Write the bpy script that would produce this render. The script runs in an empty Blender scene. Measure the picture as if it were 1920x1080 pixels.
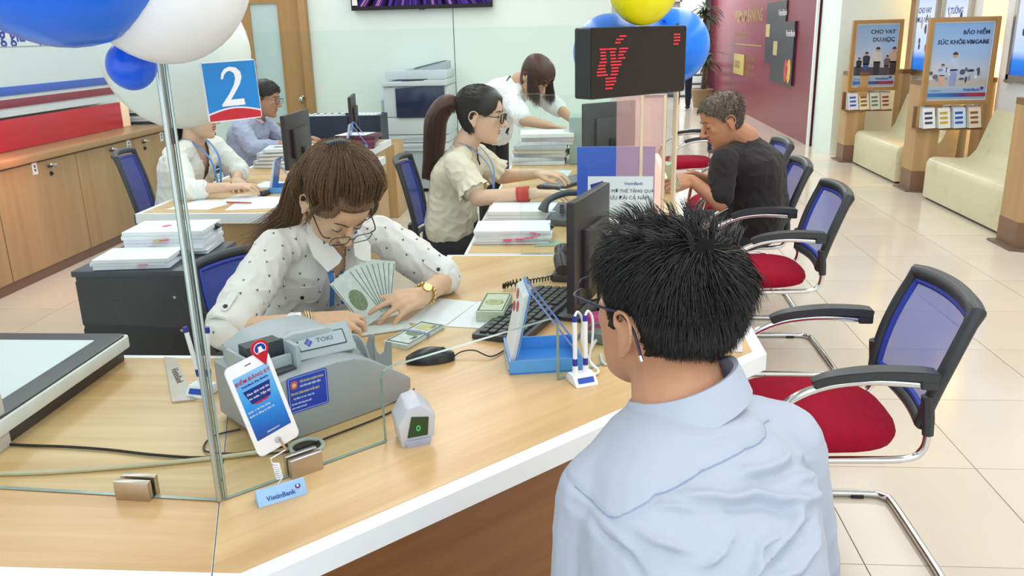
import bpy, bmesh, math, random
from mathutils import Vector, Matrix, noise
V = Vector
R = math.radians
random.seed(7)
scn = bpy.context.scene
COL = scn.collection

# ------------------------------------------------------------------ camera, world, lights, exposure
cam_d = bpy.data.cameras.new('camera')
cam = bpy.data.objects.new('camera', cam_d)
COL.objects.link(cam)
cam_d.sensor_fit = 'HORIZONTAL'
cam_d.sensor_width = 36.0
cam_d.lens = 36.0 * 1580 / 1920
cam_d.clip_start = 0.02
cam_d.clip_end = 120
CAM_H, PITCH, ROLL, YAW = 1.58, R(16.9), R(-1.45), R(4.95)
cy, sy, cp, sp, cr, sr = math.cos(YAW), math.sin(YAW), math.cos(PITCH), math.sin(PITCH), math.cos(ROLL), math.sin(ROLL)
Rz = Matrix(((cy, sy, 0), (-sy, cy, 0), (0, 0, 1)))
Ap = Matrix(((1, 0, 0), (0, -sp, -cp), (0, cp, -sp)))
Br = Matrix(((cr, -sr, 0), (sr, cr, 0), (0, 0, 1)))
Mc = Br @ Ap @ Rz                       # world -> (right, down, forward)
rt, dn, fw = V(Mc[0]), V(Mc[1]), V(Mc[2])
cam.matrix_world = Matrix(((rt.x, -dn.x, -fw.x, 0), (rt.y, -dn.y, -fw.y, 0), (rt.z, -dn.z, -fw.z, CAM_H), (0, 0, 0, 1)))
scn.camera = cam

vs = scn.view_settings
scn.display_settings.display_device = 'sRGB'
vs.view_transform = 'Standard'
vs.look = 'None'
vs.gamma = 1.0
vs.use_curve_mapping = False
vs.exposure = 0.0

world = bpy.data.worlds.new('world')
scn.world = world
world.use_nodes = True
world.node_tree.nodes['Background'].inputs[0].default_value = (0.91, 0.955, 1.0, 1)
world.node_tree.nodes['Background'].inputs[1].default_value = 1.7

def area(name, loc, sx, sy_, power, col=(1, 1, 1), aim=None):
    d = bpy.data.lights.new(name, 'AREA')
    d.shape = 'RECTANGLE'
    d.size, d.size_y, d.energy, d.color = sx, sy_, power, col
    o = bpy.data.objects.new(name, d)
    COL.objects.link(o)
    o.location = loc
    if aim is not None:
        o.rotation_euler = (V(aim) - V(loc)).to_track_quat('-Z', 'Y').to_euler()
    return o

LAMP = (0.95, 0.985, 1.0)
for lx, ly, ln, pw in ((-3.1, 6.0, 6.0, 54), (-1.1, 5.6, 7.0, 54), (0.9, 4.0, 8.0, 60), (2.6, 4.0, 8.0, 58), (0.0, -0.7, 2.0, 16), (1.4, 14.0, 8.0, 120), (2.0, 19.0, 4.0, 130)):
    area('ceiling_lamp', (lx, ly, 2.95), 0.7, ln, pw, LAMP)

# ------------------------------------------------------------------ helpers
WM = {}

def srgb(h, k=1.0):
    h = h.lstrip('#')
    out = []
    for i in (0, 2, 4):
        c = int(h[i:i + 2], 16) / 255
        c = c / 12.92 if c <= 0.04045 else ((c + 0.055) / 1.055) ** 2.4
        out.append(c * k)
    return (*out, 1.0)

def N(nt, typ, **kw):
    n = nt.nodes.new(typ)
    for k, v in kw.items():
        if k in n.inputs.keys():
            n.inputs[k].default_value = v
        else:
            setattr(n, k, v)
    return n

def new_mat(name):
    m = bpy.data.materials.new(name)
    m.use_nodes = True
    return m, m.node_tree, m.node_tree.nodes['Principled BSDF']

def plain(name, col, rough=0.5, metal=0.0, var=0.06, scale=18.0, bump=0.0, bscale=120.0, spec=0.5, emit=None, estr=0.0, coat=0.0, sheen=0.0):
    """Principled surface with a little procedural mottling and optional fine relief."""
    m, nt, b = new_mat(name)
    c = srgb(col) if isinstance(col, str) else (*col[:3], 1)
    tc = N(nt, 'ShaderNodeTexCoord')
    nz = N(nt, 'ShaderNodeTexNoise', Scale=scale, Detail=3.0)
    nt.links.new(tc.outputs['Object'], nz.inputs['Vector'])
    rp = N(nt, 'ShaderNodeValToRGB')
    rp.color_ramp.elements[0].position, rp.color_ramp.elements[1].position = 0.3, 0.7
    rp.color_ramp.elements[0].color = (*[x * (1 - var) for x in c[:3]], 1)
    rp.color_ramp.elements[1].color = (*[min(1, x * (1 + var)) for x in c[:3]], 1)
    nt.links.new(nz.outputs['Fac'], rp.inputs['Fac'])
    nt.links.new(rp.outputs['Color'], b.inputs['Base Color'])
    b.inputs['Roughness'].default_value = rough
    b.inputs['Metallic'].default_value = metal
    b.inputs['Specular IOR Level'].default_value = spec
    b.inputs['Coat Weight'].default_value = coat
    if sheen:
        b.inputs['Sheen Weight'].default_value = sheen
    if bump:
        nb = N(nt, 'ShaderNodeTexNoise', Scale=bscale, Detail=2.0)
        nt.links.new(tc.outputs['Object'], nb.inputs['Vector'])
        bp = N(nt, 'ShaderNodeBump', Strength=bump, Distance=0.01)
        nt.links.new(nb.outputs['Fac'], bp.inputs['Height'])
        nt.links.new(bp.outputs['Normal'], b.inputs['Normal'])
    if emit:
        b.inputs['Emission Color'].default_value = srgb(emit)
        b.inputs['Emission Strength'].default_value = estr
    return m

def wood(name, c1, c2, rot=0.0, scale=1.0, rough=0.35, axis='x', contrast=1.0):
    """Laminate wood: long stretched grain plus broad tone bands."""
    m, nt, b = new_mat(name)
    tc = N(nt, 'ShaderNodeTexCoord')
    mp = N(nt, 'ShaderNodeMapping')
    mp.inputs['Rotation'].default_value = (0, 0, rot)
    s = {'x': (1.2, 26, 26), 'y': (26, 1.2, 26), 'z': (26, 26, 1.2)}[axis]
    mp2 = N(nt, 'ShaderNodeMapping')
    mp2.inputs['Scale'].default_value = tuple(v * scale for v in s)
    nt.links.new(tc.outputs['Object'], mp.inputs['Vector'])
    nt.links.new(mp.outputs['Vector'], mp2.inputs['Vector'])
    n1 = N(nt, 'ShaderNodeTexNoise', Scale=1.0, Detail=5.0, Roughness=0.6, Distortion=0.4)
    nt.links.new(mp2.outputs['Vector'], n1.inputs['Vector'])
    mp3 = N(nt, 'ShaderNodeMapping')
    mp3.inputs['Scale'].default_value = tuple(v * scale * 0.22 for v in s)
    nt.links.new(mp.outputs['Vector'], mp3.inputs['Vector'])
    n2 = N(nt, 'ShaderNodeTexNoise', Scale=1.0, Detail=2.0)
    nt.links.new(mp3.outputs['Vector'], n2.inputs['Vector'])
    ad = N(nt, 'ShaderNodeMath', operation='ADD')
    nt.links.new(n1.outputs['Fac'], ad.inputs[0])
    nt.links.new(n2.outputs['Fac'], ad.inputs[1])
    rp = N(nt, 'ShaderNodeValToRGB')
    rp.color_ramp.elements[0].position, rp.color_ramp.elements[1].position = 0.78, 1.22
    rp.color_ramp.elements[0].position = 0.38
    rp.color_ramp.elements[1].position = 0.62
    hf = N(nt, 'ShaderNodeMath', operation='MULTIPLY')
    hf.inputs[1].default_value = 0.5
    nt.links.new(ad.outputs[0], hf.inputs[0])
    rp.color_ramp.elements[0].color, rp.color_ramp.elements[1].color = srgb(c1), srgb(c2)
    nt.links.new(hf.outputs[0], rp.inputs['Fac'])
    nt.links.new(rp.outputs['Color'], b.inputs['Base Color'])
    b.inputs['Roughness'].default_value = rough
    return m

def clear(name, tint=(0.945, 0.98, 0.97), gloss=0.16, milk=0.0, milk_col=(1, 1, 1)):
    """Clear sheet: see-through with fresnel reflection, optional slight milkiness."""
    m, nt, b = new_mat(name)
    out = nt.nodes['Material Output']
    nt.nodes.remove(b)
    tr = N(nt, 'ShaderNodeBsdfTransparent', Color=(*tint, 1))
    gl = N(nt, 'ShaderNodeBsdfGlossy', Roughness=0.01)
    gl.inputs['Color'].default_value = (1, 1, 1, 1)
    fr = N(nt, 'ShaderNodeFresnel', IOR=1.45)
    ge = N(nt, 'ShaderNodeNewGeometry')            # thin sheet: same reflectance from both sides
    io = N(nt, 'ShaderNodeMapRange')
    io.inputs['To Min'].default_value, io.inputs['To Max'].default_value = 1.45, 1 / 1.45
    nt.links.new(ge.outputs['Backfacing'], io.inputs['Value'])
    nt.links.new(io.outputs['Result'], fr.inputs['IOR'])
    ml = N(nt, 'ShaderNodeMath', operation='MULTIPLY')
    ml.inputs[1].default_value = gloss
    nt.links.new(fr.outputs[0], ml.inputs[0])
    mx = N(nt, 'ShaderNodeMixShader')
    nt.links.new(ml.outputs[0], mx.inputs[0])
    nt.links.new(tr.outputs[0], mx.inputs[1])
    nt.links.new(gl.outputs[0], mx.inputs[2])
    last = mx
    if milk:
        df = N(nt, 'ShaderNodeBsdfDiffuse', Color=(*milk_col, 1))
        m2 = N(nt, 'ShaderNodeMixShader')
        m2.inputs[0].default_value = milk
        nt.links.new(mx.outputs[0], m2.inputs[1])
        nt.links.new(df.outputs[0], m2.inputs[2])
        last = m2
    nt.links.new(last.outputs[0], out.inputs['Surface'])
    return m

def emis(name, stops, axis='z', lo=0.0, hi=1.0, strength=1.0):
    """Self-lit sheet (screen, lit panel) with a colour ramp along one object axis."""
    m, nt, b = new_mat(name)
    out = nt.nodes['Material Output']
    nt.nodes.remove(b)
    tc = N(nt, 'ShaderNodeTexCoord')
    sx = N(nt, 'ShaderNodeSeparateXYZ')
    nt.links.new(tc.outputs['Object'], sx.inputs[0])
    mr = N(nt, 'ShaderNodeMapRange')
    mr.inputs['From Min'].default_value, mr.inputs['From Max'].default_value = lo, hi
    nt.links.new(sx.outputs['xyz'.index(axis)], mr.inputs['Value'])
    rp = ramp(nt, stops)
    nt.links.new(mr.outputs['Result'], rp.inputs['Fac'])
    em = N(nt, 'ShaderNodeEmission', Strength=strength)
    nt.links.new(rp.outputs['Color'], em.inputs['Color'])
    nt.links.new(em.outputs[0], out.inputs['Surface'])
    return m

def ramp(nt, stops):
    rp = N(nt, 'ShaderNodeValToRGB')
    e = rp.color_ramp.elements
    e[0].position, e[0].color = stops[0][0], srgb(stops[0][1])
    e[1].position, e[1].color = stops[-1][0], srgb(stops[-1][1])
    for p, c in stops[1:-1]:
        x = e.new(p)
        x.color = srgb(c)
    return rp

def printed(name, stops, axis='z', lo=0.0, hi=1.0, rough=0.35, coat=0.3):
    """Printed sheet: flat colour bands along one object axis."""
    m, nt, b = new_mat(name)
    tc = N(nt, 'ShaderNodeTexCoord')
    sx = N(nt, 'ShaderNodeSeparateXYZ')
    nt.links.new(tc.outputs['Object'], sx.inputs[0])
    mr = N(nt, 'ShaderNodeMapRange')
    mr.inputs['From Min'].default_value, mr.inputs['From Max'].default_value = lo, hi
    nt.links.new(sx.outputs['xyz'.index(axis)], mr.inputs['Value'])
    rp = ramp(nt, stops)
    nt.links.new(mr.outputs['Result'], rp.inputs['Fac'])
    nt.links.new(rp.outputs['Color'], b.inputs['Base Color'])
    b.inputs['Roughness'].default_value = rough
    b.inputs['Coat Weight'].default_value = coat
    return m

# ---- objects
def thing(name, label, cat, loc=(0, 0, 0), rz=0.0, group=None):
    o = bpy.data.objects.new(name, None)
    COL.objects.link(o)
    o.empty_display_size = 0.05
    o.location = loc
    o.rotation_euler = (0, 0, rz)
    WM[o.name] = Matrix.Translation(V(loc)) @ Matrix.Rotation(rz, 4, 'Z')
    tag(o, label, cat, group)
    return o

def tag(o, label=None, cat=None, group=None, kind=None):
    if label: o['label'] = label
    if cat: o['category'] = cat
    if group: o['group'] = group
    if kind: o['kind'] = kind
    return o

def obj(name, bm, mat, parent=None, world=True, smooth=38, kind=None, label=None):
    """One mesh object. world=True: the bmesh is in world coordinates and is moved into the parent's frame."""
    if isinstance(bm, bpy.types.Mesh):
        me = bm
    else:
        bmesh.ops.recalc_face_normals(bm, faces=bm.faces[:])
        me = bpy.data.meshes.new(name)
        bm.to_mesh(me)
        bm.free()
    me.name = name
    o = bpy.data.objects.new(name, me)
    COL.objects.link(o)
    for mm in (mat if isinstance(mat, (list, tuple)) else [mat]):
        me.materials.append(mm)
    if parent is not None:
        o.parent = parent
        pm = WM.get(parent.name, Matrix.Identity(4))
        WM[o.name] = pm.copy()
        if world:
            me.transform(pm.inverted())
    else:
        WM[o.name] = Matrix.Identity(4)
    if smooth:
        me.shade_smooth()
        me.set_sharp_from_angle(angle=R(smooth))
    if kind: o['kind'] = kind
    if label: o['label'] = label
    return o

def centre(o):
    """Move a top-level mesh's origin to its base centre."""
    me = o.data
    xs = [v.co for v in me.vertices]
    lo = V((min(c.x for c in xs), min(c.y for c in xs), min(c.z for c in xs)))
    hi = V((max(c.x for c in xs), max(c.y for c in xs), max(c.z for c in xs)))
    p = V(((lo.x + hi.x) / 2, (lo.y + hi.y) / 2, lo.z))
    me.transform(Matrix.Translation(-p))
    o.location = p
    WM[o.name] = Matrix.Translation(p)
    return o

def solo(name, bm, mat, label, cat, group=None, smooth=38):
    return tag(centre(obj(name, bm, mat, None, smooth=smooth)), label, cat, group)

def struct(name, bm, mat, parent=None, smooth=38):
    o = obj(name, bm, mat, parent, smooth=smooth)
    if parent is None:
        o['kind'] = 'structure'
    return o

def copy_tree(o, loc=None, rz=None, label=None, parent=None):
    c = o.copy()
    COL.objects.link(c)
    if parent is not None:
        c.parent = parent
    if loc is not None: c.location = loc
    if rz is not None: c.rotation_euler = (0, 0, rz)
    if label: c['label'] = label
    for ch in [x for x in o.children]:
        copy_tree(ch, parent=c)
    return c

# ---- mesh pieces
def BM():
    return bmesh.new()

def frame(o, x, y, z=None):
    x, y = V(x).normalized(), V(y)
    z = x.cross(y).normalized() if z is None else V(z)
    y = z.cross(x).normalized()
    o = V(o)
    return Matrix(((x.x, y.x, z.x, o.x), (x.y, y.y, z.y, o.y), (x.z, y.z, z.z, o.z), (0, 0, 0, 1)))

def box(bm, c, s, rz=0.0, bev=0.0, M=None, mi=0, seg=2):
    t = bmesh.new()
    bmesh.ops.create_cube(t, size=1.0)
    bmesh.ops.scale(t, vec=V(s), verts=t.verts[:])
    if bev:
        bmesh.ops.bevel(t, geom=t.edges[:], offset=bev, segments=seg, affect='EDGES', profile=0.6)
    X = Matrix.Translation(V(c)) @ Matrix.Rotation(rz, 4, 'Z')
    if M is not None:
        X = M @ X
    merge(bm, t, X, mi)

def merge(bm, t, X=None, mi=0):
    if X is not None:
        bmesh.ops.transform(t, matrix=X, verts=t.verts[:])
    me = bpy.data.meshes.new('tmp')
    for f in t.faces:
        f.material_index = mi
    t.to_mesh(me)
    t.free()
    bm.from_mesh(me)
    bpy.data.meshes.remove(me)

def prism(bm, poly, z0, z1, M=None, mi=0, bev=0.0):
    """Polygon (2-D points) extruded along local z."""
    t = bmesh.new()
    a = [t.verts.new((p[0], p[1], z0)) for p in poly]
    f = t.faces.new(a)
    r = bmesh.ops.extrude_face_region(t, geom=[f])
    bmesh.ops.translate(t, vec=(0, 0, z1 - z0), verts=[e for e in r['geom'] if isinstance(e, bmesh.types.BMVert)])
    if bev:
        bmesh.ops.bevel(t, geom=t.edges[:], offset=bev, segments=2, affect='EDGES', profile=0.6)
    merge(bm, t, M, mi)

def rrect(w, h, r, n=4, cx=0, cy_=0):
    pts = []
    for qx, qy, a0 in ((1, 1, 0), (-1, 1, 90), (-1, -1, 180), (1, -1, 270)):
        for k in range(n + 1):
            a = R(a0 + 90 * k / n)
            pts.append((cx + qx * (w / 2 - r) + r * math.cos(a), cy_ + qy * (h / 2 - r) + r * math.sin(a)))
    return pts

def disc(r, n=20, cx=0, cy_=0, rx=None):
    return [(cx + (rx or r) * math.cos(2 * math.pi * k / n), cy_ + r * math.sin(2 * math.pi * k / n)) for k in range(n)]

def ball(bm, c, r, seg=16, rings=10, M=None, mi=0):
    t = bmesh.new()
    bmesh.ops.create_uvsphere(t, u_segments=seg, v_segments=rings, radius=1.0)
    r = (r, r, r) if isinstance(r, (int, float)) else r
    X = Matrix.Translation(V(c)) @ (M.to_4x4() if M is not None else Matrix.Identity(4)) @ Matrix.Diagonal((*r, 1))
    merge(bm, t, X, mi)

def cyl(bm, p, q, r, r2=None, seg=16, mi=0):
    p, q = V(p), V(q)
    d = q - p
    t = bmesh.new()
    bmesh.ops.create_cone(t, cap_ends=True, segments=seg, radius1=r, radius2=r if r2 is None else r2, depth=d.length)
    X = Matrix.Translation((p + q) / 2) @ d.to_track_quat('Z', 'Y').to_matrix().to_4x4()
    merge(bm, t, X, mi)

def capsule(bm, p, q, rp, rq, seg=14):
    cyl(bm, p, q, rp, rq, seg)
    ball(bm, p, rp, seg, 8)
    ball(bm, q, rq, seg, 8)

def spline(pts, n=6, closed=False):
    pts = [V(p) for p in pts]
    out = []
    m = len(pts)
    for i in range(m if closed else m - 1):
        g = (lambda k: pts[k % m]) if closed else (lambda k: pts[max(0, min(m - 1, k))])
        p0, p1, p2, p3 = g(i - 1), g(i), g(i + 1), g(i + 2)
        for k in range(n):
            t = k / n
            out.append(0.5 * ((2 * p1) + (p2 - p0) * t + (2 * p0 - 5 * p1 + 4 * p2 - p3) * t * t + (3 * p1 - p0 - 3 * p2 + p3) * t ** 3))
    if not closed:
        out.append(pts[-1])
    return out

def tube(bm, pts, r, seg=8, closed=False, mi=0, flat=None):
    """Sweep a round (or flat: (width, thickness) with up vector) section along points; r may be a list."""
    pts = [V(p) for p in pts]
    n = len(pts)
    rr = r if isinstance(r, (list, tuple)) else [r] * n
    rings = []
    up = None
    for i in range(n):
        a = pts[i - 1] if (i > 0 or closed) else pts[i]
        b = pts[(i + 1) % n] if (i < n - 1 or closed) else pts[i]
        d = (b - a).normalized()
        if up is None:
            up = d.orthogonal().normalized()
        up = (up - d * up.dot(d))
        up = up.normalized() if up.length > 1e-6 else d.orthogonal().normalized()
        s = d.cross(up)
        ring = [bm.verts.new(pts[i] + (up * math.cos(2 * math.pi * k / seg) + s * math.sin(2 * math.pi * k / seg)) * rr[i]) for k in range(seg)]
        rings.append(ring)
    for i in range(n if closed else n - 1):
        A, B = rings[i], rings[(i + 1) % n]
        for k in range(seg):
            f = bm.faces.new((A[k], A[(k + 1) % seg], B[(k + 1) % seg], B[k]))
            f.material_index = mi
    if not closed:
        bm.faces.new(rings[0][::-1]).material_index = mi
        bm.faces.new(rings[-1]).material_index = mi

def ribbon(bm, pts, ups, w, t, mi=0):
    """Flat strap along points, ups = outward normals, width w, thickness t."""
    pts = [V(p) for p in pts]
    n = len(pts)
    rings = []
    for i in range(n):
        d = (pts[min(n - 1, i + 1)] - pts[max(0, i - 1)]).normalized()
        u = V(ups[i] if isinstance(ups, list) else ups)
        u = (u - d * u.dot(d)).normalized()
        s = d.cross(u)
        ww = w[i] if isinstance(w, (list, tuple)) else w
        rings.append([bm.verts.new(pts[i] + s * a * ww / 2 + u * b * t / 2) for a, b in ((-1, -1), (1, -1), (1, 1), (-1, 1))])
    for i in range(n - 1):
        A, B = rings[i], rings[i + 1]
        for k in range(4):
            bm.faces.new((A[k], A[(k + 1) % 4], B[(k + 1) % 4], B[k])).material_index = mi
    bm.faces.new(rings[0][::-1]).material_index = mi
    bm.faces.new(rings[-1]).material_index = mi

def loft(bm, rings, caps=True, mi=0, closed_ring=True):
    vv = [[bm.verts.new(p) for p in r] for r in rings]
    m = len(vv[0])
    for i in range(len(vv) - 1):
        for k in range(m if closed_ring else m - 1):
            bm.faces.new((vv[i][k], vv[i][(k + 1) % m], vv[i + 1][(k + 1) % m], vv[i + 1][k])).material_index = mi
    if caps:
        bm.faces.new(vv[0][::-1]).material_index = mi
        bm.faces.new(vv[-1]).material_index = mi
    return vv

def lathe(bm, prof, M=None, seg=24, mi=0):
    t = bmesh.new()
    rings = [[t.verts.new((r * math.cos(2 * math.pi * k / seg), r * math.sin(2 * math.pi * k / seg), z)) for k in range(seg)] for r, z in prof]
    for i in range(len(rings) - 1):
        for k in range(seg):
            t.faces.new((rings[i][k], rings[i][(k + 1) % seg], rings[i + 1][(k + 1) % seg], rings[i + 1][k]))
    t.faces.new(rings[0][::-1])
    t.faces.new(rings[-1])
    merge(bm, t, M, mi)

def text(name, s, size, mat, parent, M, align='LEFT', bold=0.0, ext=0.0004, sx=1.0, kind=None):
    """Flat lettering: M maps (x along the line, y up, z out of the surface) to the world."""
    cu = bpy.data.curves.new(name, 'FONT')
    cu.body, cu.size, cu.align_x, cu.extrude, cu.resolution_u, cu.offset = s, size, align, ext, 2, bold
    to = bpy.data.objects.new(name, cu)
    me = bpy.data.meshes.new_from_object(to)
    bpy.data.objects.remove(to)
    bpy.data.curves.remove(cu)
    me.transform(M @ Matrix.Diagonal((sx, 1, 1, 1)))
    o = obj(name, me, mat, parent, smooth=0)
    return o
# ------------------------------------------------------------------ materials
M_ = {}
M_['wall'] = plain('pale_wall_paint', '#E6F6F1', 0.55, var=0.015, scale=2)
M_['wall_beige'] = plain('beige_wall_paint', '#E3DCC6', 0.6, var=0.02, scale=3)
M_['white_paint'] = plain('white_gloss_paint', '#EEF3F5', 0.3, var=0.01)
M_['white_edge'] = plain('white_solid_surface', '#F4F8FB', 0.28, var=0.01)
M_['tile'] = plain('polished_porcelain', '#DED3C2', 0.14, var=0.035, scale=1.3, spec=0.6)
M_['grout'] = plain('grout', '#8F8A80', 0.8)
M_['ceil'] = plain('ceiling_board', '#F2F2F0', 0.8, var=0.01)
M_['oak_top'] = wood('oak_laminate_top', '#C99F68', '#E0BE8A', rot=R(-45), rough=0.3)
M_['oak_topx'] = wood('oak_laminate_left', '#C99F68', '#E0BE8A', rot=0, rough=0.3)
M_['oak_cab'] = wood('oak_cabinet', '#A98A5E', '#B89A6C', axis='z', rough=0.42)
M_['oak_post'] = wood('oak_post', '#B08D5C', '#BE9C6B', axis='z', rough=0.45)
M_['oak_door'] = wood('oak_door', '#A8814F', '#B58E5B', axis='z', rough=0.45)
M_['oak_side'] = wood('oak_side', '#C29A68', '#CFAA7A', axis='z', rough=0.4)
M_['brown_front'] = wood('walnut_front', '#86562F', '#9C6A3F', rot=R(-45), axis='x', rough=0.4)
M_['brown_kick'] = plain('brown_laminate', '#7D5C43', 0.4, var=0.04)
M_['chrome'] = plain('chrome', '#DADDE0', 0.12, metal=1.0, var=0.01)
M_['steel'] = plain('brushed_steel', '#C7BDB2', 0.3, metal=1.0, var=0.04, scale=60)
M_['red_lit'] = plain('red_panel', '#C80A2C', 0.25, var=0.05, scale=2)
M_['red_dk'] = plain('dark_red_band', '#8C2A42', 0.3, var=0.04)
M_['blue_band'] = plain('blue_band', '#3C63C8', 0.3, var=0.06, scale=3)
M_['navy'] = plain('navy_print', '#1C3E9A', 0.4)
M_['maroon'] = plain('maroon_print', '#7C2438', 0.28, var=0.06, scale=0.8)
M_['gold'] = plain('gold_print', '#9A8350', 0.4)
M_['black'] = plain('black_plastic', '#1B1C20', 0.4)
M_['dkgrey'] = plain('dark_grey_plastic', '#33353A', 0.45)
M_['card_dk'] = plain('dark_card_print', '#26262F', 0.35)
M_['paper'] = plain('white_paper', '#EEF3F8', 0.7, var=0.012)
M_['white_pl'] = plain('white_plastic', '#F0F2F4', 0.32, var=0.01)
M_['glass'] = clear('clear_glass')
M_['glass_edge'] = plain('glass_edge', '#8FA39B', 0.15, var=0.1, scale=40)
M_['frost'] = plain('door_glass', '#BFD6D6', 0.2, var=0.02)

# ------------------------------------------------------------------ room shell
FX0, FX1, FY0, FY1 = -4.6, 4.6, -1.5, 26.0
b = BM()
box(b, ((FX0 + FX1) / 2, (FY0 + FY1) / 2, -0.06), (FX1 - FX0, FY1 - FY0, 0.1))
floor = struct('floor', b, M_['grout'])
TX, TY, X0, Y0 = 0.585, 0.61, 0.86, 2.29
b = BM()
box(b, (0, 0, -0.006), (TX - 0.0035, TY - 0.0035, 0.012))
tile_me = None
far = BM()
for j in range(-3, 38):
    for i in range(-9, 7):
        cx, cyy = X0 + (i + 0.5) * TX, Y0 + (j + 0.5) * TY
        if not (FX0 < cx < FX1 - 0.2):
            continue
        if cyy > 11.4:
            if cx > -1:
                box(far, (cx, cyy, -0.006), (TX - 0.0035, TY - 0.0035, 0.012))
            continue
        if cyy < 1.0 and cx < 0.6:      # hidden under the near counter and the visitor
            box(far, (cx, cyy, -0.006), (TX - 0.0035, TY - 0.0035, 0.012))
            continue
        if (cyy > 9.4 and cx < -0.8) or cx < -4.0:
            box(far, (cx, cyy, -0.006), (TX - 0.0035, TY - 0.0035, 0.012))
            continue
        if tile_me is None:
            t0 = obj('floor_tile', b, M_['tile'], floor, smooth=0)
            tile_me = t0.data
            t0.location = (cx, cyy, 0)
        else:
            o = bpy.data.objects.new('floor_tile', tile_me)
            COL.objects.link(o)
            o.parent = floor
            o.location = (cx, cyy, random.uniform(-0.0003, 0.0003))
obj('far_tiles', far, M_['tile'], floor, smooth=0, kind='stuff')

b = BM()
box(b, (0, (FY0 + FY1) / 2, 3.03), (FX1 - FX0, FY1 - FY0, 0.06))
struct('ceiling', b, M_['ceil'])
YB = 9.15
b = BM()
box(b, (-2.0, YB + 0.06, 1.5), (4.6, 0.12, 3.0))
wb = struct('wall_back', b, M_['wall'])
b = BM()
box(b, (-1.337, YB - 0.001, 1.5), (0.006, 0.004, 3.0))
obj('panel_joint', b, M_['dkgrey'], wb)
b = BM()
box(b, (-2.0, YB - 0.006, 0.05), (4.6, 0.012, 0.1))
struct('baseboard_back', b, M_['wall_beige'])
b = BM()
box(b, (-4.35, 4.0, 1.5), (0.12, 10.6, 3.0))
struct('wall_left', b, M_['wall'])
# the hall beyond: end wall, left side of the passage
b = BM()
box(b, (1.6, 21.5, 1.5), (5.0, 0.12, 3.0))
struct('wall_end', b, plain('grey_end_wall', '#9A9FA3', 0.5))
b = BM()
box(b, (0.25, 15.4, 1.5), (0.12, 12.4, 3.0))
struct('wall_passage', b, M_['wall'])
b = BM()
box(b, (2.62, 21.2, 1.5), (0.5, 0.4, 3.0))
struct('trim_1', b, M_['white_paint'])
# maroon graphic wall on the right
b = BM()
box(b, (3.14, 16.7, 1.5), (0.16, 9.8, 3.0))
wr = struct('wall_right', b, M_['maroon'])
b = BM()
box(b, (3.05, 11.78, 1.5), (0.03, 0.06, 3.0))
obj('edge_strip', b, M_['white_paint'], wr)
XR = 3.058
def redM(y, z):
    return frame((XR, y, z), (0, -1, 0), (0, 0, 1))
def rect_on_red(name, y0, y1, z0, z1, mat, t=0.012):
    b = BM()
    box(b, (XR - t / 2, (y0 + y1) / 2, (z0 + z1) / 2), (t, abs(y1 - y0), z1 - z0))
    return obj(name, b, mat, wr)
text('lettering', 'PREMIUM BANKING', 0.30, M_['gold'], wr, redM(18.0, 1.66), sx=1.02, bold=0.006)
text('lettering', 'Cuộc sống đẳng cấp', 0.17, M_['gold'], wr, redM(17.95, 1.38), sx=0.9)
text('lettering', 'VietinBank', 0.22, M_['gold'], wr, redM(17.2, 2.05))
rect_on_red('printed_line', 17.8, 15.2, 1.235, 1.255, M_['gold'])
rect_on_red('gold_panel', 17.85, 16.75, 0.68, 1.06, plain('gold_panel', '#B7A75E', 0.4))
text('lettering', 'GOLD', 0.2, M_['maroon'], wr, frame((XR - 0.014, 17.7, 0.8), (0, -1, 0), (0, 0, 1)))
for k in range(3):
    text('lettering', 'Ưu đãi đặc quyền', 0.11, M_['gold'], wr, redM(16.6, 0.97 - 0.13 * k))
def bank_card(y0, y1, z0, z1, t):
    c = rect_on_red('printed_card', y0, y1, z0, z1, M_['card_dk'], t)
    return c
bank_card(14.88, 13.5, 1.0, 1.93, 0.02)
bank_card(14.3, 12.85, 0.73, 1.63, 0.035)
rect_on_red('printed_chip', 14.85, 14.56, 1.40, 1.60, plain('chip_print', '#B5A673', 0.35), 0.025)
rect_on_red('printed_chip', 14.15, 13.87, 1.13, 1.34, plain('chip_print_b', '#B5A673', 0.35), 0.04)
text('lettering', 'VietinBank', 0.13, M_['white_pl'], wr, frame((XR - 0.022, 14.0, 1.72), (0, -1, 0), (0, 0, 1)))
text('lettering', 'VietinBank', 0.13, M_['white_pl'], wr, frame((XR - 0.037, 13.35, 1.42), (0, -1, 0), (0, 0, 1)))
for q, cc in ((13.2, '#B8322F'), (13.02, '#D9A54A')):
    b = BM()
    prism(b, disc(0.17, 20, 0, 0, 0.11), 0, 0.006, frame((XR - 0.036, q, 0.93), (0, -1, 0), (0, 0, 1)))
    obj('printed_mark', b, plain('mark_print', cc, 0.4), wr)
# white pier, recesses with warm cove light, pilasters
b = BM()
box(b, (3.5, 11.33, 1.5), (0.8, 0.86, 3.0))
struct('wall_pier', b, M_['wall'])
b = BM()
box(b, (4.36, 5.5, 1.5), (0.12, 14.0, 3.0))
struct('wall_right_side', b, M_['wall_beige'])
for n, (y0, y1) in enumerate(((8.92, 10.66), (4.9, 8.42))):
    b = BM()
    box(b, (4.09, (y0 + y1) / 2, 1.5), (0.44, y1 - y0, 3.0))
    struct('trim_%d' % (n + 2), b, M_['white_paint'])
for y in (8.67, 10.78):
    area('cove_lamp', (4.22, y, 2.5), 0.1, 0.16, 16, (1.0, 0.55, 0.2), (4.26, y, 0.9))
    area('cove_lamp', (4.22, y, 1.4), 0.1, 0.16, 8, (1.0, 0.55, 0.2), (4.28, y, 0.9))
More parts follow.
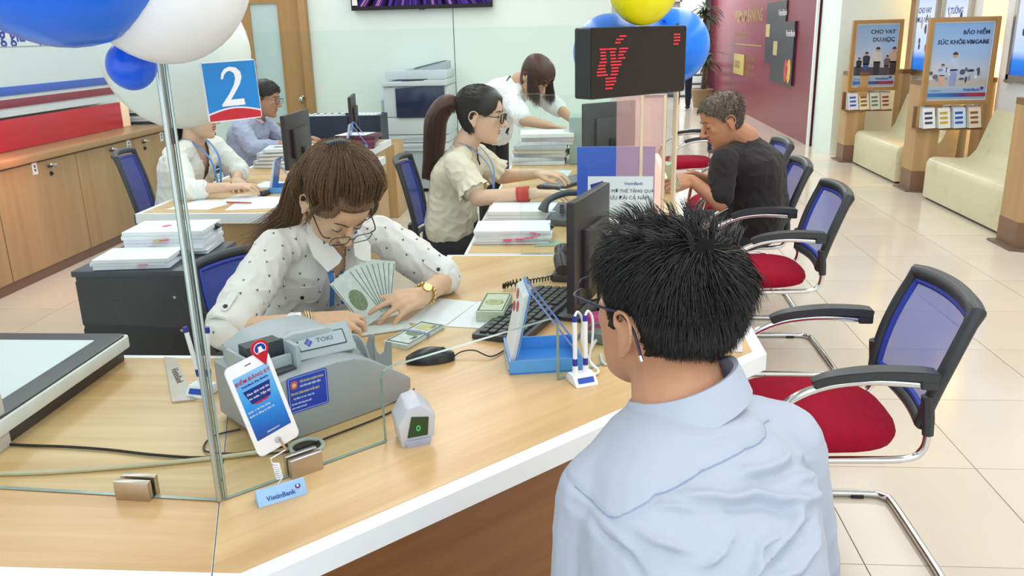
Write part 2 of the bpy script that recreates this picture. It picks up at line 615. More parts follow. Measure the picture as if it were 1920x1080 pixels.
# lit poster boxes on the pilasters
def light_box(y0, y1, z0, label, lines, strip):
    t = thing('light_box', label, 'poster', (3.85, (y0 + y1) / 2, z0), 0, 'lit poster boxes on the pilasters')
    b = BM()
    box(b, (3.85, (y0 + y1) / 2, z0 - 0.05), (0.06, abs(y1 - y0) + 0.14, 0.02))
    for yy in (y0 - 0.03, y1 + 0.03):
        box(b, (3.85, yy, z0 + 0.5), (0.05, 0.05, 1.14))
    box(b, (3.85, (y0 + y1) / 2, z0 - 0.02), (0.05, abs(y1 - y0) + 0.1, 0.05))
    box(b, (3.85, (y0 + y1) / 2, z0 + 1.07), (0.05, abs(y1 - y0) + 0.1, 0.05))
    obj('frame', b, M_['steel'], t)
    b = BM()
    box(b, (3.85, (y0 + y1) / 2, z0 + 0.52), (0.02, abs(y1 - y0), 1.06))
    obj('lit_panel', b, emis('lit_panel_' + strip, [(0, '#2F6FD0'), (0.12, '#3E86E6'), (0.2, '#BBD3F4'), (0.55, '#DCE6F8'), (1, '#A9C4F0')], 'z', 0, 1.05, 1.15), t)
    for k, (s, dz) in enumerate(lines):
        text('lettering', s, 0.085, M_['navy'], t, frame((3.836, y1 + 0.04, z0 + dz), (0, -1, 0), (0, 0, 1)) @ Matrix.Translation((abs(y1 - y0) - 0.08, 0, 0)), 'RIGHT', bold=0.002)
    rng = random.Random(strip)
    for k in range(7):
        b = BM()
        yy, zz = rng.uniform(y0 + 0.1, y1 - 0.1), z0 + rng.uniform(0.22, 0.6)
        prism(b, disc(rng.uniform(0.02, 0.06), 10, 0, 0, rng.uniform(0.015, 0.03)), 0, 0.003, frame((3.838, yy, zz), (0, -1, 0), (0, 0, 1)))
        obj('printed_figure', b, plain('fig_' + strip + str(k), rng.choice(['#5B5F78', '#D06A55', '#E7C3A4', '#46507A']), 0.4), t)
    return t
light_box(9.97, 10.48, 1.05, 'lit poster box on the white pilaster, left of the larger notice board', [('CHO VAY', 0.62), ('MUA NHÀ', 0.52)], 'a')
light_box(9.16, 9.72, 1.05, 'lit blue poster box whose lower half hides behind the larger notice board', [('Ý TƯỞNG', 0.6)], 'b')
light_box(7.35, 8.14, 1.1, 'lit poster box at the right edge of the view, on the nearer pilaster', [('THẺ', 0.8)], 'c')

# ---- door in the back wall
b = BM()
box(b, (-2.915, YB - 0.03, 1.1), (0.075, 0.14, 2.2), bev=0.004)
box(b, (-3.66, YB - 0.03, 1.1), (0.075, 0.14, 2.2), bev=0.004)
box(b, (-3.29, YB - 0.03, 2.16), (0.82, 0.14, 0.075), bev=0.004)
d1 = struct('door_1', b, M_['oak_door'])
b = BM()
box(b, (-3.06, YB - 0.015, 1.06), (0.27, 0.05, 2.1))
box(b, (-3.56, YB - 0.015, 1.06), (0.13, 0.05, 2.1))
box(b, (-3.345, YB - 0.015, 2.02), (0.3, 0.048, 0.18))
box(b, (-3.345, YB - 0.015, 0.35), (0.3, 0.048, 0.68))
obj('door_leaf', b, M_['oak_door'], d1)
b = BM()
box(b, (-3.345, YB - 0.005, 1.3), (0.33, 0.02, 1.28))
obj('door_glass', b, M_['frost'], d1)
b = BM()
ball(b, (-3.015, YB - 0.075, 0.945), 0.03)
cyl(b, (-3.015, YB - 0.03, 0.945), (-3.015, YB - 0.08, 0.945), 0.012)
cyl(b, (-3.015, YB - 0.045, 0.945), (-3.015, YB - 0.03, 0.945), 0.034)
obj('door_knob', b, M_['chrome'], d1)

# ---- branded panel on the left wall: lettering, blue and dark red bands, glowing red base
XP = -4.05
b = BM()
box(b, (-4.17, 5.1, 2.0), (0.24, 4.5, 1.82))
sp_ = thing('slogan_panel', 'white wall panel with blue slogan, blue and dark red bands above the oak lockers', 'wall panel', (-4.17, 5.1, 0.86))
obj('backboard', b, plain('panel_white', '#D6E2E6', 0.35, var=0.02), sp_)
def band(name, z0, z1, mat, x=XP, t=0.016, y1=7.26):
    b = BM()
    box(b, (x, (2.9 + y1) / 2, (z0 + z1) / 2), (t, y1 - 2.9, z1 - z0), bev=0.003)
    return obj(name, b, mat, sp_)
band('blue_band', 1.235, 1.295, M_['blue_band'])
band('dark_red_band', 1.15, 1.208, M_['red_dk'], y1=7.33)
band('red_base', 0.86, 1.075, M_['red_lit'], x=XP + 0.012, t=0.03, y1=7.22)
b = BM()
box(b, (XP + 0.01, 7.29, 0.965), (0.035, 0.12, 0.21), bev=0.004)
obj('lit_end', b, plain('warm_lit_end', '#F3D9BE', 0.4, emit='#FFC79A', estr=0.25), sp_)
M_['slogan'] = plain('slogan_blue', '#23409E', 0.35)
for dy, t_ in ((0, 'Nâng giá trị cuộc sống'),):
    text('lettering', t_, 0.155, M_['slogan'], sp_, frame((XP - 0.003, 5.57, 1.60), (0, 1, 0), (0, 0, 1)), bold=0.003, ext=0.004)
b = BM()
box(b, (XP, 5.1, 1.566), (0.006, 4.5, 0.006))
obj('printed_line', b, plain('grey_line', '#9AA6B0', 0.4), sp_)
area('red_strip_lamp', (XP + 0.1, 5.2, 1.12), 0.03, 3.6, 9, (1.0, 0.28, 0.22), (XP + 0.02, 5.2, 0.9))
# ------------------------------------------------------------------ low lockers along the left wall
doors_y = [4.18, 5.07, 6.0, 6.84, 7.42]
for k in range(4):
    y0, y1 = doors_y[k], doors_y[k + 1]
    names = ['oak locker nearest the camera, cut by the left edge of the view', 'oak locker with a white number tag, second along the left wall',
             'oak locker whose lock shows beside the empty blue chair', 'farthest oak locker along the left wall, behind the seated woman']
    t = thing('locker', names[k], 'cabinet', (-3.95, (y0 + y1) / 2, 0), 0, 'oak lockers along the left wall')
    b = BM()
    box(b, (-3.96, (y0 + y1) / 2, 0.44), (0.38, y1 - y0 - 0.004, 0.74))
    obj('body', b, M_['oak_cab'], t)
    b = BM()
    box(b, (-3.95, (y0 + y1) / 2, 0.035), (0.36, y1 - y0 - 0.002, 0.07))
    obj('plinth', b, M_['brown_kick'], t)
    b = BM()
    w = (y1 - y0)
    box(b, (-3.758, (y0 + y1) / 2, 0.435), (0.02, w - 0.01, 0.72), bev=0.003)
    dr = obj('door', b, M_['oak_cab'], t)
    hy = [4.95, 5.64, 6.46, 6.98][k]
    b = BM()
    tube(b, spline([(-3.75, hy, 0.765), (-3.715, hy, 0.768), (-3.71, hy + 0.05, 0.762)], 4), 0.007, 6)
    obj('handle', b, M_['chrome'], dr)
    b = BM()
    cyl(b, (-3.75, hy + 0.03, 0.70), (-3.742, hy + 0.03, 0.70), 0.017, seg=12)
    cyl(b, (-3.745, hy + 0.03, 0.70), (-3.73, hy + 0.03, 0.70), 0.008, seg=10)
    obj('lock', b, M_['black'], dr)
    b = BM()
    box(b, (-3.744, hy + 0.03, 0.752), (0.012, 0.05, 0.018), bev=0.003)
    obj('handle_plate', b, M_['dkgrey'], dr)
    ly = [4.8, 5.5, 6.76, 7.33][k]
    b = BM()
    box(b, (-3.746, ly, 0.76), (0.003, 0.055, 0.08))
    obj('number_tag', b, M_['paper'], dr)
    b = BM()
    for z in (0.775, 0.75):
        prism(b, disc(0.009, 10), 0, 0.001, frame((-3.744, ly, z), (0, 1, 0), (0, 0, 1)))
    obj('printed_dots', b, M_['dkgrey'], dr, kind='stuff')
b = BM()
box(b, (-3.93, 5.65, 0.835), (0.44, 3.61, 0.045), bev=0.006)
solo('oak_ledge', b, wood('oak_ledge', '#A88456', '#B8956A', axis='y', rough=0.3), 'long oak ledge running on top of the lockers along the left wall', 'worktop')
for k in range(5):
    b = BM()
    box(b, (-3.99 + 0.01 * (k % 2), 7.60 - 0.01 * k, 0.895 + 0.026 * k), (0.24, 0.2, 0.025), rz=0.05 * (k % 3))
    solo('file_folder', b, [M_['paper'], M_['dkgrey']][k == 2], '%s folder in the small pile at the end of the locker ledge' % ['lowest white', 'second lowest white', 'dark grey', 'second highest white', 'topmost white'][k], 'folder', 'folders on the locker ledge')
b = BM()
box(b, (-3.98, 7.62, 0.44), (0.4, 0.30, 0.88), bev=0.01)
solo('side_cabinet', b, M_['black'], 'black cabinet just past the last oak locker', 'cabinet')

# ------------------------------------------------------------------ television
t = thing('television', 'black wall television showing violet light streaks', 'television', (-1.65, YB - 0.06, 1.83))
b = BM()
box(b, (-1.65, YB - 0.06, 2.255), (1.475, 0.06, 0.85), bev=0.006)
obj('case', b, M_['black'], t)
b = BM()
box(b, (-1.65, YB - 0.092, 2.265), (1.43, 0.004, 0.79))
m, nt, bs = new_mat('tv_picture')
nt.nodes.remove(bs)
tc = N(nt, 'ShaderNodeTexCoord')
mp = N(nt, 'ShaderNodeMapping')
mp.inputs['Location'].default_value = (0.0, 0, -0.9)
nt.links.new(tc.outputs['Object'], mp.inputs[0])
gr = N(nt, 'ShaderNodeTexGradient', gradient_type='RADIAL')
sw = N(nt, 'ShaderNodeSeparateXYZ')
nt.links.new(mp.outputs[0], sw.inputs[0])
cb = N(nt, 'ShaderNodeCombineXYZ')
nt.links.new(sw.outputs[0], cb.inputs[0])
nt.links.new(sw.outputs[2], cb.inputs[1])
nt.links.new(cb.outputs[0], gr.inputs[0])
mu = N(nt, 'ShaderNodeMath', operation='MULTIPLY')
mu.inputs[1].default_value = 90
nt.links.new(gr.outputs['Fac'], mu.inputs[0])
nz = N(nt, 'ShaderNodeTexNoise', Scale=1.0, Detail=2.0, noise_dimensions='1D')
nt.links.new(mu.outputs[0], nz.inputs['W'])
rp = ramp(nt, [(0.3, '#15101F'), (0.5, '#3A2A6A'), (0.58, '#6C4FC0'), (0.64, '#1B1430'), (0.7, '#F0A8D8'), (0.8, '#241A3C')])
nt.links.new(nz.outputs['Fac'], rp.inputs['Fac'])
em = N(nt, 'ShaderNodeEmission', Strength=0.9)
nt.links.new(rp.outputs[0], em.inputs[0])
nt.links.new(em.outputs[0], nt.nodes['Material Output'].inputs[0])
obj('screen', b, m, t)
b = BM()
box(b, (-2.345, YB - 0.096, 1.945), (0.055, 0.003, 0.13))
obj('energy_label', b, printed('tv_label', [(0, '#F3F3F3'), (0.45, '#F3F3F3'), (0.5, '#7FB27E'), (1, '#5E9E62')], 'z', 0.05, 0.18), t)
b = BM()
box(b, (-1.65, YB - 0.06, 1.828), (0.06, 0.05, 0.012), bev=0.003)
obj('logo_tab', b, M_['dkgrey'], t)

# ------------------------------------------------------------------ photocopier
t = thing('photocopier', 'grey white office photocopier with a dark front panel against the back wall', 'copier', (-1.67, 8.82, 0))
cx, yf = -1.665, 8.58
gp = plain('copier_white', '#CDD8DE', 0.4, var=0.01)
gd = plain('copier_grey', '#AEBDC6', 0.4, var=0.01)
b = BM()
box(b, (cx, yf + 0.27, 0.24), (0.60, 0.5, 0.40), bev=0.01)
obj('base', b, gd, t)
for x in (cx - 0.24, cx + 0.24):
    for y in (yf + 0.08, yf + 0.46):
        b = BM()
        cyl(b, (x - 0.012, y, 0.025), (x + 0.012, y, 0.025), 0.025)
        obj('castor', b, M_['dkgrey'], t)
b = BM()
box(b, (cx, yf + 0.27, 0.01 + 0.03), (0.5, 0.4, 0.02))
obj('underplate', b, M_['black'], t)
for k, z in enumerate((0.475, 0.56)):
    b = BM()
    box(b, (cx, yf + 0.26, z), (0.64, 0.54, 0.078), bev=0.006)
    d = obj('drawer', b, gp, t)
    b = BM()
    prism(b, [(x, 0.016 * math.cos(x * 8)) for x in [-0.16 + 0.02 * i for i in range(17)]] + [(0.16 - 0.02 * i, -0.012) for i in range(17)], 0, 0.004, frame((cx, yf - 0.011, z), (1, 0, 0), (0, 0, 1)))
    obj('pull', b, gd, d)
b = BM()
box(b, (cx, yf + 0.26, 0.69), (0.66, 0.56, 0.17), bev=0.008)
box(b, (cx, yf + 0.26, 0.93), (0.66, 0.56, 0.30), bev=0.008)
obj('body', b, gp, t)
b = BM()
prism(b, [(-0.2, -0.16), (0.29, -0.16), (0.30, 0.16), (-0.2, 0.13)], 0, 0.012, frame((cx, yf - 0.03, 0.935), (1, 0, 0), (0, 0, 1)), bev=0.004)
obj('front_panel', b, plain('copier_navy', '#232E4E', 0.15), t)
b = BM()
prism(b, [(-0.34, 0), (0.33, 0.0), (0.33, 0.06), (-0.34, 0.04)], -0.58, 0.03, frame((cx, yf - 0.02, 1.085), (1, 0, 0), (0, 0, 1)), bev=0.008)
obj('control_deck', b, gp, t)
b = BM()
box(b, (cx - 0.02, yf - 0.012, 1.142), (0.22, 0.07, 0.012))
obj('touch_panel', b, M_['dkgrey'], t)
b = BM()
box(b, (cx + 0.22, yf - 0.012, 1.15), (0.18, 0.06, 0.006))
obj('keypad', b, gd, t)
b = BM()
box(b, (cx, yf + 0.3, 1.19), (0.64, 0.44, 0.09), bev=0.02)
obj('feeder', b, gp, t)
b = BM()
prism(b, [(-0.12, 0), (0.3, 0.0), (0.30, 0.075), (0.2, 0.075)], -0.34, 0, frame((cx, yf + 0.12, 1.235), (1, 0, 0), (0, 0, 1)), bev=0.004)
obj('feeder_tray', b, gd, t)
b = BM()
prism(b, [(-0.02, 0.012), (0.27, 0.08), (0.27, 0.083), (-0.02, 0.018)], -0.3, 0.0, frame((cx, yf + 0.11, 1.235), (1, 0, 0), (0, 0, 1)))
obj('tray_insert', b, M_['dkgrey'], t)
b = BM()
box(b, (cx - 0.36, yf + 0.25, 0.72), (0.03, 0.4, 0.46), bev=0.01)
obj('side_tray', b, gd, t)

# ------------------------------------------------------------------ waiting area: posts, boards, benches
def post(x, y, h, label):
    t = thing('wooden_stand', label, 'stand', (x, y, 0), 0, 'wooden stands between the benches')
    b = BM()
    prism(b, [(-0.09, -0.11), (0.03, -0.15), (0.11, -0.15), (0.11, 0.16), (-0.09, 0.16)], 0.2, h - 0.045, Matrix.Translation((x, y, 0)))
    obj('shaft', b, M_['oak_post'], t, smooth=10)
    b = BM()
    prism(b, [(-0.092, -0.112), (0.03, -0.152), (0.112, -0.152), (0.112, 0.162), (-0.092, 0.162)], 0.015, 0.2, Matrix.Translation((x, y, 0)))
    obj('dark_foot', b, M_['brown_kick'], t, smooth=10)
    b = BM()
    prism(b, [(-0.092, -0.112), (0.03, -0.152), (0.112, -0.152), (0.112, 0.162), (-0.092, 0.162)], h - 0.045, h, Matrix.Translation((x, y, 0)))
    obj('dark_cap', b, plain('cap_brown', '#7E5326', 0.4), t, smooth=10)
    b = BM()
    prism(b, [(-0.14, -0.14), (0.02, -0.22), (0.8, -0.22), (0.8, 0.2), (-0.14, 0.2)], 0.0, 0.016, Matrix.Translation((x, y, 0)))
    obj('base_plate', b, plain('plate_brown', '#6E5C4C', 0.3), t, smooth=10)
    b = BM()
    box(b, (x + 0.56, y + 0.03, h / 2 + 0.01), (0.09, 0.2, h - 0.03))
    obj('rear_post', b, M_['oak_post'], t)
    b = BM()
    box(b, (x + 0.56, y + 0.03, h - 0.01), (0.1, 0.21, 0.045))
    obj('rear_cap', b, plain('cap_brown_b', '#7E5326', 0.4), t)
    return t
st1 = post(3.19, 10.45, 1.04, 'wooden notice stand holding the smaller blue poster titled CHO VAY DU HỌC')
st2 = post(3.27, 8.52, 1.05, 'wooden stand with the larger poster titled BẢO HIỂM SỨC KHỎE VBICARE')
post(3.17, 6.22, 1.05, 'wooden stand cut by the right edge of the view, in front of the near bench')

def notice(x0, x1, y, title, kind, t):
    z0, z1 = 0.83, 1.61
    w = x1 - x0
    mx = (x0 + x1) / 2
    b = BM()
    fw_ = 0.04
    box(b, (x0 + fw_ / 2, y, (z0 + z1) / 2), (fw_, 0.06, z1 - z0), bev=0.003)
    box(b, (x1 - fw_ / 2, y, (z0 + z1) / 2), (fw_, 0.06, z1 - z0), bev=0.003)
    box(b, (mx, y, z1 - fw_ / 2 + 0.001), (w - 0.004, 0.058, fw_), bev=0.003)
    box(b, (mx, y, z0 + fw_ / 2 - 0.001), (w - 0.004, 0.058, fw_), bev=0.003)
    obj('frame', b, plain('board_frame', '#AD8149', 0.4, var=0.08, scale=6), t)
    b = BM()
    box(b, (mx, y + 0.005, (z0 + z1) / 2), (w - 0.06, 0.03, z1 - z0 - 0.06))
    obj('backing', b, M_['white_pl'], t)
    pw, ph = w - 0.1, z1 - z0 - 0.1
    F = frame((x0 + 0.05, y - 0.012, z0 + 0.05), (1, 0, 0), (0, 0, 1))
    b = BM()
    prism(b, [(0, 0), (pw, 0), (pw, ph), (0, ph)], 0, 0.003, F)
    st = [(0, '#8FA9C6'), (0.13, '#93B0D2'), (0.16, '#AEB6BE'), (0.4, '#C3C8D0'), (0.6, '#9FBBDD'), (1.0, '#7FA9DA')]
    po = obj('poster', b, printed('board_print_' + kind, st, 'z', 0.88, 0.88 + ph, coat=0.6), t)
    P = F @ Matrix.Translation((0, 0, 0.0035))
    b = BM()
    prism(b, [(0, 0.02), (pw, 0.02), (pw, 0.055), (0, 0.055)], 0, 0.001, P)
    obj('printed_band', b, printed('band_' + kind, [(0, '#2F7AC2'), (0.45, '#24529E'), (0.6, '#5A2B6E'), (0.8, '#A31F35'), (1, '#8E1530')], 'x', x0 + 0.05 - t.location.x, x0 + 0.05 + pw - t.location.x), po)
    for k, s in enumerate(title):
        text('lettering', s, 0.05 if kind == 'b' else 0.062, plain('title_navy' + kind + str(k), '#243257', 0.4), po, P @ Matrix.Translation((pw - 0.03, ph - 0.1 - 0.085 * k, 0)), 'RIGHT', bold=0.002)
    text('lettering', 'VietinBank', 0.034, M_['navy'], po, P @ Matrix.Translation((pw - 0.06, 0.072, 0)), 'RIGHT', bold=0.001)
    text('lettering', 'vietinbank.vn', 0.02, M_['navy'], po, P @ Matrix.Translation((0.02, 0.072, 0)))
    b = BM()
    prism(b, disc(0.016, 14, pw - 0.04, 0.095), 0, 0.001, P)
    obj('emblem', b, M_['navy'], po)
    b = BM()
    prism(b, disc(0.007, 10, pw - 0.04, 0.091), 0.001, 0.0016, P)
    obj('emblem_dot', b, plain('emblem_red' + kind, '#B3202E', 0.4), po)
    rows = [('quyền lợi toàn diện', 0.5, 0.03)] if kind == 'b' else [('lãi suất ưu đãi', 0.49, 0.026)]
    for s, zz, sz in rows:
        text('lettering', s, sz, M_['dkgrey'], po, P @ Matrix.Translation((pw - 0.03, zz, 0)), 'RIGHT')
    # printed people and vehicles
    def fig(x, z, h, top, low, hair):
        for nm, poly, col in (('printed_legs', [(-0.1, 0), (0.1, 0), (0.12, 0.5), (-0.12, 0.5)], low), ('printed_shirt', [(-0.13, 0.46), (0.13, 0.46), (0.16, 0.8), (0.06, 0.86), (-0.06, 0.86), (-0.16, 0.8)], top),
                              ('printed_head', disc(0.075, 10, 0, 0.92), '#C79B82'), ('printed_hair', [(0.08 * math.cos(a), 0.93 + 0.085 * math.sin(a)) for a in [R(q) for q in range(0, 181, 30)]], hair)):
            b = BM()
            prism(b, [(x + p[0] * h, z + p[1] * h) for p in poly], 0, 0.0008 if nm != 'printed_hair' else 0.0014, P)
            obj(nm, b, plain('fig_' + kind + nm + str(round(x, 2)), col, 0.45), po)
    if kind == 'a':
        b = BM()
        prism(b, [(0.0, 0.12), (pw, 0.12), (pw, 0.2), (0, 0.22)], 0, 0.0005, P)
        obj('printed_ground', b, plain('ground_a', '#4B4653', 0.5), po)
        fig(0.05, 0.12, 0.2, '#20242F', '#30364A', '#14131A')
        fig(0.13, 0.12, 0.26, '#262F42', '#35507E', '#15131A')
        fig(0.25, 0.12, 0.31, '#CFC9C8', '#2B2A33', '#18151A')
        fig(0.36, 0.12, 0.22, '#6A5A5C', '#4B4350', '#2B2528')
        fig(0.43, 0.12, 0.31, '#C3A98F', '#3A2A2A', '#4B372B')
    else:
        rng = random.Random(5)
        b = BM()
        prism(b, [(0.0, 0.12), (pw, 0.12), (pw, 0.18), (0, 0.18)], 0, 0.0004, P)
        obj('printed_ground', b, plain('ground_b', '#B9B2A8', 0.5), po)
        for k in range(26):
            b = BM()
            x, z = rng.uniform(0.01, pw - 0.06), rng.uniform(0.17, 0.27)
            prism(b, disc(rng.uniform(0.012, 0.03), 9, x, z, rng.uniform(0.01, 0.028)), 0, 0.0005 + k * 2e-5, P)
            obj('printed_motorbike', b, plain('moto%d' % (k % 6), ['#4E566E', '#A9B4C6', '#2E3344', '#6A6470', '#D3D8E0', '#8490A6'][k % 6], 0.45), po)
        fig(0.21, 0.12, 0.3, '#B9C4E0', '#8E9BC8', '#3A2B2B')
        fig(0.11, 0.12, 0.2, '#B7C6E6', '#D0A58E', '#5A4238')
    # leaflet rack under the board
    b = BM()
    box(b, (mx - 0.03, y + 0.03, 0.605), (w - 0.02, 0.14, 0.018))
    box(b, (mx - 0.03, y + 0.09, 0.71), (w - 0.02, 0.015, 0.2))
    obj('rack', b, plain('rack_brown', '#8A623C', 0.45), t)
    return t
def leaflets(x0, x1, y, specs, nm):
    n = len(specs)
    for k, (c1, c2, lab) in enumerate(specs):
        x = x0 + (k + 0.5) * (x1 - x0) / n
        tl = thing('leaflet', lab, 'leaflet', (x, y, 0.615), 0, nm)
        for q in range(3):
            Mx = Matrix.Translation((x - 0.012 * q, y + 0.02 * q, 0.615)) @ Matrix.Rotation(R(-14), 4, 'X') @ Matrix.Rotation(R(3 * (q - 1)), 4, 'Y')
            b = BM()
            prism(b, [(-0.055, 0), (0.055, 0), (0.055, 0.19 + 0.01 * q), (-0.055, 0.19 + 0.01 * q)], 0, 0.006, Mx @ frame((0, 0, 0), (1, 0, 0), (0, 0, 1)))
            obj('sheet', b, plain('leaf' + nm[:4] + str(k) + str(q), c1 if q == 0 else '#D8DCE0', 0.4), tl)
        Mx = Matrix.Translation((x, y, 0.615)) @ Matrix.Rotation(R(-14), 4, 'X') @ Matrix.Rotation(R(-3), 4, 'Y') @ frame((0, -0.0005, 0), (1, 0, 0), (0, 0, 1))
        for q in range(3):
            b = BM()
            prism(b, [(-0.04, 0.04 + 0.045 * q), (0.03, 0.04 + 0.045 * q), (0.03, 0.062 + 0.045 * q), (-0.04, 0.062 + 0.045 * q)], 0.006, 0.0075, Mx)
            obj('printed_block', b, plain('leafp' + nm[:4] + str(k) + str(q), c2, 0.4), tl)
notice(3.075, 3.63, 10.32, ['CHO VAY', 'DU HỌC'], 'a', st1)
notice(3.17, 3.79, 8.36, ['BẢO HIỂM', 'SỨC KHỎE VBICARE'], 'b', st2)
leaflets(3.09, 3.58, 10.27, [('#E6EAF2', '#2E5DB8', 'blue topped leaflet at the left end of the far rack'), ('#E9E2BE', '#8A5A2C', 'cream leaflet with a brown spot, second on the far rack'),
                             ('#DDE2CF', '#6E7B66', 'pale green leaflet, third on the far rack'), ('#E9D3B8', '#8A3A2C', 'tan leaflet at the right end of the far rack, by the bench back')], 'far leaflets')
leaflets(3.19, 3.74, 8.31, [('#EEF0F2', '#3A3F55', 'white leaflet with black dots at the left end of the near rack'), ('#EDEDE2', '#C9A72E', 'white leaflet with yellow blocks on the near rack'),
                            ('#D5E3F2', '#2C58B0', 'blue leaflet, third on the near rack'), ('#EAD9BE', '#8A5A3C', 'tan leaflet at the right end of the near rack')], 'near leaflets')

def bench(y0, y1, label):
    t = thing('bench', label, 'bench', (3.5, (y0 + y1) / 2, 0), 0, 'cream moulded benches along the right wall')
    prof = [(3.17, 0.02), (3.17, 0.33), (3.19, 0.375), (3.23, 0.388), (3.45, 0.375), (3.54, 0.38), (3.6, 0.45), (3.71, 0.80), (3.745, 0.815), (3.775, 0.80), (3.76, 0.5), (3.74, 0.02)]
    b = BM()
    prism(b, [(p[0], p[1]) for p in prof], -y1, -y0, frame((0, 0, 0), (1, 0, 0), (0, 0, 1)), bev=0.018)
    m, nt, bs = new_mat('bench_cream_' + str(int(y0)))
    tc = N(nt, 'ShaderNodeTexCoord')
    nz = N(nt, 'ShaderNodeTexNoise', Scale=5.0, Detail=6.0, Roughness=0.7)
    nt.links.new(tc.outputs['Object'], nz.inputs[0])
    rp = ramp(nt, [(0.0, '#A9A47E'), (0.33, '#CFCBA6'), (0.45, '#DCD8B6'), (1, '#E2DEBD')])
    nt.links.new(nz.outputs['Fac'], rp.inputs[0])
    nt.links.new(rp.outputs[0], bs.inputs['Base Color'])
    bs.inputs['Roughness'].default_value = 0.4
    obj('shell', b, m, t, smooth=50)
    b = BM()
    box(b, (3.46, (y0 + y1) / 2, 0.012), (0.53, y1 - y0 - 0.06, 0.024))
    obj('foot', b, M_['black'], t)
    return t
bench(6.45, 8.07, 'cream moulded bench nearest the right edge of the view')
bench(8.82, 10.20, 'farther cream moulded bench, under the CHO VAY DU HỌC board')

# ------------------------------------------------------------------ potted dracaena and the distant doorway
t = thing('potted_plant', 'tall leafy dracaena in a pot at the far end of the hall', 'plant', (2.46, 18.0, 0))
b = BM()
lathe(b, [(0.16, 0), (0.22, 0.34), (0.24, 0.36), (0.21, 0.37), (0.2, 0.33)], Matrix.Translation((2.46, 18.0, 0)))
obj('pot', b, plain('pot_tan', '#8E7A5A', 0.5), t)
b = BM()
tube(b, spline([(2.46, 18.0, 0.3), (2.49, 18.0, 0.85), (2.44, 17.98, 1.36), (2.47, 18.0, 1.83)], 5), 0.035, 8)
tube(b, spline([(2.50, 18.02, 0.3), (2.58, 18.05, 0.64), (2.55, 18.0, 0.9)], 5), 0.03, 8)
obj('stem', b, plain('stem_brown', '#5C4C38', 0.7), t)
rng = random.Random(3)
leafmat = plain('dracaena_green', '#2F4A2A', 0.35, var=0.25, scale=5)
for k in range(90):
    top = [(2.47, 18.0, 1.83), (2.53, 18.0, 0.9), (2.46, 18.0, 1.36)][0 if k < 44 else (1 if k < 70 else 2)]
    a, L = rng.uniform(0, 6.28), rng.uniform(0.26, 0.43) if k < 70 else rng.uniform(0.18, 0.3)
    up = rng.uniform(-0.05, 0.9)
    o_ = V(top) + V((0, 0, rng.uniform(-0.12, 0.12)))
    d = V((math.cos(a), math.sin(a), 0))
    pts = [o_ + d * (L * q) + V((0, 0, up * 0.4 * q - 0.45 * L * q * q * 1.6)) for q in (0, 0.25, 0.5, 0.75, 1)]
    b = BM()
    ribbon(b, pts, V((0, 0, 1)), [0.02, 0.06, 0.065, 0.045, 0.008], 0.004)
    obj('leaf', b, leafmat, t)
b = BM()
for x in (1.65, 2.35):
    box(b, (x, 21.38, 1.1), (0.06, 0.1, 2.2))
box(b, (2.0, 21.38, 2.2), (0.76, 0.1, 0.06))
d2 = struct('door_2', b, M_['steel'])
b = BM()
box(b, (2.0, 21.41, 1.1), (0.66, 0.03, 2.16))
obj('door_panel', b, plain('door_grey', '#70767C', 0.3), d2)
b = BM()
box(b, (2.0, 21.0, 0.015), (1.0, 0.5, 0.03))
solo('door_mat', b, M_['dkgrey'], 'dark mat in front of the distant grey door', 'mat')
b = BM()
for k in range(4):
    box(b, (2.72, 20.4, 0.12 + 0.2 * k), (0.4, 0.3, 0.03))
for x in (2.53, 2.91):
    box(b, (x, 20.4, 0.4), (0.02, 0.28, 0.8))
solo('magazine_rack', b, M_['dkgrey'], 'small dark shelf rack beside the distant plant', 'rack')
# ------------------------------------------------------------------ counters and desks
def inset(poly, d):
    """Inset a CCW polygon by a distance per edge."""
    n = len(poly)
    out = []
    for i in range(n):
        p0, p1, p2 = V(poly[i - 1]), V(poly[i]), V(poly[(i + 1) % n])
        e1, e2 = (p1 - p0).normalized(), (p2 - p1).normalized()
        n1, n2 = V((-e1.y, e1.x)), V((-e2.y, e2.x))
        a, c = p1 + n1 * d[i - 1], p1 + n2 * d[i]
        den = e1.x * e2.y - e1.y * e2.x
        if abs(den) < 1e-6:
            out.append(tuple(a))
            continue
        t = ((c.x - a.x) * e2.y - (c.y - a.y) * e2.x) / den
        out.append(tuple(a + e1 * t))
    return out
ZT = 0.75
def panel_between(b, p, q, z0, z1, t=0.02):
    p, q = V(p), V(q)
    d = q - p
    F = frame((p.x, p.y, 0), (d.x, d.y, 0), (0, 0, 1))
    prism(b, [(0, z0), (d.length, z0), (d.length, z1), (0, z1)], -t / 2, t / 2, F)

t = thing('teller_counter', 'angled oak teller counter with white edging in the foreground', 'counter', (-0.5, 2.0, 0))
PL_ = [(-2.3, 1.094), (-0.586, 1.094), (-0.95, 2.085), (-2.3, 2.085)]
PR_ = [(-0.584, 1.094), (-0.543, 1.094), (0.487, 2.125), (0.487, 3.166), (-0.525, 3.166), (-0.5, 2.535), (-0.948, 2.085)]
for poly, d, mt, nm in ((PL_, [0.04, 0.0008, 0.022, 0.02], M_['oak_topx'], 'left'), (PR_, [0.04, 0.035, 0.035, 0.02, 0.022, 0.022, 0.0008], M_['oak_top'], 'right')):
    b = BM()
    prism(b, poly, 0.705, ZT)
    obj('white_edging', b, M_['white_edge'], t, smooth=20)
    b = BM()
    prism(b, inset(poly, d), ZT - 0.004, ZT + 0.0012)
    obj('worktop', b, mt, t, smooth=20)
b = BM()
panel_between(b, (-0.62, 1.2), (0.40, 2.22), 0.06, 0.705)
panel_between(b, (0.40, 2.22), (0.40, 3.1), 0.06, 0.705)
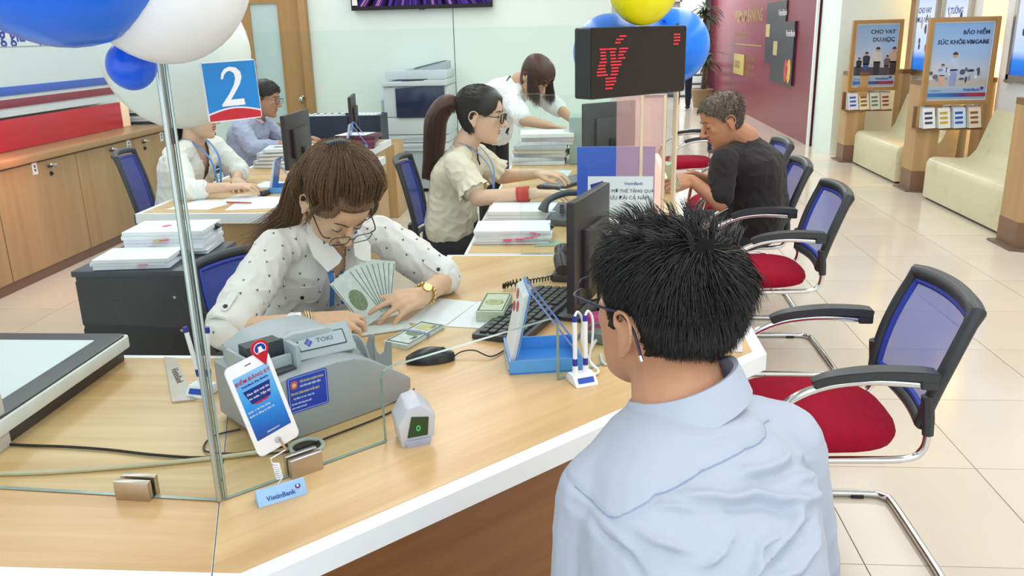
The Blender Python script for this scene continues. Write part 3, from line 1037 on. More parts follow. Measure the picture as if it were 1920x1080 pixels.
panel_between(b, (-2.28, 1.2), (-0.63, 1.2), 0.06, 0.705)
obj('front_panel', b, M_['brown_front'], t, smooth=20)
b = BM()
panel_between(b, (-0.59, 1.24), (0.37, 2.24), 0.0, 0.06)
panel_between(b, (0.37, 2.24), (0.37, 3.1), 0.0, 0.06)
obj('plinth', b, M_['brown_kick'], t)
b = BM()
panel_between(b, (-0.40, 3.12), (0.38, 3.12), 0.0, 0.705)
panel_between(b, (-1.02, 1.3), (-1.02, 1.98), 0.0, 0.705)
obj('side_panel', b, M_['oak_side'], t)

t = thing('second_counter', 'next oak counter along the row, where the woman in cream works', 'counter', (0.0, 4.5, 0))
P2 = [(-0.46, 3.176), (0.487, 3.176), (0.53, 5.92), (-0.46, 5.92)]
b = BM()
prism(b, P2, 0.705, ZT)
obj('white_edging', b, M_['white_edge'], t, smooth=20)
b = BM()
prism(b, inset(P2, [0.012, 0.035, 0.03, 0.012]), ZT - 0.004, ZT + 0.0012)
obj('worktop', b, M_['oak_topx'], t, smooth=20)
b = BM()
panel_between(b, (0.40, 3.2), (0.44, 5.88), 0.0, 0.705)
obj('front_panel', b, M_['brown_front'], t)
b = BM()
panel_between(b, (-0.3, 5.86), (0.42, 5.86), 0.0, 0.705)
panel_between(b, (-0.36, 3.2), (0.36, 3.2), 0.0, 0.705)
obj('side_panel', b, M_['oak_side'], t)

t = thing('back_desk', 'oak desk with rounded white edge where the woman with the mouse sits', 'desk', (-1.8, 4.8, 0))
P3 = [(-2.24, 4.0), (-1.62, 3.985), (-1.545, 4.005), (-1.49, 4.06), (-1.47, 4.14), (-1.40, 5.95), (-2.24, 5.95)]
b = BM()
prism(b, P3, 0.70, ZT)
obj('white_edging', b, M_['white_edge'], t, smooth=40)
b = BM()
prism(b, inset(P3, [0.02, 0.02, 0.02, 0.02, 0.02, 0.02, 0.03]), ZT - 0.004, ZT + 0.0012)
obj('worktop', b, M_['oak_topx'], t, smooth=20)
b = BM()
panel_between(b, (-2.1, 4.08), (-1.62, 4.06), 0.0, 0.70)
panel_between(b, (-1.62, 4.06), (-1.52, 4.18), 0.0, 0.70)
panel_between(b, (-1.52, 4.18), (-1.46, 5.9), 0.0, 0.70)
obj('side_panel', b, M_['oak_side'], t)

t = thing('far_desk', 'farther oak desk with a white edge, in front of the man in grey blue', 'desk', (-2.0, 6.55, 0))
P4 = [(-2.35, 6.16), (-1.6, 6.14), (-1.58, 6.96), (-2.35, 6.98)]
b = BM()
prism(b, P4, 0.70, ZT)
obj('white_edging', b, M_['white_edge'], t, smooth=20)
b = BM()
prism(b, inset(P4, [0.025, 0.04, 0.025, 0.025]), ZT - 0.004, ZT + 0.0012)
obj('worktop', b, M_['oak_topx'], t, smooth=20)
b = BM()
panel_between(b, (-1.66, 6.18), (-1.64, 6.94), 0.0, 0.70)
panel_between(b, (-2.3, 6.94), (-1.66, 6.92), 0.0, 0.70)
obj('side_panel', b, M_['oak_side'], t)
b = BM()
box(b, (-2.12, 7.55, 0.33), (0.95, 0.4, 0.66), bev=0.005)
solo('low_cupboard', b, M_['oak_side'], 'low oak cupboard carrying the navy file boxes by the door', 'cabinet')

# ------------------------------------------------------------------ glass screens
GA, GD = V((-0.675, 1.349, 0)), V((0.7071, 0.7071, 0)).normalized()
GD = V((0.724, 0.690, 0)).normalized()
GN = V((GD.y, -GD.x, 0))                      # towards the visitor
def gp_(s, z, off=0.0):
    return GA + GD * s + GN * off + V((0, 0, z))
FG = frame(GA, GD, (0, 0, 1))                 # x along the pane, y up, z to the visitor
t = thing('glass_screen', 'clear glass counter screen with a chrome corner post and a payment slot', 'glass screen', (-0.675, 1.349, 0.75))
Z0g = ZT + 0.003
pane = [(0.004, Z0g), (0.357, Z0g), (0.357, 0.897), (0.363, 0.911), (0.378, 0.917), (0.83, 0.917), (0.845, 0.911), (0.851, 0.897), (0.851, Z0g), (1.26, Z0g), (1.26, 1.59), (0.004, 1.59)]
def glass_pane(name, poly, F, th, par, mats=('glass', 'glass_edge')):
    b = BM()
    prism(b, poly, -th / 2, th / 2, F)
    bmesh.ops.recalc_face_normals(b, faces=b.faces[:])
    n = (F.to_3x3() @ V((0, 0, 1)))
    for f in b.faces:
        f.material_index = 0 if abs(f.normal.dot(n)) > 0.9 else 1
    return obj(name, b, [M_[mats[0]], M_[mats[1]]], par, smooth=0)
glass_pane('pane', pane, FG, 0.010, t)
FL = frame((-0.675, 1.349, 0), (-1.0, 0.062, 0), (0, 0, 1))
glass_pane('pane', [(0.004, Z0g), (1.4, Z0g), (1.4, 1.59), (0.004, 1.59)], FL, 0.010, t)
b = BM()
cyl(b, (-0.677, 1.346, Z0g), (-0.677, 1.346, 1.60), 0.0052, seg=10)
cyl(b, (-0.668, 1.356, Z0g), (-0.668, 1.356, 1.60), 0.0032, seg=8)
obj('corner_post', b, plain('post_alloy', '#B9C6C4', 0.25, metal=0.8, var=0.03), t)
for F, s0, s1 in ((FL, 0.133, 0.203), (FG, 0.135, 0.203)):
    b = BM()
    for sgn in (-1, 1):
        box(b, ((s0 + s1) / 2, ZT + 0.021, sgn * 0.0115), (s1 - s0, 0.038, 0.013), M=F, bev=0.0015)
    box(b, ((s0 + s1) / 2, ZT + 0.0025, 0), (s1 - s0, 0.002, 0.034), M=F)
    obj('clamp', b, M_['steel'], t)
t = thing('low_glass_screen', 'lower clear glass screen between the two oak counters', 'glass screen', (0.03, 3.17, 0.75))
F2 = frame((-0.235, 3.172, 0), (1, 0.0, 0), (0, 0, 1))
glass_pane('pane', [(0, ZT + 0.003), (0.08, ZT + 0.003), (0.08, 1.36), (0.0, 1.36)], F2, 0.008, t)
glass_pane('pane', [(0.083, ZT + 0.003), (0.36, ZT + 0.003), (0.36, 1.355), (0.083, 1.355)], F2, 0.008, t)
M_['pink_reflection'] = clear('pink_reflection_glass', (0.97, 0.83, 0.80), 1.0, 0.26, (0.95, 0.62, 0.62))  # pink tint and milkiness stand in for a red panel reflected in clear glass
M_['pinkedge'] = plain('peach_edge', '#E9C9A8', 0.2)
glass_pane('reflection_pane', [(0.363, ZT + 0.003), (0.545, ZT + 0.003), (0.545, 1.35), (0.363, 1.35)], F2, 0.010, t, ('pink_reflection', 'pinkedge'))
for s_ in (0.455, 0.538):
    b = BM()
    box(b, (s_, 1.05, 0.0), (0.012, 0.594, 0.014), M=F2, bev=0.003)
    obj('edge_strip', b, plain('peach_highlight' + str(s_), '#EBCFB0', 0.25, var=0.05), t)  # peach strips painted in as the bright reflections along the glass edges

b = BM()
box(b, (1.263, 1.168, 0.0), (0.007, 0.83, 0.013), M=FG, bev=0.002)  # added strip over the green pane end, its peach imitating a reflection
obj('end_strip', b, plain('peach_end_strip', '#E3C6A6', 0.25, var=0.05), bpy.data.objects['glass_screen'], label='peach toned end strip')

# number plate on the screen
t = thing('number_plate', 'blue square sign with a white 2 and a red foot on the glass', 'sign', gp_(0.107, 1.45, 0.02))
Fn = frame(gp_(0.062, 1.4495, 0.012), GD + V((0, 0, 0.028)), (0, 0, 1))
b = BM()
prism(b, rrect(0.092, 0.098, 0.004, 3, 0.046, 0.046), 0, 0.006, Fn)
obj('plate', b, M_['white_pl'], t)
b = BM()
prism(b, [(0.0012, 0.012)] + [(0.0012 + 0.0896 * k / 10, 0.012 + 0.008 * math.sin(math.pi * k / 10)) for k in range(1, 10)] + [(0.0908, 0.012), (0.0908, 0.093), (0.0012, 0.093)], 0.006, 0.0068, Fn)
obj('blue_field', b, plain('plate_blue', '#1483CF', 0.35), t)
b = BM()
prism(b, [(0.0015, -0.001), (0.0905, -0.001), (0.0905, 0.009)] + [(0.0905 - 0.089 * k / 10, 0.009 + 0.008 * math.sin(math.pi * k / 10)) for k in range(1, 10)] + [(0.0015, 0.009)], 0.006, 0.0068, Fn)
obj('red_foot', b, plain('plate_red', '#C4202F', 0.35), t)
two = [(0.014, 0.052), (0.016, 0.061), (0.022, 0.068), (0.031, 0.071), (0.041, 0.069), (0.048, 0.062), (0.049, 0.053), (0.045, 0.043), (0.037, 0.032), (0.026, 0.0185), (0.045, 0.0185), (0.0485, 0.0185), (0.0492, 0.0085), (0.0102, 0.0085),
       (0.0102, 0.0115), (0.024, 0.027), (0.034, 0.041), (0.038, 0.051), (0.037, 0.060), (0.031, 0.0645), (0.025, 0.063), (0.020, 0.058), (0.0175, 0.052)]
b = BM()
prism(b, [(p[0] * 1.02 + 0.0145, p[1] * 1.02 + 0.013) for p in two][::-1], 0.0068, 0.0078, Fn)
obj('numeral', b, M_['white_pl'], t)

# LED queue display
t = thing('led_display', 'black LED queue display box with red glyphs, fixed on the glass top', 'display', gp_(1.08, 1.43, 0.03))
FLd = frame(gp_(0.905, 1.43, 0.006), GD, (0, 0, 1))
b = BM()
prism(b, rrect(0.325, 0.155, 0.006, 3, 0.1625, 0.0775), 0, 0.048, FLd, bev=0.001)
obj('case', b, plain('led_case', '#2C2D31', 0.4), t)
b = BM()
prism(b, rrect(0.319, 0.150, 0.004, 3, 0.1625, 0.0775), 0.0481, 0.0495, FLd)
obj('window', b, plain('led_window', '#140A0C', 0.05, spec=0.5), t)
ledm = plain('red_led', '#C01020', 0.4, emit='#FF2038', estr=1.5)
glyph = [(0.062, 0.135, 4), (0.055, 0.128, 4), (0.052, 0.121, 3),
         (0.016, 0.108, 4), (0.034, 0.108, 5), (0.062, 0.108, 5), (0.018, 0.101, 3), (0.040, 0.101, 3), (0.062, 0.101, 4), (0.018, 0.094, 3), (0.041, 0.094, 3), (0.060, 0.094, 3),
         (0.019, 0.087, 3), (0.042, 0.087, 3), (0.060, 0.087, 4), (0.016, 0.080, 4), (0.042, 0.080, 6), (0.013, 0.073, 4), (0.042, 0.073, 6), (0.012, 0.066, 4), (0.044, 0.066, 4), (0.010, 0.059, 5), (0.044, 0.059, 4),
         (0.010, 0.052, 6), (0.042, 0.052, 4), (0.030, 0.044, 3), (0.042, 0.044, 3), (0.030, 0.037, 6), (0.030, 0.030, 5), (0.030, 0.022, 4),
         (0.20, 0.135, 4), (0.20, 0.128, 4), (0.20, 0.121, 4), (0.20, 0.113, 3)]
b = BM()
for gx, gz, n_ in glyph:
    for k in range(n_):
        box(b, (gx * 1.35 + 0.01 + 0.0058 * k, gz, 0.0498), (0.0048, 0.0026, 0.0008), M=FLd)
obj('led_dots', b, ledm, t, kind='stuff')
b = BM()
for sx_ in (0.05, 0.27):
    box(b, (sx_, 0.1, -0.009), (0.03, 0.06, 0.017), M=FLd)
obj('bracket', b, M_['dkgrey'], t)

# ------------------------------------------------------------------ balloons
def balloon(c, r, col, label, group, tie=None):
    t = thing('balloon', label, 'balloon', c, 0, group)
    b = BM()
    t2 = bmesh.new()
    bmesh.ops.create_uvsphere(t2, u_segments=40, v_segments=24, radius=1.0)
    for v in t2.verts:
        z = v.co.z
        k = 1.0 if z > 0 else 1.0 - 0.05 * z * z
        v.co = V((v.co.x * r * k, v.co.y * r * k, z * r * 1.02))
    merge(b, t2, Matrix.Translation(V(c)))
    m = plain('latex_' + col, col, 0.3, var=0.01, spec=0.45, coat=0.15)
    m.node_tree.nodes['Principled BSDF'].inputs['Subsurface Weight'].default_value = 0.7
    m.node_tree.nodes['Principled BSDF'].inputs['Subsurface Radius'].default_value = (0.12, 0.12, 0.12)
    obj('skin', b, m, t, smooth=180)
    b = BM()
    d = (V(tie) - V(c)).normalized() if tie else V((0, 0.3, 1))
    d.normalize()
    cyl(b, V(c) + d * r * 0.99, V(c) + d * (r + 0.014), 0.004, 0.008, 10)
    obj('knot', b, m, t)
    return t
tieL, tieR = (-0.73, 1.33, 1.66), (0.17, 2.2, 1.68)
balloon((-0.575, 1.19, 1.668), 0.118, '#F4FAFF', 'large white balloon in front of the chrome corner post', 'balloons on the glass corner', tieL)
balloon((-0.662, 1.10, 1.742), 0.165, '#0A78FF', 'large bright blue balloon at the top left corner', 'balloons on the glass corner', tieL)
balloon((-0.672, 1.255, 1.546), 0.036, '#1263E8', 'small blue balloon tucked under the two large ones', 'balloons on the glass corner', tieL)
balloon((-0.765, 1.60, 1.555), 0.136, '#F6FBF7', 'white balloon behind the glass, below the large white one', 'balloons on the glass corner', tieL)
balloon((0.140, 2.06, 1.667), 0.079, '#F5EE10', 'yellow balloon on top of the LED display', 'balloons on the LED display', tieR)
balloon((0.242, 2.351, 1.534), 0.095, '#1384FF', 'blue balloon right of the LED display', 'balloons on the LED display', tieR)
balloon((0.068, 2.19, 1.527), 0.0894, '#3E86F0', 'blue balloon mostly hidden behind the LED display', 'balloons on the LED display', tieR)
# ------------------------------------------------------------------ things on the near counter
ZD = ZT + 0.0015
M_['mc_grey'] = plain('counter_grey', '#9B9FA5', 0.38, var=0.015)
M_['mc_lite'] = plain('counter_light', '#AEB5BB', 0.38, var=0.015)
M_['mc_dark'] = plain('counter_slot', '#3B4046', 0.5)
M_['blue_pl'] = plain('blue_acrylic', '#3F8EDB', 0.25, var=0.03)
M_['blue_lt'] = plain('light_blue_acrylic', '#9CC6F0', 0.28, var=0.02)
M_['ink_blue'] = plain('ink_blue', '#2A2F9C', 0.35)
M_['red_pl'] = plain('red_plastic', '#C4182C', 0.35)

# money counting machine; s along the screen, d away from the visitor
D45 = V((0.676, 0.737, 0)).normalized()
N45 = V((-D45.y, D45.x, 0))
MO = V((-0.655, 1.548, ZD))
FM = frame(MO, D45, (0, 0, 1))                 # x along, y up, z towards the visitor
t = thing('money_counter', 'grey banknote counting machine with a blue sticker, on the near counter', 'counting machine', tuple(MO + D45 * 0.18 + N45 * 0.12))
side = [(0.0, 0.012), (0.02, 0.004), (0.08, 0.0), (0.30, 0.0), (0.345, 0.006), (0.372, 0.022), (0.374, 0.05), (0.345, 0.072), (0.30, 0.103), (0.262, 0.128), (0.225, 0.142), (0.18, 0.147), (0.09, 0.146), (0.05, 0.143), (0.0, 0.138)]
b = BM()
prism(b, side, -0.235, 0.0, FM, bev=0.008)
obj('body', b, M_['mc_grey'], t, smooth=35)
b = BM()
prism(b, [(0.02, 0.105), (0.30, 0.105), (0.275, 0.158), (0.215, 0.198), (0.13, 0.205), (0.07, 0.198), (0.02, 0.172)], -0.228, -0.085, FM, bev=0.010)
obj('rear_housing', b, M_['mc_lite'], t, smooth=35)
b = BM()
box(b, (0.052, 0.150, -0.058), (0.10, 0.05, 0.008), M=FM, bev=0.002)
box(b, (0.005, 0.158, -0.11), (0.008, 0.055, 0.10), M=FM, bev=0.002)
box(b, (0.11, 0.165, -0.10), (0.012, 0.06, 0.12), M=FM, bev=0.003)
obj('hopper_wall', b, M_['mc_lite'], t)
b = BM()
box(b, (0.055, 0.1475, -0.06), (0.085, 0.006, 0.062), M=FM)
box(b, (0.058, 0.176, -0.104), (0.085, 0.05, 0.04), M=FM)
obj('hopper_slot', b, M_['mc_dark'], t)
# tilted name plate on the housing top
FT = FM @ Matrix.Translation((0.19, 0.172, -0.082)) @ Matrix.Rotation(R(-38), 4, 'X') @ Matrix.Rotation(R(-4), 4, 'Z')
b = BM()
prism(b, rrect(0.155, 0.072, 0.006, 3), -0.03, 0.004, FT, bev=0.002)
hp = obj('name_block', b, M_['mc_lite'], t)
b = BM()
prism(b, rrect(0.118, 0.036, 0.002, 2), 0.004, 0.0052, FT)
obj('name_plate', b, M_['dkgrey'], hp)
b = BM()
prism(b, rrect(0.112, 0.031, 0.002, 2), 0.0052, 0.0058, FT)
obj('plate_face', b, plain('plate_face', '#B3BCC6', 0.35), hp)
b = BM()
for q in ((0, 0.0055), (0.0055, 0), (-0.0055, 0), (0, -0.0055)):
    prism(b, [(-0.033 + q[0] + 0.0048 * math.cos(R(a)), q[1] + 0.0048 * math.sin(R(a))) for a in (0, 90, 180, 270)], 0.0058, 0.0064, FT)
obj('emblem', b, plain('mc_emblem', '#3548B5', 0.35), hp)
text('lettering', 'TOKI', 0.014, plain('mc_text', '#6B7482', 0.4), hp, FT @ Matrix.Translation((-0.014, -0.003, 0.006)), bold=0.0003, sx=1.3)
# curved guard and gill lines between housing and nose
b = BM()
for k in range(5):
    pts = [FM @ V((0.285 + 0.006 * k + 0.035 * u, 0.158 - 0.07 * u * u - 0.008 * k, -0.10 - 0.012 * k + 0.05 * math.sin(u * 2.4) * 0.2)) for u in (0, 0.25, 0.5, 0.75, 1)]
    tube(b, pts, 0.0028, 6)
obj('gill', b, M_['mc_lite'], t, kind='stuff')
# sticker
FS = FM @ Matrix.Translation((0.103, 0.103, 0.0006)) @ Matrix.Rotation(R(-1), 4, 'Z')
b = BM()
prism(b, rrect(0.096, 0.082, 0.005, 3), 0, 0.0008, FS)
st = obj('sticker', b, plain('sticker_blue', '#1C3FB8', 0.3), t)
b = BM()
for x0, y0, w_, h_ in ((0, 0.038, 0.088, 0.0007), (0, -0.038, 0.088, 0.0007), (0.0445, 0, 0.0007, 0.075), (-0.0445, 0, 0.0007, 0.075)):
    box(b, (x0, y0, 0.001), (w_, h_, 0.0005), M=FS)
obj('printed_border', b, plain('sticker_line', '#C8D2F2', 0.4), st)
b = BM()
prism(b, rrect(0.016, 0.018, 0.005, 3, -0.032, 0.022), 0.0009, 0.0013, FS)
obj('printed_badge', b, plain('badge_red', '#C9604A', 0.4), st)
b = BM()
prism(b, disc(0.005, 12, -0.032, 0.022), 0.0013, 0.0016, FS)
obj('badge_centre', b, plain('badge_cream', '#E9B9A0', 0.4), st)
wt = plain('sticker_text', '#DCE3F4', 0.4)
yt = plain('sticker_yellow', '#D8D27A', 0.4)
for s_, sz, x, y, mm in (('TẬP ĐOÀN NGÂN HÀNG', 0.0068, -0.019, 0.024, yt), ('CHUYÊN MÁY ĐẾM TIỀN', 0.006, -0.019, 0.014, wt), ('TRUNG TÂM PHÂN PHỐI MÁY', 0.0068, -0.041, 0.0, yt),
                         ('Tel: 0903 177 149 - 0912 766', 0.0056, -0.036, -0.011, wt), ('bảo hành chính hãng toàn quốc', 0.005, -0.041, -0.022, wt), ('phục vụ tận nơi 24 giờ', 0.005, -0.041, -0.031, wt)):
    text('lettering', s_, sz, mm, st, FS @ Matrix.Translation((x, y, 0.001)), bold=0.0001, sx=0.74)
# fork shaped stacker wings behind the nose
b = BM()
for dz in (-0.20, -0.125):
    prism(b, [(0.355, 0.03), (0.40, 0.03), (0.405, 0.10), (0.392, 0.105), (0.384, 0.082), (0.370, 0.076), (0.360, 0.088), (0.352, 0.122)], dz, dz + 0.006, FM)
obj('stacker_wing', b, plain('wing_grey', '#8E979F', 0.4), t)
# customer display unit at the right end
FDp = frame(V((-0.358, 1.612, ZD)), V((0.90, 0.43, 0)), V((-0.05, -0.20, 1))) @ Matrix.Scale(1.15, 4)
b = BM()
prism(b, [(-0.03, 0.0), (0.012, -0.0), (0.032, 0.02), (0.034, 0.062), (0.006, 0.09), (-0.018, 0.085), (-0.036, 0.05)], -0.03, 0.028, FDp, bev=0.005)
dp = obj('display_unit', b, plain('display_white', '#C9CED6', 0.35), t)
b = BM()
prism(b, [(-0.02, 0.024), (0.018, 0.024), (0.02, 0.062), (-0.012, 0.068)], 0.028, 0.0295, FDp)
obj('display_glass', b, plain('lcd_green', '#274B2E', 0.12), dp)
text('lettering', '0', 0.018, plain('lcd_digit', '#4CC069', 0.4, emit='#4CC069', estr=0.6), dp, FDp @ Matrix.Translation((-0.004, 0.036, 0.0296)))
b = BM()
prism(b, [(-0.02, -0.002), (0.02, -0.002), (0.024, 0.018), (-0.024, 0.018)], 0.029, 0.034, FDp, bev=0.001)
obj('display_skirt', b, plain('skirt_lilac', '#AEB3CC', 0.3), dp)
b = BM()
pts = spline([MO + D45 * q + N45 * w_ + V((0, 0, 0.004)) for q, w_ in ((0.40, 0.03), (0.30, -0.035), (0.12, -0.045), (0.02, -0.04), (-0.06, 0.03), (-0.1, 0.09), (-0.06, 0.14), (0.0, 0.13))], 6)
tube(b, pts, 0.0022, 6)
obj('power_cord', b, M_['black'], t)

# phone shaped display with a map-pin badge, plugged to a small wedge stand
PC = gp_(0.093, 0.928, 0.022)
ux = (GD * 0.080 + V((0, 0, 0.0195))).normalized()
uy = (GD * -0.035 + V((0, 0, 0.182))).normalized()
FP = frame(PC, ux, uy)
t = thing('phone_display', 'white phone shaped display with a red map pin on top and a coiled cord', 'display', tuple(gp_(0.1, ZD, 0.05)))
b = BM()
prism(b, rrect(0.087, 0.195, 0.011, 4), -0.0035, 0.0035, FP, bev=0.0012)
obj('phone_body', b, M_['white_pl'], t)
b = BM()
prism(b, rrect(0.071, 0.137, 0.001, 1, 0, 0.006), 0.0036, 0.0041, FP)
scm = printed('phone_print', [(0, '#17479A'), (0.2, '#1F6CC4'), (0.45, '#2B8FE0'), (0.62, '#48A4E6'), (0.86, '#6DB7EC'), (1, '#8FC8F2')], 'z', 0.112, 0.25)
sc = obj('printed_screen', b, scm, t)
b = BM()
prism(b, [(-0.027, 0.042), (0.027, 0.042), (0.019, 0.012), (-0.019, 0.012)][::-1], 0.0041, 0.0045, FP)
obj('printed_banner', b, plain('banner_navy', '#1B2F7E', 0.35), sc)
b = BM()
prism(b, [(-0.016, 0.012), (0.016, 0.012), (0.012, 0.008), (-0.012, 0.008)][::-1], 0.0041, 0.0045, FP)
obj('printed_ribbon', b, plain('ribbon_red', '#C22A3C', 0.35), sc)
rd = plain('phone_red', '#C51E34', 0.4)
for s_, sz, x, y, mm, al in (('ĐIỂM ĐĂNG KÝ', 0.0098, 0, 0.058, rd, 'CENTER'), ('VietinBank iPay Mobile', 0.0058, 0, 0.049, M_['navy'], 'CENTER'), ('Giao dịch mọi lúc', 0.0062, 0, 0.031, wt, 'CENTER'), ('An toàn, Tiện lợi', 0.0062, 0, 0.021, wt, 'CENTER'),
                             ('Bước 1: tải ứng dụng', 0.005, -0.032, -0.003, wt, 'LEFT'), ('Bước 2: đăng ký dịch vụ', 0.005, -0.032, -0.012, wt, 'LEFT'), ('vietinbank.vn', 0.005, 0.0, -0.056, wt, 'CENTER')):
    text('lettering', s_, sz, mm, sc, FP @ Matrix.Translation((x, y, 0.0047)), al, bold=0.0001, ext=0.0002)
b = BM()
box(b, (0, 0.088, 0.0037), (0.012, 0.0016, 0.0006), M=FP)
obj('speaker_slit', b, M_['dkgrey'], t)
b = BM()
lathe(b, [(0.0068, 0.0034), (0.0068, 0.0042), (0.0058, 0.0042), (0.0058, 0.0036)], FP @ Matrix.Translation((0, -0.081, 0)), 20)
obj('home_ring', b, plain('ring_grey', '#C4C6CA', 0.3), t)
FPn = FP @ Matrix.Translation((0.031, 0.106, 0.0042))
def drop(r, k=1.0):
    return [(r * math.cos(R(a)), r * math.sin(R(a))) for a in range(-28, 209, 12)] + [(0.0, -r * 2.15 * k)]
b = BM()
prism(b, drop(0.0165), -0.003, 0.0006, FPn)
pin = obj('map_pin', b, M_['red_pl'], t)
b = BM()
prism(b, disc(0.0118, 24), 0.0006, 0.0012, FPn)
obj('pin_ring', b, M_['white_pl'], pin)
b = BM()
prism(b, [(0.0104 * math.cos(R(a)), 0.0104 * math.sin(R(a))) for a in range(-30, 211, 12)], 0.0012, 0.0017, FPn)
obj('pin_blue', b, M_['navy'], pin)
b = BM()
prism(b, [(0.0104 * math.cos(R(a)), 0.0104 * math.sin(R(a)) - 0.0012) for a in range(215, 326, 11)], 0.0012, 0.0017, FPn)
obj('pin_red', b, M_['red_pl'], pin)
b = BM()
prism(b, [(-0.006, -0.0055), (0.006, -0.0055), (0.0035, -0.001), (0.0035, 0.0045), (-0.0035, 0.0045), (-0.0035, -0.001)], 0.0017, 0.0022, FPn)
obj('pin_white', b, M_['white_pl'], pin)
# cord
b = BM()
p0 = FP @ V((0.006, -0.088, 0.005))
p1 = gp_(0.115, 0.835, 0.03)
cyl(b, FP @ V((0.003, -0.08, 0.005)), FP @ V((0.007, -0.108, 0.006)), 0.0025, seg=8)
obj('plug', b, M_['steel'], t)
b = BM()
ps = [FP @ V((0.007, -0.108, 0.006)), gp_(0.092, 0.818, 0.03), gp_(0.094, 0.808, 0.032)]
for k in range(57):
    a = 2 * math.pi * k / 8
    ps.append(gp_(0.099 + 0.004 * k / 56 + 0.006 * math.cos(a), 0.806 - 0.032 * k / 56, 0.036 + 0.006 * math.sin(a)))
ps += [gp_(0.098, 0.768, 0.040), gp_(0.096, 0.757 + 0.012, 0.046)]
tube(b, ps, 0.0014, 6)
obj('coiled_cord', b, M_['white_pl'], t)
# wedge stand
WO = V((-0.562, 1.362, ZD))
WX = V((0.077, 0.056, 0)).normalized()
FW = frame(WO, WX, (0, 0, 1))
t2 = thing('name_wedge', 'small light blue VietinBank wedge at the foot of the white coiled cord', 'name stand', tuple(WO))
b = BM()
prism(b, [(0.0, 0.0), (0.036, 0.0), (0.020, 0.027), (0.016, 0.027)], -0.046, 0.046, frame(WO + V((WX.y, -WX.x, 0)) * 0.012, V((-WX.y, WX.x, 0)), (0, 0, 1)), bev=0.001)
obj('wedge', b, M_['blue_lt'], t2, smooth=20)
nf = V((WX.y, -WX.x, 0))
FWf = frame(WO + nf * 0.0124, WX, (-nf * 0.018 + V((0, 0, 0.027))))
text('lettering', 'VietinBank', 0.0125, M_['navy'], t2, FWf @ Matrix.Translation((-0.030, 0.008, 0.0006)), bold=0.0002)
b = BM()
prism(b, disc(0.0052, 16, 0.031, 0.020), 0.0004, 0.0009, FWf)
em = obj('emblem', b, M_['navy'], t2)
b = BM()
prism(b, [(0.031 - 0.0045, 0.0172), (0.031 + 0.0045, 0.0172), (0.031 + 0.002, 0.0150), (0.031 - 0.002, 0.0150)][::-1], 0.0009, 0.0012, FWf)
obj('emblem_red', b, M_['red_pl'], em)
b = BM()
prism(b, disc(0.0022, 10, 0.031, 0.0205), 0.0009, 0.0012, FWf)
obj('emblem_white', b, M_['white_pl'], em)

# cable grommet and cables
b = BM()
tube(b, [V((-0.578 + 0.034 * math.cos(q), 1.562 + 0.034 * math.sin(q), ZD + 0.003)) for q in [2 * math.pi * k / 32 for k in range(32)]], 0.0048, 8, True)
g = thing('cable_grommet', 'grey round cable grommet set in the counter top', 'grommet', (-0.578, 1.562, ZD))
obj('ring', b, plain('grommet_grey', '#B5BAB5', 0.35), g)
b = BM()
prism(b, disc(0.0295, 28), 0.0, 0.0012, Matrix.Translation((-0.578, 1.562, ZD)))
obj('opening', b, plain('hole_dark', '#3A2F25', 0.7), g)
def cable(name, pts, r, mat, label, cat='cable', n=8):
    b = BM()
    tube(b, spline(pts, n), r, 6)
    return solo(name, b, mat, label, cat)
zc = ZD + 0.004
cable('black_cable', [(-1.6, 1.60, zc), (-1.255, 1.551, zc), (-1.10, 1.542, zc), (-1.0, 1.532, zc), (-0.888, 1.513, zc), (-0.78, 1.505, zc), (-0.70, 1.53, zc), (-0.62, 1.565, zc)], 0.0032, M_['black'], 'thin black cable lying across the left counter')
cable('beige_cable', [(-1.6, 1.41, zc + 0.001), (-1.166, 1.424, zc + 0.001), (-0.95, 1.455, zc + 0.001), (-0.767, 1.499, zc + 0.001), (-0.66, 1.525, zc + 0.006)], 0.0048, plain('cable_beige', '#C9BFA2', 0.5), 'thicker beige cable lying across the left counter, nearer the glass')

# flat scanner on the left counter
t = thing('scanner', 'flat document scanner with a white bed and black rim on the left counter', 'scanner', (-1.5, 1.78, ZD))
sx0, sx1, sy0, sy1 = -1.86, -1.215, 1.47, 2.055
b = BM()
box(b, ((sx0 + sx1) / 2 - 0.008, (sy0 + sy1) / 2 + 0.02, ZD + 0.022), (sx1 - sx0 - 0.03, sy1 - sy0 - 0.06, 0.044), bev=0.004)
obj('base', b, plain('scanner_brown', '#3A302E', 0.45), t)
b = BM()
prism(b, rrect(sx1 - sx0, sy1 - sy0, 0.02, 4, (sx0 + sx1) / 2, (sy0 + sy1) / 2), ZD + 0.04, ZD + 0.072, bev=0.004)
obj('tray', b, plain('scanner_white', '#DFE0DE', 0.35), t)
b = BM()
prism(b, rrect(sx1 - sx0 - 0.012, sy1 - sy0 - 0.012, 0.02, 4, (sx0 + sx1) / 2 - 0.002, (sy0 + sy1) / 2), ZD + 0.070, ZD + 0.076, bev=0.002)
obj('black_rim', b, plain('scanner_rim', '#34363A', 0.35), t)
b = BM()
prism(b, rrect(sx1 - sx0 - 0.13, sy1 - sy0 - 0.13, 0.004, 2, (sx0 + sx1) / 2 + 0.0, (sy0 + sy1) / 2), ZD + 0.075, ZD + 0.078)
obj('white_bed', b, plain('scan_bed', '#E4F0F2', 0.15, var=0.01), t)
b = BM()
prism(b, [(-1.78, 0.0), (-1.228, 0.0), (-1.228, 0.12), (-1.245, 0.142), (-1.27, 0.146), (-1.78, 0.146)], -1.555, -1.44, frame((0, 0, ZD), (1, 0, 0), (0, 0, 1)), bev=0.005)
obj('front_housing', b, plain('scanner_beige', '#CFC9C4', 0.4), t)

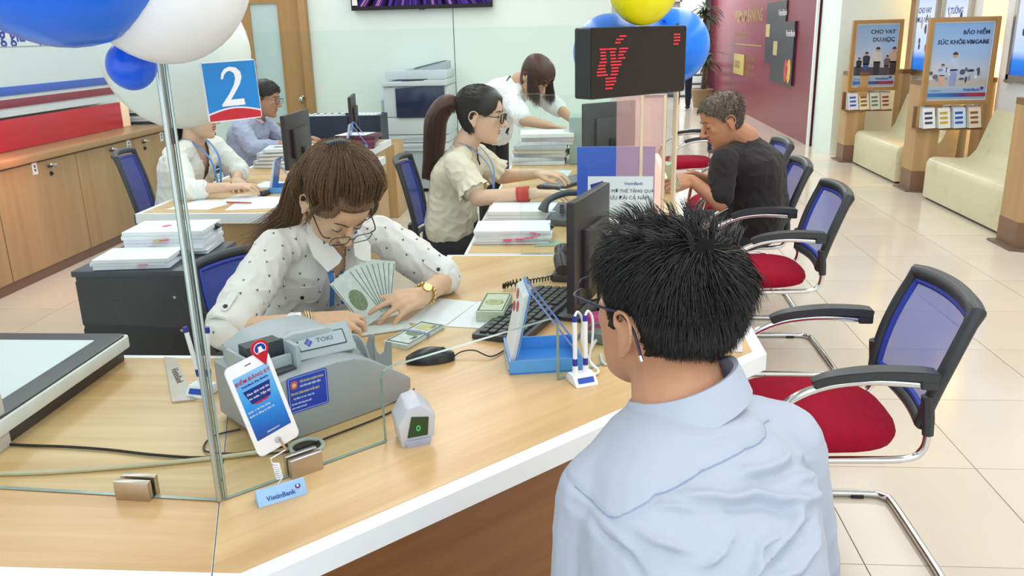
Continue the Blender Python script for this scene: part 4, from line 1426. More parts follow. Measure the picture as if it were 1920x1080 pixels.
# clear ruler-like name strip and the pen stand behind the post
b = BM()
prism(b, [(-1.135, 2.06), (-1.10, 2.055), (-0.925, 1.79), (-0.975, 1.775)][::-1], ZD, ZD + 0.004)
t = thing('name_strip', 'greyish clear name strip lying on the counter left of the post', 'ruler', (-1.03, 1.92, ZD))
obj('strip', b, plain('strip_grey', '#B9ADA2', 0.2), t)
text('lettering', 'VietinBank', 0.026, M_['dkgrey'], t, frame((-1.075, 1.975, ZD + 0.0043), (0.55, -0.83, 0), (0.83, 0.55, 0)))

def pen_stand(c, rz, label, pens, cords=True):
    t = thing('pen_stand', label, 'pen stand', c, rz, 'white desk pen stands')
    b = BM()
    prism(b, [(-0.034, 0), (0.034, 0), (0.030, 0.012), (0.018, 0.024), (-0.012, 0.024), (-0.028, 0.008)], -0.03, 0.03, frame((0, 0, 0), (0, 1, 0), (0, 0, 1)), bev=0.003)
    obj('base', b, M_['white_pl'], t, world=False)
    b = BM()
    prism(b, rrect(0.042, 0.014, 0.001, 1), 0.0, 0.001, frame((0, -0.0242, 0.0135), (1, 0, 0), (0, 0.6, 0.8)))
    pl = obj('badge', b, plain('badge_blue', '#2048B8', 0.35), t, world=False)
    text('lettering', 'VietinBank', 0.0072, M_['white_pl'], None, Matrix.Identity(4)) if False else None
    for px, py, lean in pens:
        b = BM()
        p0, ax = V((px, py, 0.022)), V((lean, 0.02, 1)).normalized()
        cyl(b, p0, p0 + ax * 0.02, 0.0075, 0.007, 12)
        cyl(b, p0 + ax * 0.034, p0 + ax * 0.135, 0.0055, 0.006, 12)
        pn = obj('pen', b, M_['white_pl'], t, world=False)
        b = BM()
        cyl(b, p0 + ax * 0.008, p0 + ax * 0.038, 0.0066, 0.0062, 12)
        obj('blue_grip', b, M_['ink_blue'], pn, world=False)
        b = BM()
        cyl(b, p0 + ax * 0.133, p0 + ax * 0.147, 0.0064, 0.006, 12)
        obj('end_cap', b, M_['ink_blue'], pn, world=False)
        if cords:
            b = BM()
            e = p0 + ax * 0.146
            tube(b, spline([e, e + V((0.012, 0.008, 0.008)), e + V((0.03, 0.02, -0.02)), e + V((0.034, 0.03, -0.08)), (0.045, 0.05, 0.03), (0.06, 0.03, 0.008), (0.04, 0.012, 0.008)], 6), 0.0032, 7)
            obj('cord', b, M_['white_pl'], pn, world=False)
    return t
ps1 = pen_stand((0.0, 1.925, ZD), R(25), 'white pen stand with two white and blue pens beside the young man', [(-0.014, 0.008, 0.0), (0.012, 0.004, 0.0)])
FB = Matrix.Translation((0, 1.925, ZD)) @ Matrix.Rotation(R(25), 4, 'Z')
text('lettering', 'VietinBank', 0.0078, M_['white_pl'], ps1, FB @ frame((-0.016, -0.0256, 0.011), (1, 0, 0), (0, 0.6, 0.8)), bold=0.0002)
pen_stand((-0.925, 1.835, ZD), R(-10), 'white pen stand with a tall white and blue pen behind the chrome post', [(-0.006, 0.006, -0.18), (0.012, 0.01, 0.1)], False)

# computer mouse with cable
t = thing('computer_mouse', 'black computer mouse lying by the payment slot', 'mouse', (-0.40, 2.055, ZD), R(15))
b = BM()
rings = []
for k in range(11):
    u = k / 10
    x = -0.064 + 0.128 * u
    w_ = 0.034 * math.sin(math.pi * (0.06 + 0.88 * u)) ** 0.5
    h_ = 0.036 * math.sin(math.pi * (0.08 + 0.80 * u)) ** 0.7
    rings.append([V((x, w_ * math.cos(a), 0.002 + h_ * (max(0, math.sin(a)) ** 0.8))) for a in [2 * math.pi * q / 20 for q in range(20)]])
loft(b, rings)
obj('shell', b, plain('mouse_black', '#23262A', 0.3), t, world=False, smooth=60)
b = BM()
cyl(b, (0.034, -0.004, 0.028), (0.034, 0.004, 0.028), 0.008)
obj('wheel', b, M_['dkgrey'], t, world=False)
b = BM()
tube(b, spline([(0.062, 0, 0.006), (0.085, 0.015, 0.012), (0.12, 0.012, 0.014), (0.16, -0.02, 0.005), (0.21, 0.03, 0.003)], 6), 0.0019, 6)
obj('cord', b, M_['black'], t, world=False)

# money
M_['bill_g'] = plain('banknote_green', '#C9D3B8', 0.7, var=0.08, scale=60)
M_['bill_w'] = plain('banknote_pale', '#D3DCDA', 0.7, var=0.08, scale=60)
M_['bill_ink'] = plain('banknote_ink', '#5F7263', 0.7, var=0.2, scale=160)
M_['bill_por'] = plain('banknote_portrait', '#7E8F6E', 0.7, var=0.3, scale=220)
M_['bill_tan'] = plain('banknote_tan', '#CDC98E', 0.7, var=0.15, scale=120)
def bill_face(par, F, w, h, z, tan=False):
    b = BM()
    for x0, y0, ww, hh in ((0, h * 0.44, w * 0.92, h * 0.05), (0, -h * 0.44, w * 0.92, h * 0.05), (w * 0.44, 0, w * 0.03, h * 0.86), (-w * 0.44, 0, w * 0.03, h * 0.86)):
        box(b, (x0, y0, z + 0.0002), (ww, hh, 0.0003), M=F)
    obj('printed_border', b, M_['bill_ink'], par, smooth=0)
    b = BM()
    prism(b, disc(h * 0.34, 18, -w * 0.02, 0, h * 0.27), z, z + 0.0004, F)
    obj('printed_portrait', b, M_['bill_por'], par, smooth=0)
    if tan:
        b = BM()
        box(b, (w * 0.27, 0.0, z + 0.00015), (w * 0.22, h * 0.6, 0.0003), M=F)
        obj('printed_panel', b, M_['bill_tan'], par, smooth=0)
# one-dollar block
c1 = V((-0.268, 2.46, ZD))
t = thing('banknote_block', 'thick block of small green banknotes on white paper', 'banknotes', tuple(c1 + V((0, 0, 0.002))), 0)
F1 = frame(c1 + V((0, 0, 0.002)), (0.06, 1, 0), (-1, 0.06, 0))
b = BM()
for k in range(7):
    box(b, (random.uniform(-0.001, 0.001), random.uniform(-0.001, 0.001), 0.0024 + 0.0045 * k), (0.192, 0.083, 0.0042), M=F1)
obj('notes', b, M_['bill_g'], t, smooth=0)
bill_face(t, F1, 0.192, 0.083, 0.0318)
b = BM()
box(b, (0.0, 0, 0.0322), (0.05, 0.045, 0.0005), M=F1)
obj('printed_centre', b, plain('note_one', '#B4B985', 0.7, var=0.2, scale=150), t)
text('lettering', '1', 0.03, M_['bill_ink'], t, F1 @ Matrix.Translation((-0.006, -0.01, 0.0326)))
# strapped hundred bundles
c2 = V((-0.475, 2.24, ZD))
t = thing('banknote_bundle', 'flat strapped bundle of hundred dollar notes in front of the hands', 'banknotes', tuple(c2), 0)
F2b = frame(c2, (0.40, 0.92, 0), (-0.92, 0.40, 0))
b = BM()
for k in range(4):
    box(b, (random.uniform(-0.002, 0.002), random.uniform(-0.002, 0.002), 0.0016 + 0.003 * k), (0.19, 0.08, 0.0027), M=F2b)
obj('notes', b, M_['bill_w'], t, smooth=0)
bill_face(t, F2b, 0.19, 0.08, 0.0125, True)
for x_ in (-0.055, 0.045):
    text('lettering', '100', 0.02, M_['bill_ink'], t, F2b @ Matrix.Translation((x_, -0.028, 0.0128)))
b = BM()
box(b, (0.005, 0, 0.0068), (0.012, 0.0825, 0.0145), M=F2b)
obj('strap', b, plain('strap_violet', '#8F94B0', 0.6), t)

# sheets on the counter
def sheet(name, poly, z, label, mat=None, cat='paper', th=0.0012, group=None):
    b = BM()
    prism(b, poly, z, z + th)
    return solo(name, b, mat or M_['paper'], label, cat, group, smooth=0)
sheet('paper_sheet', [(-0.53, 2.36), (-0.405, 2.325), (-0.335, 2.56), (-0.466, 2.60)], ZD, 'left white sheet with faint writing under the gold watch hand')
sheet('paper_sheet', [(-0.40, 2.325), (-0.232, 2.30), (-0.190, 2.53), (-0.332, 2.565)], ZD + 0.0002, 'right white sheet carrying the block of small banknotes')
b = BM()
prism(b, [(-0.385, 2.34), (-0.31, 2.32), (-0.305, 2.33), (-0.38, 2.35)], ZD + 0.0014, ZD + 0.0016)

# keyboard
t = thing('keyboard', 'dark computer keyboard beside the blue leaflet holder', 'keyboard', (-0.15, 2.44, ZD))
FK = frame((-0.155, 2.435, ZD), (0.315, 0.95, 0), (-0.95, 0.315, 0)) @ Matrix.Rotation(R(-3), 4, 'X')
b = BM()
prism(b, rrect(0.50, 0.165, 0.008, 3), 0.0, 0.018, FK, bev=0.003)
obj('base', b, plain('kb_base', '#3C4046', 0.4), t)
b = BM()
km = plain('kb_key', '#23262A', 0.4)
first = None
for r_ in range(5):
    for c_ in range(15):
        w_ = 0.017
        if r_ == 0 and 4 <= c_ <= 8:
            if c_ > 4:
                continue
            w_, xx = 0.117, -0.222 + 0.0317 * 6
        else:
            xx = -0.222 + 0.0317 * c_
        if first is None or w_ > 0.02:
            bk = BM()
            box(bk, (0, 0, 0), (w_ + 0.0095, 0.0215, 0.007), bev=0.002, seg=1)
            o = obj('key', bk, km, t, world=False, smooth=0)
            if w_ < 0.02: first = o
        else:
            o = bpy.data.objects.new('key', first.data)
            COL.objects.link(o)
            o.parent = t
        o.matrix_local = WM[t.name].inverted() @ FK @ Matrix.Translation((xx, -0.057 + 0.0275 * r_, 0.0215))

# leaflet holder: blue tray with an A-shaped back
def leaflet_stand(c, rz, s, label, group='blue leaflet stands'):
    t = thing('leaflet_stand', label, 'leaflet stand', c, rz, group)
    b = BM()
    box(b, (0, 0, 0.002), (0.165 * s, 0.155 * s, 0.004))
    obj('tray_floor', b, M_['blue_pl'], t, world=False)
    b = BM()
    for (x0, y0, w_, d_) in ((0, -0.0755, 0.165, 0.004), (0, 0.0755, 0.165, 0.004), (-0.0805, 0, 0.004, 0.147), (0.0805, 0, 0.004, 0.147)):
        box(b, (x0 * s, y0 * s, 0.017 * s), (w_ * s, d_ * s, 0.030 * s))
    obj('tray_rim', b, plain('tray_rim' + str(s), '#5AA2E6', 0.25), t, world=False)
    ap = V((-0.030 * s, 0, 0.185 * s))
    b = BM()
    F = frame(V((-0.07 * s, 0, 0.004)), (0, 1, 0), (ap - V((-0.07 * s, 0, 0.004))))
    prism(b, [(-0.066 * s, 0), (0.066 * s, 0), (0.066 * s, 0.187 * s), (-0.066 * s, 0.187 * s)], -0.0015, 0.0015, F)
    obj('back_plate', b, plain('plate_blue' + str(s), '#5D8FD6', 0.25), t, world=False)
    b = BM()
    for q in range(5):
        prism(b, [(-0.06 * s, 0), (0.06 * s, 0), (0.06 * s, 0.18 * s - 0.002 * q), (-0.06 * s, 0.18 * s - 0.002 * q)], -0.0042 - 0.0028 * q, -0.0022 - 0.0028 * q, F)
    obj('leaflets', b, M_['paper'], t, world=False)
    b = BM()
    for q, (a, c_) in enumerate(((0.04, 0.12), (-0.01, 0.135), (0.025, 0.155))):
        prism(b, [(p[0] + a * s, p[1] + c_ * s) for p in disc(0.012 * s, 9, 0, 0, 0.02 * s)], -0.0162, -0.0156, F)
    obj('printed_red', b, plain('leaf_red' + str(s), '#C0303A', 0.4), t, world=False)
    b = BM()
    for yy in (-0.066 * s, 0.066 * s):
        ribbon(b, [ap + V((0.002, yy, -0.002)), V((0.078 * s, yy, 0.032 * s))], V((0.7, 0, 0.7)), 0.010 * s, 0.004)
    obj('side_strut', b, plain('strut_blue' + str(s), '#7E93D6', 0.25), t, world=False)
    return t
leaflet_stand((-0.105, 2.065, ZD), R(10), 1.13, 'blue leaflet stand with a tray, near the mouse cord')
leaflet_stand((-1.66, 4.60, ZD), R(5), 1.0, 'blue leaflet stand on the desk of the woman with the mouse')
leaflet_stand((-1.72, 6.42, ZD), R(5), 1.05, 'blue leaflet stand on the far desk of the man in grey blue')

# monitors
def monitor(c, face, w, h, zb, label, tilt=0.0, col='#261B20'):
    f = V((face[0], face[1], 0)).normalized()
    t = thing('monitor', label, 'monitor', c, 0, 'flat black monitors')
    X = V((-f.y, f.x, 0))
    F = frame(V(c) + V((0, 0, zb - c[2])), X, (0, 0, 1))      # z towards the viewer of the screen
    if F.to_3x3().col[2].dot(f) < 0:
        F = frame(V(c) + V((0, 0, zb - c[2])), -X, (0, 0, 1))
    m = plain('monitor_shell_' + label[:12], col, 0.4)
    b = BM()
    prism(b, rrect(w, h, 0.006, 3, 0, h / 2), -0.012, 0.012, F, bev=0.003)
    box(b, (0, h * 0.45, -0.022), (w * 0.6, h * 0.55, 0.022), M=F, bev=0.008)
    obj('shell', b, m, t)
    b = BM()
    box(b, (0, h / 2, 0.0125), (w - 0.03, h - 0.04, 0.001), M=F)
    obj('screen', b, plain('screen_' + label[:12], '#2A3A52', 0.15, emit='#8FB4DC', estr=0.35), t)
    b = BM()
    hh = zb - c[2] + h * 0.35
    box(b, (0, h * 0.35 - hh / 2, -0.04), (0.05, hh, 0.016), M=F, bev=0.003)
    obj('neck', b, M_['black'], t)
    b = BM()
    prism(b, rrect(0.2, 0.16, 0.03, 4), 0.0, 0.012, Matrix.Translation(V(c)) @ Matrix.Rotation(math.atan2(X.y, X.x), 4, 'Z'), bev=0.002)
    obj('foot', b, M_['black'], t)
    return t
monitor((0.022, 2.46, ZD), (-0.951, 0.308), 0.35, 0.325, 0.80, 'black monitor seen from behind, between the teller and the young man')
monitor((-1.64, 4.80, ZD), (-1, -0.02), 0.47, 0.30, 0.87, 'black monitor in front of the man in grey blue, above the blue leaflet stand')
monitor((-1.86, 6.86, ZD), (-0.98, -0.18), 0.5, 0.32, 0.80, 'farther black monitor by the navy file boxes')
monitor((0.15, 4.75, ZD), (-0.6, 0.8), 0.36, 0.3, 0.90, 'grey monitor on the second counter behind the tinted glass', 0, '#4A4C52')

# telephone with coiled cord behind the near monitor
t = thing('telephone', 'dark telephone behind the near monitor, its coiled cord across the counter', 'telephone', (-0.03, 2.84, ZD))
b = BM()
prism(b, [(-0.09, 0), (0.09, 0), (0.09, 0.05), (-0.09, 0.025)], -0.09, 0.09, frame((0.0, 2.86, ZD), (0.2, 1, 0), (0, 0, 1)), bev=0.006)
obj('base', b, M_['dkgrey'], t)
b = BM()
tube(b, spline([(-0.065, 2.76, ZD + 0.05), (-0.075, 2.82, ZD + 0.078), (-0.075, 2.90, ZD + 0.083), (-0.06, 2.96, ZD + 0.07)], 5), [0.024] * 6 + [0.016] * 4 + [0.024] * 6, 10)
obj('handset', b, M_['black'], t)
b = BM()
ctr = spline([(-0.065, 2.80, ZD + 0.03), (-0.11, 2.79, ZD + 0.014), (-0.16, 2.765, ZD + 0.012), (-0.21, 2.735, ZD + 0.012), (-0.262, 2.70, ZD + 0.011), (-0.235, 2.715, ZD + 0.02), (-0.18, 2.75, ZD + 0.022)], 24)
cps = []
for k, p in enumerate(ctr):
    a = k * 1.35
    cps.append(p + V((0.3 * math.cos(a), 0.4 * math.cos(a), abs(math.sin(a)) * 1.0 if False else math.sin(a))) * 0.0085)
tube(b, cps, 0.0024, 5)
obj('coiled_cord', b, M_['black'], t)

# standing leaflet poster
t = thing('table_poster', 'white and yellow table poster with blue cards, behind the young man', 'poster', (0.15, 2.80, ZD))
FPo = frame((0.018, 2.76, ZD + 0.0), (1, -0.06, 0), (0, 0.10, 1))
b = BM()
prism(b, [(0, 0.0), (0.215, 0.0), (0.215, 0.365), (0, 0.365)], -0.002, 0.0, FPo)
pb = obj('sheet', b, M_['paper'], t)
b = BM()
prism(b, [(0, 0.04), (0.215, 0.04), (0.215, 0.0), (0, 0.0)][::-1], 0, 0.0006, FPo)
obj('printed_foot', b, M_['navy'], pb)
b = BM()
prism(b, [(0, 0.045)] + [(0.2 * math.sin(R(a)), 0.225 - 0.18 * (1 - math.cos(R(a)))) for a in range(90, -1, -9)], 0, 0.0005, FPo)
obj('printed_yellow', b, plain('poster_yellow', '#EBC21E', 0.45), pb)
b = BM()
prism(b, disc(0.058, 24, 0.022, 0.118, 0.036), 0.0005, 0.001, FPo)
obj('printed_oval', b, M_['white_pl'], pb)
for nm, poly, c_ in (('printed_blazer', [(0.0, 0.065), (0.045, 0.065), (0.042, 0.115), (0.02, 0.13), (0.004, 0.12)], '#D5D9EA'), ('printed_face', disc(0.011, 12, 0.017, 0.142), '#D3A893'), ('printed_hair', [(0.017 + 0.013 * math.cos(R(a)), 0.144 + 0.014 * math.sin(R(a))) for a in range(20, 200, 20)], '#2A1F22'), ('printed_folder', [(0.034, 0.09), (0.05, 0.1), (0.048, 0.125), (0.034, 0.118)], '#27328E')):
    b = BM()
    prism(b, poly, 0.001, 0.0014 if nm != 'printed_hair' else 0.0018, FPo)
    obj(nm, b, plain(nm + '_p', c_, 0.45), pb)
for q in range(2):
    b = BM()
    prism(b, [(0.014, 0.292 + 0.02 * q), (0.056, 0.302 + 0.02 * q), (0.05, 0.334 + 0.016 * q), (0.008, 0.322 + 0.016 * q)], 0.0004 + 0.0004 * q, 0.0008 + 0.0004 * q, FPo)
    obj('printed_card', b, plain('poster_card%d' % q, ['#3A3FA8', '#2B2F92'][q], 0.4), pb)
text('lettering', 'VietinBank', 0.014, M_['navy'], pb, FPo @ Matrix.Translation((0.12, 0.337, 0.0006)))
text('lettering', 'MỞ THẺ TẶNG QUÀ', 0.015, M_['dkgrey'], pb, FPo @ Matrix.Translation((0.078, 0.312, 0.0006)))
text('lettering', 'ƯU ĐÃI CẢ NĂM', 0.017, M_['dkgrey'], pb, FPo @ Matrix.Translation((0.074, 0.289, 0.0006)))
b = BM()
panel_between(b, (0.04, 2.84), (0.22, 2.83), ZD, ZD + 0.25, 0.003)
obj('back_leg', b, M_['paper'], t)

# cables, adaptor and small white box by the monitor foot
for k, (pts, c_, lab) in enumerate((([(0.02, 2.12, zc), (0.05, 2.2, zc + 0.01), (0.10, 2.17, zc), (0.11, 2.08, zc), (0.06, 2.03, zc), (0.05, 2.10, zc)], '#D4D2CC', 'loose pale cable loop behind the pen stand'),
                                    ([(-0.02, 2.2, zc), (0.03, 2.28, zc + 0.02), (0.10, 2.26, zc + 0.01), (0.14, 2.16, zc), (0.12, 2.02, zc)], '#5A5C60', 'loose dark grey cable behind the pen stand'))):
    cable('loose_cable', pts, 0.0045, plain('loose%d' % k, c_, 0.45), lab)
b = BM()
box(b, (0.045, 2.33, ZD + 0.02), (0.07, 0.05, 0.04), rz=0.4, bev=0.004)
solo('pink_pad', b, plain('pad_pink', '#C93F86', 0.5), 'pink note block half hidden by the young man', 'note pad')
b = BM()
box(b, (0.06, 2.20, ZD + 0.016), (0.08, 0.05, 0.03), rz=-0.5, bev=0.006)
solo('adaptor', b, plain('adaptor_grey', '#6E7472', 0.45), 'grey power adaptor among the cables behind the pen stand', 'adaptor')
t = thing('leaflet_pile', 'small pile of white leaflets at the right counter corner', 'leaflets', (0.405, 2.17, ZD))
for k in range(6):
    b = BM()
    box(b, (0.402 + random.uniform(-0.002, 0.002), 2.19, ZD + 0.0042 + 0.008 * k), (0.062, 0.11, 0.0074), rz=-0.15 + random.uniform(-0.03, 0.03))
    obj('leaflet', b, M_['paper'], t, smooth=0)
# ------------------------------------------------------------------ chairs
M_['seat_red'] = plain('red_seat_fabric', '#9A0D2A', 0.9, var=0.08, scale=40, bump=0.15, bscale=500, sheen=0.0, spec=0.2)
def mesh_cloth(name, col, a):
    m, nt, bs = new_mat(name)
    out = nt.nodes['Material Output']
    bs.inputs['Base Color'].default_value = srgb(col)
    bs.inputs['Roughness'].default_value = 0.6
    tr = N(nt, 'ShaderNodeBsdfTransparent')
    tr.inputs['Color'].default_value = (0.75, 0.8, 0.95, 1)
    mx = N(nt, 'ShaderNodeMixShader')
    mx.inputs[0].default_value = a
    nt.links.new(tr.outputs[0], mx.inputs[1])
    nt.links.new(bs.outputs[0], mx.inputs[2])
    nt.links.new(mx.outputs[0], out.inputs[0])
    return m
M_['net'] = mesh_cloth('blue_mesh', '#3850C0', 0.6)
M_['net_edge'] = plain('blue_mesh_edge', '#2B3FA8', 0.6, var=0.05)
M_['rim'] = plain('chair_rim', '#33373B', 0.42, var=0.03)

def back_surface(u, v, w, z0, z1, y0, y1, bow):
    """u -1..1 across, v 0..1 up."""
    ww = w * (0.86 + 0.14 * math.sin(math.pi * min(1, v * 0.75 + 0.1))) / 2
    x = u * ww
    z = z0 + (z1 - z0) * v + 0.012 * (1 - u * u) * v
    y = y0 + (y1 - y0) * v ** 1.5 - bow * (1 - u * u)
    return V((x, y, z))
def chair_back(t, w, z0, z1, y0, y1, bow, rim_r=0.020, net='net'):
    S = lambda u, v, o=0.0: back_surface(u, v, w, z0, z1, y0, y1, bow) + V((0, o, 0))
    b = BM()
    nu, nv = 10, 10
    g = [[b.verts.new(S(-0.86 + 1.72 * i / nu, 0.10 + 0.80 * j / nv)) for i in range(nu + 1)] for j in range(nv + 1)]
    for j in range(nv):
        for i in range(nu):
            b.faces.new((g[j][i], g[j][i + 1], g[j + 1][i + 1], g[j + 1][i]))
    obj('mesh_panel', b, M_[net], t, world=False, smooth=60)
    def loop(ku, kv0, kv1, n=10):
        pts = [S(-ku + 2 * ku * k / n, kv0) for k in range(n)] + [S(ku, kv0 + (kv1 - kv0) * k / n) for k in range(n)]
        pts += [S(ku - 2 * ku * k / n, kv1) for k in range(n)] + [S(-ku, kv1 - (kv1 - kv0) * k / n) for k in range(n)]
        return pts
    b = BM()
    tube(b, loop(0.84, 0.11, 0.89), 0.009, 6, True)
    obj('mesh_hem', b, M_['net_edge'], t, world=False)
    b = BM()
    pts = loop(0.955, 0.03, 0.965)
    n = len(pts)
    rr = [rim_r * (1.25 if 20 <= k <= 30 else 1.0) for k in range(n)]
    tube(b, pts, rr, 10, True)
    obj('back_rim', b, M_['rim'], t, world=False)

def visitor_chair(loc, rz, label):
    t = thing('visitor_chair', label, 'chair', loc, rz, 'red seated visitor chairs')
    b = BM()
    rings = []
    for dz, k in ((-0.028, 0.90), (-0.02, 0.97), (0.0, 1.0), (0.018, 0.98), (0.03, 0.90), (0.036, 0.7), (0.038, 0.3)):
        ring = []
        for q in range(32):
            a = 2 * math.pi * q / 32
            c, s = math.cos(a), math.sin(a)
            e = 2 / 3.2
            x = 0.245 * k * abs(c) ** e * (1 if c > 0 else -1)
            y = 0.235 * k * abs(s) ** e * (1 if s > 0 else -1)
            ring.append(V((x * (1.0 - 0.10 * (-y / 0.235 + 1) / 2), y + 0.02, 0.445 + dz - 0.04 * max(0, y / 0.235) ** 3)))
        rings.append(ring)
    loft(b, rings)
    obj('seat', b, M_['seat_red'], t, world=False, smooth=70)
    chair_back(t, 0.46, 0.50, 0.845, -0.235, -0.345, 0.025)
    for sx in (-1, 1):
        x = 0.265 * sx
        b = BM()
        tube(b, spline([(x, -0.20, 0.655), (x, -0.06, 0.662), (x, 0.07, 0.640), (x, 0.165, 0.58), (x, 0.205, 0.48), (x, 0.225, 0.25), (x, 0.235, 0.07), (x, 0.21, 0.022), (x, 0.15, 0.014), (x, -0.1, 0.014), (x, -0.29, 0.014), (x * 0.93, -0.335, 0.014), (x * 0.8, -0.35, 0.014), (0, -0.352, 0.014)], 5), 0.0125, 10)
        obj('sled_frame', b, M_['chrome'], t, world=False, smooth=60)
        b = BM()
        xs = 0.222 * sx
        tube(b, spline([(xs * 0.99, -0.25, 0.56), (xs, -0.250, 0.49), (xs, -0.240, 0.435), (xs, -0.19, 0.408), (xs, 0.0, 0.402), (xs * 1.05, 0.17, 0.40), (x, 0.215, 0.395)], 5), 0.011, 10)
        obj('seat_rail', b, M_['chrome'], t, world=False, smooth=60)
        b = BM()
        tube(b, [(xs * 0.985, -0.238, 0.60), (xs, -0.246, 0.53), (xs, -0.25, 0.485)], [0.018, 0.018, 0.016], 8)
        obj('back_upright', b, M_['rim'], t, world=False)
        b = BM()
        pts = spline([(x, 0.085, 0.652), (x, 0.03, 0.672), (x, -0.08, 0.686), (x, -0.19, 0.684), (x, -0.235, 0.678)], 5)
        ribbon(b, pts, V((0, 0, 1)), [0.03 + 0.024 * min(1, k / 8) for k in range(len(pts))], 0.026)
        bmesh.ops.bevel(b, geom=b.edges[:], offset=0.004, segments=2, affect='EDGES', clamp_overlap=True)
        box(b, (x, -0.215, 0.662), (0.044, 0.045, 0.035), bev=0.006)
        obj('armrest', b, M_['rim'], t, world=False, smooth=45)
        for yy in (0.12, -0.25):
            b = BM()
            box(b, (x * 0.985, yy, 0.006), (0.02, 0.04, 0.012))
            obj('glide', b, M_['black'], t, world=False)
    return t
vc = visitor_chair((0.705, 2.42, 0), R(90), 'empty visitor chair nearest the camera, right of the young man')
copy_tree(vc, (0.845, 4.02, 0), R(90), 'empty visitor chair behind the nearest one, beside the older man')
copy_tree(vc, (0.88, 4.84, 0), R(88), 'visitor chair that the older man in black sits on')
copy_tree(vc, (0.98, 5.72, 0), R(92), 'visitor chair just behind the older man, only its back corner showing')
copy_tree(vc, (0.93, 7.55, 0), R(95), 'farthest visitor chair, seen left of the face of the older man')
copy_tree(vc, (0.185, 0.97, 0), R(25), 'visitor chair under the young man, its dark arm at the bottom edge')

def office_chair(loc, rz, label, top=0.95, w=0.42):
    t = thing('office_chair', label, 'chair', loc, rz, 'blue backed staff chairs')
    b = BM()
    rings = []
    for dz, k in ((-0.03, 0.9), (0.0, 1.0), (0.025, 0.97), (0.04, 0.8), (0.044, 0.3)):
        rings.append([V((0.235 * k * math.copysign(abs(math.cos(a)) ** 0.65, math.cos(a)), 0.225 * k * math.copysign(abs(math.sin(a)) ** 0.65, math.sin(a)), 0.445 + dz)) for a in [2 * math.pi * q / 28 for q in range(28)]])
    loft(b, rings)
    obj('seat', b, M_['seat_red'], t, world=False, smooth=70)
    chair_back(t, w, 0.53, top, -0.215, -0.30, 0.04, 0.014, 'net_o')
    b = BM()
    ribbon(b, spline([(0, -0.05, 0.40), (0, -0.2, 0.41), (0, -0.275, 0.47), (0, -0.285, 0.60)], 5), V((0, -1, 0.3)), 0.07, 0.018)
    obj('back_bracket', b, M_['rim'], t, world=False)
    b = BM()
    cyl(b, (0, 0, 0.10), (0, 0, 0.40), 0.026)
    cyl(b, (0, 0, 0.38), (0, 0, 0.415), 0.09)
    obj('gas_column', b, M_['dkgrey'], t, world=False)
    for k in range(5):
        a = 2 * math.pi * k / 5
        d = V((math.cos(a), math.sin(a), 0))
        b = BM()
        tube(b, [d * 0.02 + V((0, 0, 0.105)), d * 0.28 + V((0, 0, 0.075))], [0.026, 0.017], 8)
        lg = obj('leg', b, M_['dkgrey'], t, world=False)
        b = BM()
        s = V((-d.y, d.x, 0))
        for o_ in (-0.014, 0.014):
            cyl(b, d * 0.285 + s * (o_ - 0.008) + V((0, 0, 0.027)), d * 0.285 + s * (o_ + 0.008) + V((0, 0, 0.027)), 0.027)
        cyl(b, d * 0.285 - s * 0.02 + V((0, 0, 0.027)), d * 0.285 + s * 0.02 + V((0, 0, 0.027)), 0.008)
        cyl(b, d * 0.275 + V((0, 0, 0.03)), d * 0.275 + V((0, 0, 0.08)), 0.008)
        obj('castor', b, M_['black'], lg, world=False)
    return t
M_['net_o'] = mesh_cloth('blue_mesh_dense', '#31459E', 0.9)
office_chair((-0.99, 2.68, 0), R(-128), 'staff chair behind the teller counting notes, its grey rim left of her shoulder', 0.84)
office_chair((-0.64, 4.42, 0), R(-88), 'staff chair of the woman in the cream blouse, seen from the side', 0.96)
office_chair((-2.36, 4.80, 0), R(-75), 'staff chair behind the woman in white with the mouse', 0.97, 0.44)
office_chair((-2.72, 6.66, 0), R(-80), 'staff chair behind the man in grey blue', 0.93)
# ------------------------------------------------------------------ black cabinet, stacked papers and clutter on the other desks
t = thing('black_cabinet', 'black steel filing cabinet behind the counter, stacked with white papers', 'cabinet', (-1.83, 3.36, 0))
CBM = Matrix.Translation((-1.785, 3.32, 0)) @ Matrix.Rotation(R(1.5), 4, 'Z')
bk = plain('cabinet_black', '#2A2A2C', 0.42, var=0.05, scale=4)
b = BM()
box(b, (0, 0.0, 0.36), (0.47, 0.47, 0.66), M=CBM, bev=0.004)
obj('body', b, bk, t)
b = BM()
box(b, (0, 0.0, 0.70), (0.49, 0.49, 0.024), M=CBM, bev=0.004)
obj('top_board', b, plain('cabinet_top', '#3C3F47', 0.35), t)
for k, z in enumerate((0.57, 0.37, 0.17)):
    b = BM()
    box(b, (-0.24, 0.0, z), (0.018, 0.44, 0.185), M=CBM, bev=0.003)
    d = obj('drawer', b, bk, t)
    b = BM()
    box(b, (-0.256, 0.0, z + 0.05), (0.016, 0.13, 0.022), M=CBM, bev=0.004)
    obj('handle', b, M_['dkgrey'], d)
b = BM()
for x_, y_ in ((-0.2, -0.19), (0.2, -0.19), (-0.2, 0.19), (0.2, 0.19)):
    cyl(b, CBM @ V((x_, y_, 0)), CBM @ V((x_, y_, 0.035)), 0.018, seg=10)
obj('feet', b, M_['black'], t, kind='stuff')
b = BM()
box(b, (0.2365, -0.05, 0.60), (0.002, 0.05, 0.03), M=CBM)
obj('label_plate', b, M_['steel'], t)
b = BM()
for x_, z_ in ((0.16, 0.60), (0.17, 0.46)):
    cyl(b, CBM @ V((x_, -0.236, z_)), CBM @ V((x_, -0.239, z_)), 0.006, seg=10)
obj('rivet', b, M_['steel'], t, kind='stuff')
ZC = 0.714
